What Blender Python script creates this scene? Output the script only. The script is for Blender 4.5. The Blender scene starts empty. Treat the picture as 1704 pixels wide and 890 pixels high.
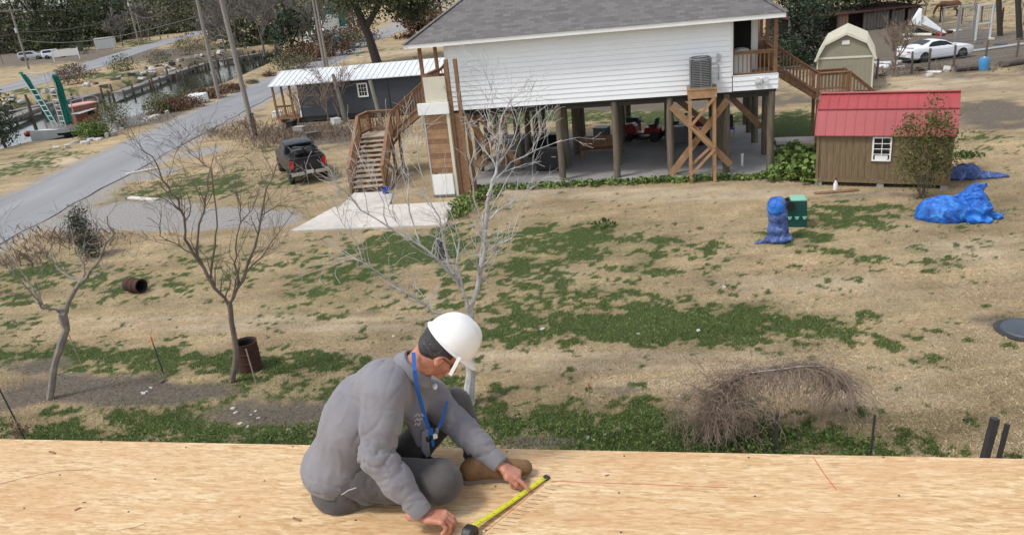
import bpy, math, random
import numpy as np
from mathutils import Vector, Matrix
R = math.radians
rng = np.random.default_rng(7); random.seed(7)
S = bpy.context.scene
# ---------------------------------------------------------------- camera
FPX = 1280.0; PITCH = R(20.5); ROLL = R(5.8); CAM = np.array([0., 0., 8.])
F_ = np.array([0, math.cos(PITCH), -math.sin(PITCH)]); R0_ = np.array([1., 0, 0]); U0_ = np.array([0, math.sin(PITCH), math.cos(PITCH)])
CR = math.cos(ROLL)*R0_ - math.sin(ROLL)*U0_; CU = math.sin(ROLL)*R0_ + math.cos(ROLL)*U0_
cd = bpy.data.cameras.new('camera'); cam = bpy.data.objects.new('camera', cd); S.collection.objects.link(cam)
cd.sensor_width = 36; cd.lens = FPX/1704*36; cd.clip_start = .05; cd.clip_end = 5000
m = Matrix(((CR[0], CU[0], -F_[0], 0), (CR[1], CU[1], -F_[1], 0), (CR[2], CU[2], -F_[2], 8), (0, 0, 0, 1)))
cam.matrix_world = m; S.camera = cam
# ---------------------------------------------------------------- world and sun
SUN_EL, SUN_AZ = R(58), R(248)          # azimuth clockwise from +Y
w = bpy.data.worlds.new('World'); S.world = w; w.use_nodes = True
nt = w.node_tree; bg = nt.nodes['Background']
sk = nt.nodes.new('ShaderNodeTexSky'); sk.sky_type = 'NISHITA'; sk.sun_disc = False
sk.sun_elevation = SUN_EL; sk.sun_rotation = SUN_AZ; sk.dust_density = 1.6; sk.air_density = 1.0; sk.ozone_density = 1.0
hs = nt.nodes.new('ShaderNodeHueSaturation'); hs.inputs['Saturation'].default_value = .35
nt.links.new(sk.outputs[0], hs.inputs['Color']); nt.links.new(hs.outputs[0], bg.inputs[0])
bg.inputs[1].default_value = .15
sl = bpy.data.lights.new('sun', 'SUN'); so = bpy.data.objects.new('sun', sl); S.collection.objects.link(so)
sl.energy = 1.5; sl.angle = R(11); sl.color = (1, .965, .91)
sd = Vector((math.sin(SUN_AZ)*math.cos(SUN_EL), math.cos(SUN_AZ)*math.cos(SUN_EL), math.sin(SUN_EL)))
so.rotation_euler = sd.to_track_quat('Z', 'Y').to_euler(); so.location = (0, 0, 60)
S.view_settings.view_transform = 'Standard'; S.view_settings.look = 'None'; S.view_settings.exposure = .55; S.view_settings.gamma = 1
S.cycles.max_bounces = 6; S.cycles.diffuse_bounces = 3; S.cycles.transparent_max_bounces = 8

# ---------------------------------------------------------------- where a point of the photograph lies on the ground
def ray(x, y): return (x-852)/FPX*CR - (y-445)/FPX*CU + F_
def G(x, y, z=0.):
    d = ray(x, y); t = (z-8)/d[2]; return CAM + t*d
def AT(x, y, Y):
    d = ray(x, y); return CAM + d*(Y/d[1])
def PX(w):
    v = np.asarray(w, float)-CAM; d = v@F_; return 852+FPX*(v@CR)/d, 445-FPX*(v@CU)/d
def HT(bx, by, ty, z=0.):
    b = G(bx, by, z); lo, hi = 0, 18
    for _ in range(40):
        mm = (lo+hi)/2
        if PX(b+[0, 0, mm])[1] > ty: lo = mm
        else: hi = mm
    return lo

# ---------------------------------------------------------------- materials
MATS = {}
def nodes(name):
    mt = bpy.data.materials.new(name); mt.use_nodes = True; n = mt.node_tree
    MATS[name] = mt
    return mt, n, n.nodes['Principled BSDF']
def lk(n, a, b): n.links.new(a, b)
def nz(n, scale, detail=4, rough=.6, vec=None, dist=0):
    t = n.nodes.new('ShaderNodeTexNoise'); t.inputs['Scale'].default_value = scale; t.inputs['Detail'].default_value = detail
    t.inputs['Roughness'].default_value = rough; t.inputs['Distortion'].default_value = dist
    if vec is not None: lk(n, vec, t.inputs['Vector'])
    return t.outputs['Fac']
def coords(n, scale=(1, 1, 1), kind='Object', rot=(0, 0, 0)):
    c = n.nodes.new('ShaderNodeTexCoord'); mp = n.nodes.new('ShaderNodeMapping'); mp.inputs['Scale'].default_value = scale; mp.inputs['Rotation'].default_value = rot
    lk(n, c.outputs[kind], mp.inputs['Vector']); return mp.outputs[0]
def ramp(n, fac, stops):
    r = n.nodes.new('ShaderNodeValToRGB'); cr = r.color_ramp
    while len(cr.elements) < len(stops): cr.elements.new(.5)
    for e, (p, c) in zip(cr.elements, stops):
        e.position = p; e.color = (*c, 1) if len(c) == 3 else c
    lk(n, fac, r.inputs[0]); return r.outputs[0]
def mixc(n, fac, a, b, mode='MIX'):
    x = n.nodes.new('ShaderNodeMix'); x.data_type = 'RGBA'; x.blend_type = mode
    for sock, val in ((x.inputs[0], fac), (x.inputs[6], a), (x.inputs[7], b)):
        if hasattr(val, 'is_output') or isinstance(val, bpy.types.NodeSocket): lk(n, val, sock)
        elif isinstance(val, (int, float)): sock.default_value = val
        else: sock.default_value = (*val, 1)
    return x.outputs[2]
def mth(n, op, a, b=None, clamp=False):
    x = n.nodes.new('ShaderNodeMath'); x.operation = op; x.use_clamp = clamp
    for s, v in ((x.inputs[0], a), (x.inputs[1], b)):
        if v is None: continue
        if isinstance(v, bpy.types.NodeSocket): lk(n, v, s)
        else: s.default_value = v
    return x.outputs[0]
def bump(n, p, h, strength=.3, dist=.02):
    b = n.nodes.new('ShaderNodeBump'); b.inputs['Strength'].default_value = strength; b.inputs['Distance'].default_value = dist
    lk(n, h, b.inputs['Height']); lk(n, b.outputs[0], p.inputs['Normal'])
def mat(name, col, rough=.7, var=.25, scale=3, metal=0, bmp=0, bscale=None, stretch=(1, 1, 1), col2=None, coat=0, spec=None):
    """plain procedural surface: base colour with two noises of wear, optional bump"""
    mt, n, p = nodes(name)
    v = coords(n, stretch)
    c2 = col2 if col2 is not None else tuple(c*(1-var) for c in col); c1 = col if col2 is not None else tuple(min(1, c*(1+var*.5)) for c in col)
    f = mth(n, 'ADD', mth(n, 'MULTIPLY', nz(n, scale, 5, .6, v), .65), mth(n, 'MULTIPLY', nz(n, scale*7.3, 4, .6, v), .35))
    lk(n, ramp(n, f, [(.36, c2), (.64, c1)]), p.inputs['Base Color'])
    lk(n, mth(n, 'ADD', mth(n, 'MULTIPLY', f, .25), rough-.12, True), p.inputs['Roughness']); p.inputs['Metallic'].default_value = metal
    if coat: p.inputs['Coat Weight'].default_value = coat; p.inputs['Coat Roughness'].default_value = .06
    if spec is not None: p.inputs['Specular IOR Level'].default_value = spec
    if bmp: bump(n, p, nz(n, bscale or scale*6, 5, .6, v), bmp)
    return mt
def broad(n, col):
    a = nz(n, .16, 4, .6, coords(n)); b = nz(n, 1, 5, .65, coords(n, (.16, 1.1, 1))); c_ = nz(n, .55, 5, .7, coords(n, (1, 1, 1), rot=(0, 0, .7)))
    f = mth(n, 'ADD', mth(n, 'MULTIPLY', a, .35), mth(n, 'ADD', mth(n, 'MULTIPLY', b, .35), mth(n, 'MULTIPLY', c_, .3)))
    return mixc(n, 1.0, col, ramp(n, f, [(.36, (.60, .60, .56)), (.5, (1.05, 1.05, 1.02)), (.64, (1.5, 1.46, 1.38))]), 'MULTIPLY')
def leafmat(name, c1, c2, rough=.6, trans=.15, scale=.8):
    mt, n, p = nodes(name)
    g = n.nodes.new('ShaderNodeNewGeometry')
    f = mth(n, 'ADD', mth(n, 'MULTIPLY', g.outputs['Random Per Island'], .6), mth(n, 'MULTIPLY', nz(n, scale, 3, .6, coords(n)), .5))
    lk(n, ramp(n, f, [(.15, c1), (.85, c2)]), p.inputs['Base Color']); p.inputs['Roughness'].default_value = rough
    p.inputs['Specular IOR Level'].default_value = .25
    return mt

# ---------------------------------------------------------------- mesh builder
def v3(a): return np.array(a, float)
class MB:
    def __init__(s): s.v = []; s.f = []
    def add(s, vs, fs):
        o = len(s.v); s.v.extend([tuple(map(float, q)) for q in vs]); s.f.extend([tuple(i+o for i in q) for q in fs]); return s
    def hexa(s, p): return s.add(p, [(0, 3, 2, 1), (4, 5, 6, 7), (0, 1, 5, 4), (1, 2, 6, 5), (2, 3, 7, 6), (3, 0, 4, 7)])
    def box(s, x0, x1, y0, y1, z0, z1):
        return s.hexa([(x0, y0, z0), (x1, y0, z0), (x1, y1, z0), (x0, y1, z0), (x0, y0, z1), (x1, y0, z1), (x1, y1, z1), (x0, y1, z1)])
    def bx(s, c, d, rz=0):
        ca, sa = math.cos(rz), math.sin(rz); P = []
        for k in (-1, 1):
            for i, j in ((-1, -1), (1, -1), (1, 1), (-1, 1)):
                x, y = i*d[0]/2, j*d[1]/2; P.append((c[0]+x*ca-y*sa, c[1]+x*sa+y*ca, c[2]+k*d[2]/2))
        return s.hexa(P)
    def beam(s, a, b, w, h, up=(0, 0, 1)):
        a, b = v3(a), v3(b); d = b-a; d /= np.linalg.norm(d); u = v3(up)
        if abs(d@u) > .98: u = v3((0, 1, 0))
        x = np.cross(d, u); x /= np.linalg.norm(x); y = np.cross(x, d)
        q = [x*i*w/2+y*j*h/2 for i, j in ((-1, -1), (1, -1), (1, 1), (-1, 1))]
        return s.hexa([a+k for k in q]+[b+k for k in q])
    def tube(s, pts, rad, n=8, cap=True):
        pts = [v3(p) for p in pts]; N = len(pts)
        if not hasattr(rad, '__len__'): rad = [rad]*N
        t0 = pts[1]-pts[0]; t0 /= np.linalg.norm(t0)+1e-12
        x = np.cross(t0, (0, 0, 1) if abs(t0[2]) < .9 else (1, 0, 0)); x /= np.linalg.norm(x)
        vs = []
        for i in range(N):
            t = pts[min(i+1, N-1)]-pts[max(i-1, 0)]; t /= np.linalg.norm(t)+1e-12
            x = x-t*(x@t); x /= np.linalg.norm(x)+1e-12; y = np.cross(t, x)
            for k in range(n):
                a = 2*math.pi*k/n; vs.append(pts[i]+(x*math.cos(a)+y*math.sin(a))*rad[i])
        fs = [(i*n+k, i*n+(k+1) % n, (i+1)*n+(k+1) % n, (i+1)*n+k) for i in range(N-1) for k in range(n)]
        if cap: fs += [tuple(range(n-1, -1, -1)), tuple(range((N-1)*n, N*n))]
        return s.add(vs, fs)
    def lathe(s, prof, n=20, c=(0, 0, 0), M=None, sx=1, sy=1):
        vs = []
        for r, z in prof:
            for k in range(n):
                a = 2*math.pi*k/n; q = v3((r*math.cos(a)*sx, r*math.sin(a)*sy, z))
                vs.append((M@q if M is not None else q)+v3(c))
        N = len(prof)
        fs = [(i*n+k, i*n+(k+1) % n, (i+1)*n+(k+1) % n, (i+1)*n+k) for i in range(N-1) for k in range(n)]
        fs += [tuple(range(n-1, -1, -1)), tuple(range((N-1)*n, N*n))]
        return s.add(vs, fs)
    def prism(s, poly, a, b, axis='y'):
        """poly: list of 2D points; extruded from a to b along axis"""
        f = {'y': lambda p, t: (p[0], t, p[1]), 'x': lambda p, t: (t, p[0], p[1]), 'z': lambda p, t: (p[0], p[1], t)}[axis]
        n = len(poly); vs = [f(p, a) for p in poly]+[f(p, b) for p in poly]
        return s.add(vs, [tuple(range(n)), tuple(range(2*n-1, n-1, -1))]+[(i, i+n, (i+1) % n+n, (i+1) % n) for i in range(n)])
    def grid(s, fn, nu, nv):
        vs = [fn(i/nu, j/nv) for j in range(nv+1) for i in range(nu+1)]
        return s.add(vs, [(j*(nu+1)+i, j*(nu+1)+i+1, (j+1)*(nu+1)+i+1, (j+1)*(nu+1)+i) for j in range(nv) for i in range(nu)])
    def build(s, name, mt=None, parent=None, smooth=False, bevel=0, off=None):
        me = bpy.data.meshes.new(name); vs = s.v
        if off is not None: vs = [(a-off[0], b-off[1], c-off[2]) for a, b, c in vs]
        me.from_pydata(vs, [], s.f); me.validate()
        return link(name, me, mt, parent, smooth, bevel)
def link(name, me, mt, parent=None, smooth=False, bevel=0):
    o = bpy.data.objects.new(name, me); S.collection.objects.link(o)
    if mt: me.materials.append(MATS[mt] if isinstance(mt, str) else mt)
    if smooth:
        me.polygons.foreach_set('use_smooth', [True]*len(me.polygons))
        if smooth == 'auto': me.set_sharp_from_angle(angle=R(38))
    if bevel:
        b = o.modifiers.new('bevel', 'BEVEL'); b.width = bevel; b.segments = 2; b.limit_method = 'ANGLE'; b.angle_limit = R(40)
    if parent: o.parent = parent
    return o
def npmesh(name, V, Q, mt, parent=None, smooth=False, off=None):
    """fast mesh from numpy arrays: V (n,3), Q (m,k)"""
    V = np.asarray(V, np.float32)
    if off is not None: V = V-np.asarray(off, np.float32)
    me = bpy.data.meshes.new(name); me.vertices.add(len(V)); me.vertices.foreach_set('co', V.ravel())
    k = Q.shape[1]; me.loops.add(Q.size); me.loops.foreach_set('vertex_index', Q.astype(np.int32).ravel())
    me.polygons.add(len(Q)); me.polygons.foreach_set('loop_start', np.arange(0, Q.size, k, dtype=np.int32)); me.polygons.foreach_set('loop_total', np.full(len(Q), k, np.int32))
    me.update(calc_edges=True); me.validate()
    return link(name, me, mt, parent, smooth)
def thing(name, label, cat, loc=(0, 0, 0), rz=0, group=None):
    o = bpy.data.objects.new(name, None); S.collection.objects.link(o); o.location = tuple(float(q) for q in loc); o.rotation_euler = (0, 0, rz); o.empty_display_size = .2
    return tag(o, label, cat, group)
def tag(o, label, cat=None, group=None, kind=None):
    if label: o['label'] = label
    if cat: o['category'] = cat
    if group: o['group'] = group
    if kind: o['kind'] = kind
    return o
def kids(o): return [c for c in bpy.data.objects if c.parent == o]
def copy_tree(o, loc=None, rz=None, label=None, parent=None, scale=None):
    c = o.copy(); S.collection.objects.link(c)
    if parent: c.parent = parent
    if loc is not None: c.location = tuple(float(q) for q in loc)
    if rz is not None: c.rotation_euler = (0, 0, rz)
    if scale is not None: c.scale = scale
    if label: c['label'] = label
    for ch in kids(o): copy_tree(ch, parent=c)
    return c
def struct(o): o['kind'] = 'structure'; return o
# leaves: every leaf a small bent quad
def leaves(C, size, droop=0, aspect=.5, up=.3):
    n = len(C); d = rng.normal(size=(n, 3)); d[:, 2] -= droop; d /= np.linalg.norm(d, axis=1)[:, None]
    nr = rng.normal(size=(n, 3)); nr[:, 2] += up; s = np.cross(d, nr); s /= np.linalg.norm(s, axis=1)[:, None]+1e-9
    sz = (size*(.6+.8*rng.random(n)))[:, None] if np.ndim(size) == 0 else (size*(.6+.8*rng.random(n)))[:, None]
    a = C-d*sz*.5; b = C+s*sz*aspect*.5; c = C+d*sz*.5; e = C-s*sz*aspect*.5
    V = np.stack([a, b, c, e], 1).reshape(-1, 3); Q = np.arange(4*n).reshape(n, 4); return V, Q
def blobs(blob, nclump, nleaf, spread):
    """blob: list of (x,y,z,rx,ry,rz); leaf centres in clumps near the blob surfaces"""
    out = []; vol = np.array([b[3]*b[4]*b[5] for b in blob])**(2/3); vol = vol/vol.sum()
    for b, w in zip(blob, vol):
        k = max(3, int(nclump*w)); d = rng.normal(size=(k, 3)); d /= np.linalg.norm(d, axis=1)[:, None]
        r = .35+.7*rng.random(k)**.6; c = d*r[:, None]*np.array(b[3:6])+np.array(b[:3])
        c = np.repeat(c, nleaf, 0); c = c+rng.normal(size=c.shape)*spread*(.6+.8*rng.random((len(c), 1)))*[1, 1, .6]; out.append(c)
    return np.concatenate(out)
def branch(mb, p, d, L, r, depth, rnd, P, taper=.6, tips=None, n=5):
    """recursive limb: P = dict(kids, spread, grav, wig, ratio)"""
    seg = 4 if depth > 1 else 3; pts = [v3(p)]; rad = [r]; dd = v3(d)/np.linalg.norm(d)
    for i in range(seg):
        dd = dd+v3([rnd.gauss(0, P['wig']) for _ in range(3)])+v3((0, 0, P['grav'])); dd /= np.linalg.norm(dd)
        pts.append(pts[-1]+dd*L/seg); rad.append(max(P.get('rmin', .002), r*(1-(1-taper)*(i+1)/seg)))
    mb.tube(pts, rad, n if depth > 1 else 3, cap=False)
    if tips is not None and depth <= 1: tips.append(pts[-1])
    if depth <= 0: return
    for k in range(P['kids']+(1 if rnd.random() < .4 else 0)):
        t = rnd.uniform(.3, 1) if k else 1; i = min(int(t*seg), seg-1); q = pts[i]+(pts[i+1]-pts[i])*(t*seg-i)
        a = v3([rnd.gauss(0, 1) for _ in range(3)]); a = a-dd*(a@dd); a /= np.linalg.norm(a)
        s = P['spread']*rnd.uniform(.6, 1.3); nd = dd*math.cos(s)+a*math.sin(s)
        branch(mb, q, nd, L*P['ratio']*rnd.uniform(.7, 1.15), max(P.get('rmin', .002), rad[i]*.62), depth-1, rnd, P, taper, tips, n)

# ---------------------------------------------------------------- soft shapes from distance fields (person, tarpaulins)
class SDF:
    def __init__(s, lo, hi, h):
        s.lo = v3(lo); s.h = h; s.n = np.ceil((v3(hi)-s.lo)/h).astype(int)+1
        s.D = np.full(s.n, 9., np.float32)
    def sub(s, lo, hi, pad):
        a = np.maximum(0, np.floor((v3(lo)-pad-s.lo)/s.h).astype(int)); b = np.minimum(s.n, np.ceil((v3(hi)+pad-s.lo)/s.h).astype(int)+1)
        sl_ = tuple(slice(int(i), int(j)) for i, j in zip(a, b))
        ax = [s.lo[i]+s.h*np.arange(a[i], b[i]) for i in range(3)]
        X = np.stack(np.meshgrid(*ax, indexing='ij'), -1); return sl_, X
    def put(s, sl_, d, k, op='add'):
        o = s.D[sl_]
        if op == 'add':
            if k > 0: hh = np.clip(.5+.5*(o-d)/k, 0, 1); r = o*(1-hh)+d*hh-k*hh*(1-hh)
            else: r = np.minimum(o, d)
        else:
            d = -d
            if k > 0: hh = np.clip(.5-.5*(o-d)/k, 0, 1); r = o*(1-hh)+d*hh+k*hh*(1-hh)
            else: r = np.maximum(o, d)
        s.D[sl_] = r
    def cap(s, a, b, ra, rb, k=.02, op='add', flat=None):
        """tapered capsule; flat = (direction, squash) squeezes it along a direction"""
        a, b = v3(a), v3(b); m_ = max(ra, rb); sl_, X = s.sub(np.minimum(a, b)-m_, np.maximum(a, b)+m_, k+.06)
        ab = b-a; t = np.clip(((X-a)@ab)/(ab@ab+1e-12), 0, 1); q = X-a-t[..., None]*ab
        if flat is not None:
            dv = v3(flat[0]); dv /= np.linalg.norm(dv); q = q+(q@dv)[..., None]*dv*(flat[1]-1)
        s.put(sl_, np.linalg.norm(q, axis=-1)-(ra+(rb-ra)*t), k, op); return s
    def chain(s, pts, rads, k=.02, op='add'):
        for i in range(len(pts)-1): s.cap(pts[i], pts[i+1], rads[i], rads[i+1], k, op)
        return s
    def ell(s, c, r, axes=None, k=.02, op='add'):
        c, r = v3(c), v3(r); A = np.eye(3) if axes is None else np.array(axes, float); mr = r.max()
        sl_, X = s.sub(c-mr, c+mr, k+.04); q = (X-c)@A.T; l = np.linalg.norm(q/r, axis=-1); l2 = np.linalg.norm(q/r/r, axis=-1)+1e-9
        s.put(sl_, l*(l-1)/l2, k, op); return s
    def half(s, p, n_, op='sub', k=0):
        """cut away everything on the n side of a plane"""
        sl_, X = s.sub(s.lo, s.lo+s.h*s.n, 0); n_ = v3(n_)/np.linalg.norm(n_); s.put(sl_, -((X-v3(p))@n_), k, 'sub'); return s
    def wrinkle(s, fn):
        sl_, X = s.sub(s.lo, s.lo+s.h*s.n, 0); near = np.abs(s.D) < .05; s.D[near] += fn(X[near]).astype(np.float32); return s
    def mesh(s):
        D = s.D; n = s.n; ins = D < 0
        c = np.zeros(n-1, int)
        for i in (0, 1):
            for j in (0, 1):
                for k in (0, 1): c += ins[i:n[0]-1+i, j:n[1]-1+j, k:n[2]-1+k]
        act = (c > 0) & (c < 8); idx = np.argwhere(act); vid = np.full(n-1, -1, int); vid[act] = np.arange(len(idx))
        acc = np.zeros((len(idx), 3)); cnt = np.zeros(len(idx)); cor = [(i, j, k) for i in (0, 1) for j in (0, 1) for k in (0, 1)]
        for a in cor:
            for ax in range(3):
                if a[ax]: continue
                b = list(a); b[ax] = 1; va = D[tuple((idx+a).T)]; vb = D[tuple((idx+b).T)]; m_ = (va < 0) != (vb < 0)
                t = np.zeros(len(idx)); t[m_] = va[m_]/(va[m_]-vb[m_]); p = np.tile(np.array(a, float), (len(idx), 1)); p[:, ax] = t
                acc[m_] += p[m_]; cnt[m_] += 1
        V = s.lo+s.h*(idx+acc/cnt[:, None]); Q = []
        for ax in range(3):
            u, v = (ax+1) % 3, (ax+2) % 3; sl0 = [slice(None)]*3; sl1 = [slice(None)]*3; sl0[ax] = slice(0, -1); sl1[ax] = slice(1, None)
            sl0[u] = slice(1, -1); sl1[u] = slice(1, -1); sl0[v] = slice(1, -1); sl1[v] = slice(1, -1)
            A = ins[tuple(sl0)]; B = ins[tuple(sl1)]
            for m_, flip in ((A & ~B, False), (~A & B, True)):
                e = np.argwhere(m_); e[:, u] += 1; e[:, v] += 1
                if not len(e): continue
                q = []
                for du, dv in ((-1, -1), (0, -1), (0, 0), (-1, 0)):
                    g = e.copy(); g[:, u] += du; g[:, v] += dv; q.append(vid[tuple(g.T)])
                q = np.stack(q, 1); Q.append(q[:, ::-1] if flip else q)
        return V, np.concatenate(Q)
    def build(s, name, mt, parent=None, off=None, relax=2):
        V, Q = s.mesh()
        for _ in range(relax):          # light smoothing
            A = np.zeros_like(V); c = np.zeros(len(V))
            for i in range(4):
                np.add.at(A, Q[:, i], V[Q[:, (i+1) % 4]]+V[Q[:, (i-1) % 4]]); np.add.at(c, Q[:, i], 2)
            V = V*.5+.5*A/c[:, None]
        return npmesh(name, V, Q, mt, parent, True, off)
# ---------------------------------------------------------------- value noise and ground fields
_T = rng.random((256, 256))
def vnoise(x, y):
    xi = np.floor(x).astype(int); yi = np.floor(y).astype(int); fx = x-xi; fy = y-yi; fx = fx*fx*(3-2*fx); fy = fy*fy*(3-2*fy)
    a = _T[xi & 255, yi & 255]; b = _T[(xi+1) & 255, yi & 255]; c = _T[xi & 255, (yi+1) & 255]; d = _T[(xi+1) & 255, (yi+1) & 255]
    return (a*(1-fx)+b*fx)*(1-fy)+(c*(1-fx)+d*fx)*fy
def fbm(x, y, s, o=4, g=.55):
    t = 0; a = 1; n_ = 0
    for k in range(o): t = t+a*vnoise(x*s+17.3*k, y*s+9.1*k); n_ += a; a *= g; s *= 2.07
    return t/n_
def sst(a, b, x): t = np.clip((x-a)/(b-a), 0, 1); return t*t*(3-2*t)
def blob(px, py, rx, ry, amp):
    c = G(px, py)[:2]; e = G(px+5, py)[:2]-G(px-5, py)[:2]; L = np.linalg.norm(e)/10; e /= np.linalg.norm(e)
    v = abs((G(px, max(py-ry, -20))[:2]-G(px, py+ry)[:2])@np.array([-e[1], e[0]]))/2
    return c, e, rx*L, max(v, .15), amp
GREEN = [blob(*b) for b in [(150, 590, 260, 14, .8), (420, 600, 260, 16, .8), (560, 650, 260, 30, .7), (120, 735, 260, 30, .9), (480, 740, 260, 20, .9), (620, 560, 120, 12, .4), (300, 715, 420, 26, .85), (760, 690, 400, 34, .75), (1150, 735, 330, 30, 1.0), (300, 610, 300, 16, .75), (100, 470, 220, 30, .55), (930, 490, 260, 40, .62), (1100, 450, 260, 30, .45), (850, 400, 330, 40, .5), (650, 450, 200, 50, .48), (1150, 575, 300, 14, .5), (350, 470, 260, 40, .42), (120, 500, 160, 40, .42), (300, 680, 340, 40, .5), (1400, 420, 100, 30, .4), (1500, 700, 200, 30, .3), (1620, 250, 90, 20, .4), (1100, 545, 350, 30, 1.15), (1000, 515, 240, 30, .75), (900, 560, 120, 18, .8), (1330, 560, 140, 30, .75), (1250, 520, 160, 22, .6), (980, 405, 200, 32, .78), (870, 440, 100, 45, .6), (700, 410, 150, 36, .9), (190, 126, 130, 6, .9), (320, 98, 60, 5, .8), (60, 150, 60, 6, .9), (1180, 410, 60, 14, .7),
    (1400, 360, 110, 24, .8), (1320, 395, 80, 16, .7), (1440, 345, 60, 10, .7), (1565, 440, 50, 22, .62), (1545, 600, 40, 12, .75), (1480, 575, 40, 14, .8), (1520, 415, 30, 8, .7), (760, 440, 90, 40, .65), (620, 430, 90, 35, .6), (560, 500, 120, 30, .45),
    (350, 310, 150, 26, .75), (280, 325, 60, 16, .85), (470, 300, 60, 14, .5), (450, 250, 60, 14, .4), (60, 450, 70, 25, .85), (30, 280, 60, 30, .6), (90, 260, 70, 12, .6), (330, 440, 90, 30, .5), (250, 475, 80, 20, .5), (660, 470, 40, 10, .6), (150, 505, 60, 12, .45),
    (100, 580, 130, 18, .6), (250, 600, 200, 22, .8), (380, 600, 90, 25, .8), (560, 610, 160, 25, .7), (180, 690, 220, 26, .7), (480, 700, 220, 30, .85), (900, 700, 140, 26, .95), (850, 650, 100, 16, .6), (1080, 700, 120, 36, .95), (1300, 740, 160, 40, .9), (1480, 745, 150, 22, .5), (1640, 560, 0.1, .1, 0),
    (60, 720, 90, 26, .7), (700, 650, 120, 30, .8), (1320, 215, 60, 30, 1.3), (1100, 195, 200, 12, 1.1), (900, 192, 120, 12, 1.1), (1640, 230, 60, 14, .7), (1620, 330, 0.1, .1, 0), (1590, 700, 100, 16, .35), (830, 345, 60, 10, .6), (1600, 480, 0.1, .1, 0), (1560, 455, 40, 8, .5),
    (640, 350, 40, 10, .7), (230, 95, 200, 12, .5), (60, 170, 80, 10, .6), (560, 95, 30, 12, .7), (235, 72, 60, 6, .8), (1600, 10, 200, 30, .35), (1500, 420, 60, 10, .4), (420, 350, 60, 8, .4), (340, 370, 0.1, .1, 0), (120, 350, 40, 20, .3)] if b[4] > 0]
DIRT_AND_SHADE = [blob(*b) for b in [(200, 655, 190, 20, .9), (480, 680, 190, 30, .75), (40, 660, 60, 30, .8), (840, 660, 80, 14, .5), (960, 168, 300, 12, 1.5), (80, 92, 200, 9, 1.3), (1180, 172, 160, 6, 1.0), (140, 645, 130, 26, .95), (430, 690, 130, 24, .85), (900, 735, 90, 14, .8), (60, 610, 60, 18, .7), (1020, 650, 70, 14, .5), (1670, 190, 90, 26, .9), (1600, 185, 60, 10, .7), (1520, 82, 330, 30, 1.3), (1200, 118, 240, 14, .7), (1660, 535, 70, 14, .5), (560, 230, 90, 18, .8), (1400, 60, 200, 22, 1),  # far-left patch by the parked cars paints the shade under the trees
    (1460, 325, 130, 8, .5), (620, 520, 100, 12, .4), (1480, 560, 90, 14, .35), (500, 210, 90, 12, .6), (380, 200, 60, 25, .6), (300, 620, 80, 10, .5), (250, 195, 90, 14, .9), (50, 100, 90, 14, 1.0), (900, 175, 200, 8, .8), (1150, 160, 160, 12, .8), (560, 410, 120, 12, .3)]]
PALE = [blob(*b) for b in [(1080, 322, 280, 9, 1.3), (1560, 140, 220, 14, .9), (560, 545, 420, 7, .95), (900, 592, 520, 9, .8), (500, 530, 500, 5, .8), (1250, 640, 300, 16, .6), (1050, 610, 420, 8, .7), (1450, 660, 240, 24, .55), (1300, 470, 200, 20, .6), (1600, 420, 120, 30, .6), (1580, 150, 160, 18, .7), (900, 460, 90, 18, .6), (1100, 390, 160, 10, .5), (720, 500, 90, 18, .6), (480, 600, 200, 8, .5), (80, 270, 90, 12, .9), (235, 268, 50, 6, .8), (260, 330, 40, 4, .9), (620, 540, 260, 9, .5), (250, 540, 200, 10, .5), (1100, 330, 180, 8, .55), (900, 600, 400, 16, .45), (1290, 300, 80, 8, .5), (1000, 590, 260, 12, .4), (1400, 470, 160, 26, .35), (1550, 540, 120, 18, .35), (640, 90, 40, 20, .8)]]
GRAV = [blob(*b) for b in [(200, 360, 90, 26, 1.1), (320, 365, 140, 20, 1.0), (440, 368, 80, 14, .7), (260, 290, 26, 12, .8), (330, 255, 40, 14, .6), (120, 345, 50, 30, .6)]]
def field(L, x, y):
    t = np.zeros_like(x)
    for c, e, a, b, amp in L:
        dx = x-c[0]; dy = y-c[1]; u = (dx*e[0]+dy*e[1])/a; v = (-dx*e[1]+dy*e[0])/b; t = np.maximum(t, amp*np.exp(-(u*u+v*v)*.8))+.12*amp*np.exp(-(u*u+v*v))
    return t
RX0, RX1 = -25.2, -20.3                 # near road runs along Y
def roadx(y): return .00028*np.maximum(0, y-45)**1.6
def fields(x, y):
    n1 = fbm(x, y*1.0, .9, 5); n2 = fbm(x+50, y, .25, 4); n3 = fbm(x, y+80, 3.1, 3)
    n4 = fbm(x+9, y-30, 7.0, 2)
    g = field(GREEN, x, y)*.86+.25*(n2-.5)
    g = sst(.34, .74, g+(n1-.5)*.9+(n3-.5)*1.3+(n4-.5)*.9)
    d = sst(.35, .75, field(DIRT_AND_SHADE, x, y)+(n1-.5)*.9+.1*(n3-.5)); p = sst(.15, .85, field(PALE, x, y)+(n2-.5)*.7+(n3-.5)*.5+(n1-.5)*.4)
    gr = sst(.35, .6, field(GRAV, x, y)+(n1-.5)*.5)
    ex = roadx(y); sh = sst(1.3, .2, np.maximum(RX0+ex-x, x-RX1-ex)+(n1-.5)*1.5); gr = np.maximum(gr, sh*.9)
    far = sst(60, 110, y); g = g*(1-far*.0)
    fields.tint = sst(.10, .75, field(GREEN, x, y)*.8+(n1-.5)*.7+(n2-.5)*1.0)
    return g*(1-d*.8)*(1-gr), d*(1-gr), p, gr
CANAL = np.array([G(*q, -.8)[:2] for q in [(-260, 330), (0, 262), (50, 248), (120, 243), (190, 212), (240, 200), (300, 168), (360, 150), (430, 118), (466, 98), (466, 80), (440, 84), (380, 95), (330, 104), (290, 118), (200, 148), (130, 160), (0, 185), (-260, 250)]])
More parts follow.
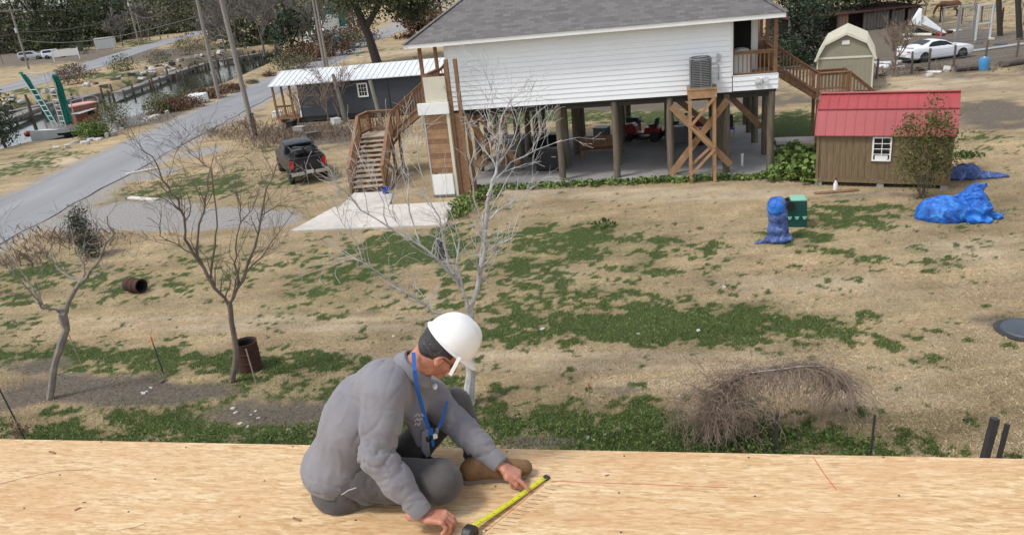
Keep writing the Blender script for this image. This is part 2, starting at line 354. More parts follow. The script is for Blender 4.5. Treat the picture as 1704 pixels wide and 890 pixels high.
def polyd(x, y, P):
    """signed distance to polygon, positive inside"""
    d = np.full(x.shape, 1e9); ins = np.zeros(x.shape, bool); n = len(P)
    for i in range(n):
        a, b = P[i], P[(i+1) % n]; e = b-a; t = np.clip(((x-a[0])*e[0]+(y-a[1])*e[1])/(e@e), 0, 1)
        d = np.minimum(d, np.hypot(x-a[0]-t*e[0], y-a[1]-t*e[1]))
        c = ((a[1] > y) != (b[1] > y)); xx = a[0]+(y-a[1])*(b[0]-a[0])/(b[1]-a[1]+1e-12); ins ^= c & (x < xx)
    return np.where(ins, d, -d)
def zg(x, y):
    x = np.asarray(x, float); y = np.asarray(y, float); s = polyd(x, y, CANAL)
    return -1.7*sst(-1.6, 1.2, s)
# terrain: one sheet to the horizon
Y1 = [3.0]
while Y1[-1] < 70: Y1.append(Y1[-1]*1.0062)
while Y1[-1] < 300: Y1.append(Y1[-1]*1.012)
while Y1[-1] < 3000: Y1.append(Y1[-1]*1.1)
Y1 = np.array([-60, -20, 0]+Y1); s1 = np.linspace(-1, 1, 421); s1 = np.concatenate([[-30, -8, -3, -1.8, -1.3], s1, [1.3, 1.8, 3, 8, 30]])
XX = s1[None, :]*(np.abs(Y1)*.80+3)[:, None]; YY = np.repeat(Y1[:, None], len(s1), 1)
x_, y_ = XX.ravel(), YY.ravel(); zz = zg(x_, y_); g_, d_, p_, r_ = fields(x_, y_); t_a = fields.tint
g_ = np.where(y_ < 9, 0, g_)
zz = zz+(fbm(x_, y_, .5, 3)-.5)*.05*sst(200, 20, y_)*(y_ > 5)
nr, ncl = XX.shape; ii = np.arange(nr*ncl).reshape(nr, ncl)
Q = np.stack([ii[:-1, :-1], ii[:-1, 1:], ii[1:, 1:], ii[1:, :-1]], -1).reshape(-1, 4)
mt, n, p = nodes('ground')
def att(n, nm): a = n.nodes.new('ShaderNodeAttribute'); a.attribute_name = nm; return a.outputs['Fac']
v = coords(n); N1 = nz(n, 1.1, 8, .72, v); N2 = nz(n, 9, 6, .75, v); N3 = nz(n, 45, 4, .8, v); vs = coords(n, (.25, 1, 1)); N4 = nz(n, 7, 5, .7, vs)
f = mth(n, 'ADD', mth(n, 'MULTIPLY', N2, .5), mth(n, 'MULTIPLY', N3, .5))
dry = ramp(n, f, [(.33, (.17, .125, .075)), (.46, (.33, .25, .155)), (.55, (.44, .34, .22)), (.68, (.60, .48, .33))])
dry = mixc(n, mth(n, 'MULTIPLY', ramp(n, N1, [(.42, (0, 0, 0)), (.62, (1, 1, 1))]), .55), dry, mixc(n, f, (.18, .145, .075), (.285, .245, .125)))
dry = mixc(n, mth(n, 'MULTIPLY', att(n, 'pale'), .7), dry, mixc(n, f, (.30, .235, .16), (.60, .50, .385)))
grn = ramp(n, f, [(.36, (.022, .036, .012)), (.5, (.055, .085, .025)), (.62, (.10, .135, .045)), (.75, (.20, .20, .09))])
dirt = ramp(n, f, [(.35, (.055, .046, .040)), (.5, (.125, .105, .088)), (.68, (.26, .225, .19))])
grv = ramp(n, f, [(.35, (.15, .143, .135)), (.5, (.30, .285, .27)), (.66, (.50, .48, .455))])
dry = mixc(n, mth(n, 'MULTIPLY', att(n, 'tint'), .5), dry, ramp(n, f, [(.36, (.05, .058, .022)), (.5, (.135, .135, .06)), (.66, (.27, .24, .13))]))
dry = mixc(n, ramp(n, nz(n, .45, 5, .7, coords(n, (.5, 1, 1))), [(.50, (0, 0, 0)), (.70, (.6, .6, .6))]), dry, mixc(n, f, (.17, .105, .065), (.36, .24, .15)))
dry = broad(n, dry)
c = mixc(n, mth(n, 'MULTIPLY', att(n, 'dirt'), .9), dry, dirt)  # dirt mask also carries the painted shade under the far-left trees
gm = mth(n, 'ADD', att(n, 'green'), mth(n, 'MULTIPLY', mth(n, 'SUBTRACT', mth(n, 'ADD', mth(n, 'MULTIPLY', N2, .5), mth(n, 'MULTIPLY', N4, .5)), .5), 1.7)); gm = ramp(n, gm, [(.22, (0, 0, 0)), (.80, (.95, .95, .95))])
c = mixc(n, gm, c, grn); c = mixc(n, att(n, 'gravel'), c, grv)
lk(n, c, p.inputs['Base Color']); p.inputs['Roughness'].default_value = .95; p.inputs['Specular IOR Level'].default_value = .15
bump(n, p, f, .9, .06)
gr_ob = npmesh('ground', np.stack([x_, y_, zz], 1), Q, 'ground', smooth=True); struct(gr_ob)
for nm, a in (('green', g_), ('dirt', d_), ('pale', p_), ('gravel', r_), ('tint', t_a)):
    at = gr_ob.data.attributes.new(nm, 'FLOAT', 'POINT'); at.data.foreach_set('value', a.astype(np.float32))

# water
mt, n, p = nodes('water'); p.inputs['Base Color'].default_value = (.012, .016, .012, 1); p.inputs['Roughness'].default_value = .06; p.inputs['IOR'].default_value = 1.22
bump(n, p, nz(n, 2.0, 4, .6, coords(n, (1, .6, 1))), .10, .05)
c0 = CANAL.mean(0); me = MB(); me.add([(*q, -.8) for q in [(-110, 30), (-28, 30), (-28, 175), (-62, 175), (-110, 80)]], [(0, 1, 2, 3, 4)])
struct(me.build('canal_water', 'water'))

# roads
mt, n, p = nodes('asphalt'); v = coords(n); f1 = nz(n, .35, 5, .6, coords(n, (1, .12, 1))); f2 = nz(n, 30, 4, .7, v); f = mth(n, 'ADD', mth(n, 'MULTIPLY', f1, .65), mth(n, 'MULTIPLY', f2, .35))
lk(n, ramp(n, f, [(.34, (.165, .17, .178)), (.66, (.30, .30, .31))]), p.inputs['Base Color']); p.inputs['Roughness'].default_value = .85; bump(n, p, f2, .3, .01)
def strip(name, L, mt, z=.03):
    """L: (y, xa, xb) stations"""
    vs = []; [vs.extend([(a, y, z), (b, y, z)]) for y, a, b in L]
    m_ = MB(); m_.add(vs, [(2*i, 2*i+1, 2*i+3, 2*i+2) for i in range(len(L)-1)]); return struct(m_.build(name, mt))
ys = [-40, 0, 20]+list(np.linspace(26, 150, 90)); rr = random.Random(3)
strip('road', [(y, RX0+float(roadx(y))+rr.uniform(-.1, .1), RX1+float(roadx(y))+rr.uniform(-.12, .12)) for y in ys]+[(175, -19.5, -16), (260, -12, -8)], 'asphalt', .035)
L2 = [(60, -83, -69), (90, -77, -68), (105, -73.5, -66.3), (118, -74, -66.5), (131, -76.5, -67.8), (145, -79, -70), (176, -86, -78), (205, -93, -85), (243, -101, -92), (285, -108, -100), (420, -140, -130)]
strip('far_road', L2, 'asphalt', .035)
mat('concrete', (.29, .278, .262), .85, .28, .5, bmp=.15, bscale=25)
mat('pale_concrete', (.56, .52, .47), .85, .25, .6, bmp=.15, bscale=25)
A12 = R(-12.4); HU = np.array([math.cos(A12), math.sin(A12), 0]); HV = np.array([-math.sin(A12), math.cos(A12), 0]); HO = np.array([2.42, 30.6, 0])
def H(u, v, z=0): return HO+HU*u+HV*v+np.array([0, 0, z])
def slab(name, poly, z0, z1, mt):
    m_ = MB(); m_.prism([tuple(q[:2]) for q in poly], z0, z1, 'z'); return struct(m_.build(name, mt, bevel=.015))
slab('concrete_slab', [H(-3.9, -.35), H(8.75, -.35), H(8.9, 9.3), H(-3.9, 9.7)], -.1, .09, 'concrete')
slab('concrete_pad', [G(485, 386), G(742, 376), G(756, 338), G(556, 347)], -.1, .07, 'pale_concrete')
slab('concrete_walk', [G(565, 348), G(648, 346)+[0, .1, 0], G(655, 322), G(590, 324)], -.1, .09, 'pale_concrete')
slab('side_walk', [H(8.95, 4.9), H(13.3, 4.5), H(13.3, 5.3), H(8.95, 5.7)], -.1, .16, 'pale_concrete')

# the floor deck under construction, covered with OSB
mt, n, p = nodes('osb')
def strand(sx, sy, rot, seed):
    vv = coords(n, (sx, sy, 1), rot=(0, 0, R(rot))); vo = n.nodes.new('ShaderNodeTexVoronoi'); vo.inputs['Scale'].default_value = 1
    wv = n.nodes.new('ShaderNodeVectorMath'); wv.operation = 'ADD'; wv.inputs[1].default_value = (seed, seed*2, 0); lk(n, vv, wv.inputs[0])
    w2 = n.nodes.new('ShaderNodeVectorMath'); w2.operation = 'ADD'; no = n.nodes.new('ShaderNodeTexNoise'); no.inputs['Scale'].default_value = .9; lk(n, wv.outputs[0], no.inputs['Vector'])
    sc = n.nodes.new('ShaderNodeVectorMath'); sc.operation = 'SCALE'; sc.inputs['Scale'].default_value = 1.3; lk(n, no.outputs['Color'], sc.inputs[0]); lk(n, sc.outputs[0], w2.inputs[1]); lk(n, wv.outputs[0], w2.inputs[0])
    lk(n, w2.outputs[0], vo.inputs['Vector']); se = n.nodes.new('ShaderNodeSeparateColor'); lk(n, vo.outputs['Color'], se.inputs[0]); return se.outputs[0], se.outputs[1], vo.outputs['Distance']
a1, a2, a3 = strand(16, 80, 7, 1); b1, b2, b3 = strand(26, 130, -16, 7); c1, c2, c3 = strand(6, 40, 12, 13)
fine = nz(n, 1, 5, .7, coords(n, (34, 340, 1))); big = nz(n, 1.1, 4, .6, coords(n, (.6, 2, 1)))
s = mth(n, 'ADD', mth(n, 'MULTIPLY', a1, .30), mth(n, 'MULTIPLY', b1, .25)); s = mth(n, 'ADD', s, mth(n, 'MULTIPLY', fine, .50)); s = mth(n, 'ADD', s, mth(n, 'MULTIPLY', big, .22))
col = ramp(n, s, [(.28, (.35, .205, .09)), (.45, (.49, .32, .155)), (.60, (.59, .41, .22)), (.78, (.68, .51, .305)), (.95, (.79, .64, .43))])
dk = ramp(n, mth(n, 'MULTIPLY', c1, mth(n, 'GREATER_THAN', nz(n, 1, 3, .6, coords(n, (10, 90, 1))), .56)), [(.90, (0, 0, 0)), (.95, (1, 1, 1))])
col = mixc(n, mth(n, 'MULTIPLY', dk, .45), col, (.24, .14, .08))
gy = ramp(n, nz(n, 1, 5, .75, coords(n, (3, 34, 1))), [(.66, (0, 0, 0)), (.73, (1, 1, 1))]); col = mixc(n, mth(n, 'MULTIPLY', gy, .35), col, (.36, .34, .33))
col = mixc(n, ramp(n, nz(n, 1, 4, .65, coords(n, (1.3, 5, 1))), [(.40, (0, 0, 0)), (.66, (.55, .55, .55))]), col, (.50, .27, .125))
se_ = ramp(n, nz(n, 1, 5, .8, coords(n, (26, 260, 1), rot=(0, 0, .12))), [(.60, (0, 0, 0)), (.72, (.8, .8, .8))]); col = mixc(n, se_, col, (.27, .145, .07))
lt_ = ramp(n, nz(n, 1, 5, .8, coords(n, (20, 150, 1), rot=(0, 0, -.1))), [(.60, (0, 0, 0)), (.72, (.7, .7, .7))]); col = mixc(n, lt_, col, (.86, .70, .50))
lk(n, col, p.inputs['Base Color']); p.inputs['Roughness'].default_value = .6; p.inputs['Specular IOR Level'].default_value = .3; bump(n, p, s, .35, .003)
mat('lumber', (.55, .38, .20), .75, .3, 4, stretch=(1, 8, 8))
DZ = 5.7; e0 = G(0, 730, DZ); e1 = G(1704, 763, DZ); DR = math.atan2(e1[1]-e0[1], e1[0]-e0[0]); DC = (e0+e1)/2
deck = thing('floor_deck', 'pale OSB floor deck of the unfinished house with red chalk lines, in the foreground', 'deck', DC, DR)
rr = random.Random(5)
for j in range(3):
    x0 = -7.4+(0 if j % 2 == 0 else -1.22)+.9
    for i in range(6):
        m_ = MB(); m_.box(x0+i*2.44, x0+(i+1)*2.44-.0003, -(j+1)*1.22+.0003, -j*1.22, -.018, 0); m_.build('osb_panel', 'osb', deck)
m_ = MB(); m_.box(-6.5, 6.5, -.045, 0, -.30, -.021); m_.build('rim_joist', 'lumber', deck)
for i in range(9):
    x = -6.2+i*1.5; m_ = MB(); m_.box(x, x+.04, -3.6, -.05, -.28, -.021); m_.build('joist', 'lumber', deck)
mat('chalk', (.55, .10, .06), .9, .3, 40); mat('pencil', (.20, .12, .09), .8, .2, 40)
Ri = Matrix.Rotation(-DR, 3, 'Z')
def D(px, py, z=0): return np.array(Ri@Vector(G(px, py, DZ)-DC))+[0, 0, z]
def mark(pts, wd, mt, nm, z=.0012):
    m_ = MB()
    for a, b in zip(pts[:-1], pts[1:]):
        a, b = D(*a, z), D(*b, z); d = (b-a)/np.linalg.norm(b-a); s_ = np.array([-d[1], d[0], 0])*wd/2; m_.add([a-s_, b-s_, b+s_, a+s_], [(0, 1, 2, 3)])
    return m_.build(nm, mt, deck)
mark([(918, 800), (1000, 803), (1090, 806), (1210, 811)], .003, 'chalk', 'chalk_line'); mark([(1353, 760), (1372, 789), (1392, 815)], .004, 'chalk', 'chalk_line'); mark([(806, 886), (840, 858), (884, 822), (905, 806)], .003, 'chalk', 'chalk_line')
for i in range(13):
    t = i/12; x, y = 820+95*t, 878-72*t; mark([(x, y), (x+24-6*t, y+3)], .0026, 'pencil', 'pencil_mark', .0016)
mark([(0, 805), (50, 792), (100, 783), (140, 781)], .0035, 'pencil', 'pencil_mark'); mark([(195, 882), (225, 877), (243, 870)], .003, 'pencil', 'pencil_mark')
mat('wood_chip', (.30, .15, .08), .8, .3, 20)
for k, (px, py, a, L) in enumerate([(87, 752, -.5, .055), (129, 846, .8, .03), (494, 863, -.55, .05), (140, 720+115, .2, .02), (1010, 790, .3, .02)]):
    q = G(px, py, DZ+.004); o = MB().bx((0, 0, 0), (L, L*.22, .003)).build('wood_chip', 'wood_chip'); o.location = q; o.rotation_euler = (0, .05, a)
    tag(o, ['dark sliver of wood on the deck near its far left edge', 'small square dark chip on the left of the deck', 'dark wood chip on the deck just left of the worker', 'tiny dark chip on the left half of the deck', 'tiny dark chip on the deck right of the tape measure'][k], 'wood chip', 'loose chips on the deck')

mat('nail', (.12, .12, .125), .5, .2, 50, metal=.5)
rr = random.Random(2)
for i in range(28):
    x_n = -2.1+(i % 9)*.61+rr.uniform(-.02, .02); y_n = [-.03, -.32, -.62, -.9][i//9]+rr.uniform(-.02, .02); MB().lathe([(0, .0008), (.0055, .0008), (.005, .0022), (0, .0022)], 8, (x_n, y_n, 0)).build('nail_head', 'nail', deck)
# ---------------------------------------------------------------- elevated white house next door
mat('siding', (.82, .84, .86), .45, .04, .7, spec=.4); mat('trim_white', (.80, .80, .78), .5, .06, 2)
mat('piling', (.19, .155, .11), .9, .35, 2.5, stretch=(6, 6, .7), bmp=.4, col2=(.085, .072, .052)); mat('brown_wood', (.25, .135, .07), .75, .38, 3, stretch=(3, 3, 3), bmp=.2)
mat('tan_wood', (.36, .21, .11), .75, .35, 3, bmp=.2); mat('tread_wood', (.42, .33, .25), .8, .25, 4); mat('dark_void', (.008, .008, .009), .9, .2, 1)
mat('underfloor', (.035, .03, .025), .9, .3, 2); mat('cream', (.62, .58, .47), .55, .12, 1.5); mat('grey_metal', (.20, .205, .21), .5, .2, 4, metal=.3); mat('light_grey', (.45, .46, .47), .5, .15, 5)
mat('black_plastic', (.012, .012, .014), .45, .3, 4); mat('red_paint', (.22, .015, .015), .35, .2, 6); mat('rubber', (.02, .02, .02), .85, .2, 6); mat('blue_plastic', (.02, .06, .42), .4, .2, 6); mat('white_plastic', (.75, .75, .73), .4, .08, 5)
mt, n, p = nodes('shingle'); v = coords(n); tc = n.nodes.new('ShaderNodeTexCoord')
mp = n.nodes.new('ShaderNodeMapping'); mp.inputs['Scale'].default_value = (1, 1.25, 0); lk(n, tc.outputs['Object'], mp.inputs[0])
br = n.nodes.new('ShaderNodeTexBrick'); br.inputs['Scale'].default_value = 1; br.inputs['Brick Width'].default_value = .32; br.inputs['Row Height'].default_value = .145; br.inputs['Mortar Size'].default_value = .006; br.inputs['Bias'].default_value = -.1
br.inputs['Color1'].default_value = (.088, .084, .082, 1); br.inputs['Color2'].default_value = (.20, .19, .187, 1); br.inputs['Mortar'].default_value = (.06, .055, .052, 1); lk(n, mp.outputs[0], br.inputs[0])
c = mixc(n, nz(n, .8, 5, .7, v), br.outputs['Color'], (.14, .132, .13)); c = mixc(n, ramp(n, nz(n, 7, 4, .8, v), [(.62, (0, 0, 0)), (.72, (.7, .7, .7))]), c, (.33, .305, .29))
c = mixc(n, .6, c, nz(n, 60, 3, .8, v), 'OVERLAY'); lk(n, c, p.inputs['Base Color']); p.inputs['Roughness'].default_value = .93; bump(n, p, br.outputs['Color'], .5, .02)

def railing(parent, p0, p1, h=.95, gap=.14, mt='brown_wood', nm='railing', ends=True):
    p0, p1 = v3(p0), v3(p1); z = np.array([0, 0, 1.]); L = np.linalg.norm((p1-p0)[:2]); m_ = MB()
    m_.beam(p0+z*h, p1+z*h, .14, .04); m_.beam(p0+z*(h-.064), p1+z*(h-.064), .04, .09)
    r = m_.build(nm, mt, parent); MB().beam(p0+z*.12, p1+z*.12, .04, .09).build('bottom_rail', mt, r); k = max(2, int(L/gap))
    for i in range(1, k):
        q = p0+(p1-p0)*i/k; MB().beam(q+z*.08, q+z*(h-.03), .036, .036, (1, 0, 0)).build('baluster', mt, r)
    if ends:
        for q in (p0, p1): MB().beam(q-z*.1, q+z*(h+.03), .09, .09, (1, 0, 0)).build('newel_post', mt, r)
    return r
def flight(parent, b0, t0, side, width, nst, mt='brown_wood', rails=(1, 1), nm='staircase'):
    """b0 bottom front point, t0 top point (3D), side unit vector, width"""
    b0, t0, side = v3(b0), v3(t0), v3(side); d = t0-b0; hd = d.copy(); hd[2] = 0; run = np.linalg.norm(hd)/nst; rise = d[2]/nst; hd /= np.linalg.norm(hd)
    m_ = MB()
    for s_ in (0.02, width-.02): m_.beam(b0+side*s_-[0, 0, .02], t0+side*s_-[0, 0, .16], .045, .28)
    st = m_.build(nm, mt, parent)
    for i in range(nst):
        q = b0+hd*run*i+[0, 0, rise*(i+1)]; a = q+side*.05+hd*.13; b = q+side*(width-.05)+hd*.13
        MB().beam(a, b, .29, .04).build('tread', 'tread_wood', st)
        a = q+side*.05+hd*.27-[0, 0, rise/2+.02]; b = q+side*(width-.05)+hd*.27-[0, 0, rise/2+.02]; MB().beam(a, b, .02, rise-.03).build('riser', mt, st)
    for s_, on in zip((-.03, width+.03), rails):
        if on: railing(st, b0+side*s_+[0, 0, .05], t0+side*s_, nm='railing', mt=mt)
    return st
house = thing('elevated_house', 'white sided house raised on wooden pilings, with a grey shingle hip roof', 'house', HO, A12)
def lap(name, u0, u1, v, z0, z1, parent, mt='siding', step=.19, th=.026, axis='u'):
    k = max(1, round((z1-z0)/step)); st = (z1-z0)/k; vs = []
    for i in range(k):
        for zz_, dv in ((z0+i*st, -th), (z0+(i+1)*st-.001, 0)):
            for u_ in (u0, u1): vs.append((u_, v+dv, zz_) if axis == 'u' else (v+dv, u_, zz_))
    fs = [(2*i, 2*i+1, 2*i+3, 2*i+2) for i in range(2*k-1)]
    return MB().add(vs, fs).build(name, mt, parent)
MB().box(-4.3, 6.65, .02, 9.2, 3.3, 5.86).build('house_core', 'siding', house)
lap('front_wall', -4.3, 6.65, 0, 3.22, 5.86, house)
m_ = MB(); m_.box(-4.34, -4.25, -.03, .1, 3.2, 5.86).box(6.60, 6.68, -.03, .1, 3.8, 5.86); m_.build('corner_trim', 'trim_white', house)
lap('porch_skirt', 6.68, 8.30, 0, 3.24, 3.78, house); MB().box(8.26, 8.32, .0, 9.2, 3.24, 3.78).box(6.68, 8.28, -.02, .02, 3.78, 3.81).build('skirt_end', 'siding', house)
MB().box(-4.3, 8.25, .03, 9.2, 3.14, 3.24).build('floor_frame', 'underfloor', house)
MB().box(6.68, 8.25, .03, 9.2, 3.60, 3.72).build('porch_floor', 'tread_wood', house)
# recessed entrance
MB().box(6.66, 6.72, .1, 2.0, 3.72, 5.86).build('recess_wall', 'grey_metal', house)
MB().box(6.66, 7.78, 2.0, 9.2, 3.72, 5.86).build('wing_wall', 'siding', house)
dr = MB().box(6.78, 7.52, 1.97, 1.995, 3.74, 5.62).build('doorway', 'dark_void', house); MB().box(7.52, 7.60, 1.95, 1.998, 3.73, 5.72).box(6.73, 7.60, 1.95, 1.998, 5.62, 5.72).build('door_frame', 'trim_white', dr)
for u_, v_ in ((8.2, .12), (8.2, 2.6), (8.2, 4.7), (8.2, 6.2)): MB().box(u_-.07, u_+.07, v_-.07, v_+.07, 3.72, 5.86).build('porch_post', 'brown_wood', house)
railing(house, (6.74, .12, 3.70), (8.13, .12, 3.70), nm='porch_railing', ends=False)
railing(house, (8.2, .2, 3.70), (8.2, 4.65, 3.70), nm='porch_railing', ends=False)
MB().box(7.78, 8.14, 2.65, 4.6, 3.72, 4.75).build('porch_screen', 'brown_wood', house)
# roof
def hip(u0, u1, v0, v1, z, k):
    dz = (v1-v0)/2; r0 = (u0+dz, (v0+v1)/2, z+k*dz); r1 = (u1-dz, (v0+v1)/2, z+k*dz)
    return [(u0, v0, z), (u1, v0, z), (u1, v1, z), (u0, v1, z), r0, r1], [(0, 1, 5, 4), (1, 2, 5), (2, 3, 4, 5), (3, 0, 4), (3, 2, 1, 0)]
rf = MB().add(*hip(-5.78, 8.47, -.62, 9.9, 5.96, .70)).build('roof', 'shingle', house)
fa = MB(); a, b, c_, d_2 = -5.75, 8.44, -.59, 9.87
for x0, x1, y0, y1 in ((a, b, c_, c_+.03), (a, b, d_2-.03, d_2), (a, a+.03, c_+.03, d_2-.03), (b-.03, b, c_+.03, d_2-.03)): fa.box(x0, x1, y0, y1, 5.80, 5.955)
fa.build('fascia', 'trim_white', house); MB().box(a+.03, b-.03, c_+.03, d_2-.03, 5.83, 5.86).build('soffit', 'trim_white', house)
for s0, s1 in (((-5.78, -.62, 5.97), (-5.78+5.26, 4.64, 5.97+3.68)), ((8.47, -.62, 5.97), (8.47-5.26, 4.64, 5.97+3.68))): MB().beam(s0, s1, .2, .025).build('hip_cap', 'shingle', rf)
# pilings
rr = random.Random(8)
for v_ in (.16, 2.35, 4.75, 7.0, 9.1):
    for u_ in (-4.05, -2.15, 0, 2.21, 4.35, 6.46, 8.11):
        if v_ < 1 and u_ < -1: continue
        if v_ > 1 and u_ > 8: v_2 = v_+.5
        else: v_2 = v_+(rr.uniform(-.1, .1) if v_ > 1 else 0)
        du = 0 if v_ < 1 else rr.uniform(-.12, .12); r = .14 if v_ < 1 else .15
        MB().tube([(u_+du, v_2, .02), (u_+du+rr.uniform(-.02, .02), v_2, 1.6), (u_+du, v_2, 3.23)], [r, r*.97, r*.93], 12).build('piling', 'piling', house, smooth='auto')
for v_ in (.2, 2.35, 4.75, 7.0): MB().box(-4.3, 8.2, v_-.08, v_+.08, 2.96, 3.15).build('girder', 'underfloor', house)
m_ = [((4.30, -.04, .12), (6.5, -.04, 2.95)), ((4.40, -.10, 2.85), (6.6, -.10, .45)), ((6.5, 3.0, 2.9), (8.1, 3.0, 1.2)), ((-4.0, 2.1, .4), (-2.2, 2.1, 2.9)), ((-4.0, 2.2, 2.9), (-2.2, 2.2, .4)), ((-3.9, .6, 3.1), (-3.2, .6, 1.6)), ((4.2, 4.5, 2.8), (6.4, 4.5, .8))]
for a, b in m_: MB().beam(a, b, .045, .25, (0, 1, 0) if 0 else (0, 0, 1)).build('cross_brace', 'tan_wood', house)
# left porch and stairs
MB().box(-5.45, -4.32, .0, 6.4, 3.58, 3.74).build('porch_floor', 'brown_wood', house)
for v_ in (.1, 2.3, 4.4, 6.3): MB().box(-5.43, -5.30, v_-.065, v_+.065, 0.05 if v_ < 1 or v_ > 4 else 3.7, 5.84).build('porch_post', 'brown_wood', house)
railing(house, (-5.37, .2, 3.72), (-5.37, 2.2, 3.72), nm='porch_railing', ends=False); railing(house, (-5.37, 3.8, 3.72), (-5.37, 6.3, 3.72), nm='porch_railing', ends=False)
MB().box(-5.3, -4.95, .02, .08, 3.76, 4.7).build('porch_panel', 'brown_wood', house)
ang = math.atan2(-.45, 3.0); sdv = (math.cos(ang)*1, math.sin(ang)*-1*-1, 0)
flight(house, (-9.12, -.15, .08), (-9.5, 2.75, 1.88), (.991, .13, 0), 1.42, 11)
MB().box(-9.6, -8.0, 2.75, 4.0, 1.72, 1.88).build('landing', 'tread_wood', house)
railing(house, (-9.55, 2.85, 1.88), (-9.5, 3.95, 1.88), nm='landing_railing'); railing(house, (-9.45, 3.98, 1.88), (-8.1, 3.98, 1.88), nm='landing_railing')
for q in ((-8.1, 2.85), (-8.1, 3.9), (-9.5, 3.9)): MB().box(q[0]-.06, q[0]+.06, q[1]-.06, q[1]+.06, 0, 1.75).build('landing_post', 'brown_wood', house)
MB().beam((-8.1, 2.8, .2), (-9.4, 2.8, 1.6), .04, .12).beam((-9.4, 3.9, .2), (-8.1, 3.9, 1.6), .04, .12).build('cross_brace', 'brown_wood', house)
flight(house, (-8.0, 2.85, 1.88), (-5.45, 2.6, 3.74), (0, 1, 0), 1.1, 10)
# right stairs
flight(house, (10.55, 4.75, 2.05), (8.3, 4.75, 3.72), (0, 1, 0), 1.05, 9, rails=(1, 1))
MB().box(10.5, 11.9, 4.7, 5.9, 1.9, 2.05).build('landing', 'tread_wood', house)
railing(house, (10.6, 4.75, 2.05), (11.75, 4.75, 2.05), nm='landing_railing'); railing(house, (10.6, 5.85, 2.05), (11.8, 5.85, 2.05), nm='landing_railing')
for q in ((10.6, 4.8), (10.75, 5.1), (11.8, 4.8), (10.6, 5.8), (11.8, 5.8)): MB().box(q[0]-.06, q[0]+.06, q[1]-.06, q[1]+.06, 0, 1.95).build('landing_post', 'brown_wood', house)
MB().beam((10.7, 4.85, 1.2), (11.6, 4.85, 1.85), .05, .12).build('cross_brace', 'brown_wood', house)
flight(house, (14.1, 4.75, .05), (11.85, 4.75, 2.05), (0, 1, 0), 1.05, 10)
# fittings on the wall
b_ = MB().box(6.10, 6.22, -.1, -.02, 4.42, 4.66).build('power_box', 'light_grey', house, bevel=.01); MB().tube([(5.86, -.1, 4.30), (6.13, -.09, 4.30), (6.17, -.07, 4.2), (6.17, -.06, 3.7)], .022, 6).tube([(6.1, -.08, 4.42), (6.12, -.08, 4.3)], .02, 6).build('conduit', 'light_grey', b_)
b_ = MB().box(7.46, 7.75, -.1, -.02, 3.42, 3.68).build('flood_light', 'white_plastic', house, bevel=.03); M_ = np.array(Matrix.Rotation(R(65), 3, 'X'))
MB().lathe([(.03, 0), (.09, .05), (.11, .16), (.10, .17)], 14, (7.85, -.08, 3.56), M_).lathe([(.03, 0), (.09, .05), (.11, .16), (.10, .17)], 14, (7.55, -.13, 3.55), M_).build('lamp_head', 'light_grey', b_)

# cargo lift on the left end of the house
lift = thing('cargo_lift', 'tall wooden cargo lift with a cream gate panel at the raised house left end', 'lift', H(-4.3, -1.25), A12)
def LB(u0, u1, v0, v1, z0, z1): return MB().box(u0+4.3, u1+4.3, v0+1.25, v1+1.25, z0, z1)
for u_ in (-3.98, -3.62): LB(u_-.07, u_+.07, -1.25, -1.11, 0, 5.35).build('guide_post', 'brown_wood', lift, bevel=.008)
LB(-3.91, -3.69, -1.2, -1.15, 0, 3.3).build('post_infill', 'brown_wood', lift)
LB(-3.5, -3.38, -1.0, -.9, 0, 3.2).build('guide_post', 'brown_wood', lift); 
for i in range(12): LB(-5.18, -4.17, -1.22, -1.18, .98+i*.195, .98+i*.195+.185).build('plank', 'tan_wood' if i % 3 else 'brown_wood', lift)
LB(-4.17, -4.06, -1.36, -1.24, 0, 3.85).build('guide_rail', 'cream', lift)
LB(-5.28, -4.03, -1.42, -1.26, 3.34, 3.78).build('header_board', 'trim_white', lift)
g_2 = LB(-4.95, -4.07, -1.30, -1.27, 3.79, 4.75).build('gate_panel', 'cream', lift, bevel=.005); MB().lathe([(.0, 0), (.05, .0), (.05, .03), (0, .03)], 12, (.05+.12, -.08, 4.35), np.array(Matrix.Rotation(R(90), 3, 'X'))).build('knob', 'light_grey', g_2)
LB(-5.05, -4.2, -1.42, -1.36, .12, .95).build('carriage_panel', 'trim_white', lift, bevel=.01); LB(-5.1, -4.18, -1.42, -.6, .03, .12).build('carriage_base', 'grey_metal', lift); LB(-5.15, -5.10, -1.24, -1.18, .0, 3.3).build('side_cable', 'light_grey', lift)

# AC unit on its stand
std = thing('equipment_stand', 'tall slim wooden stand with cross braces, carrying the air conditioner', 'stand', H(5.5, -.6), A12)
for x in (-.42, .46):
    for y in (-.36, .36): MB().box(x-.055, x+.055, y-.055, y+.055, -.05, 3.42).build('leg', 'piling' if 0 else 'tan_wood', std)
for y in (-.44, .40): MB().box(-.5, .54, y, y+.04, 3.22, 3.52).build('apron', 'tan_wood', std)
MB().box(-.52, .56, -.46, .46, 3.525, 3.575).build('platform', 'tan_wood', std)
for a, b in (((-.42, -.43, 2.2), (.44, -.43, 3.2)), ((-.42, -.43, 2.2), (.46, -.43, 1.35)), ((-.42, -.43, .35), (.46, -.43, 1.3)), ((-.42, -.33, .7), (.46, -.33, 1.5))): MB().beam(a, b, .04, .1).build('brace', 'tan_wood', std)
ac = thing('air_conditioner', 'grey louvred air conditioner condenser on the wooden stand against the white wall', 'air conditioner', H(5.48, -.6, 3.576), A12)
MB().box(-.40, .40, -.40, .40, 0, .06).build('base_pan', 'grey_metal', ac)
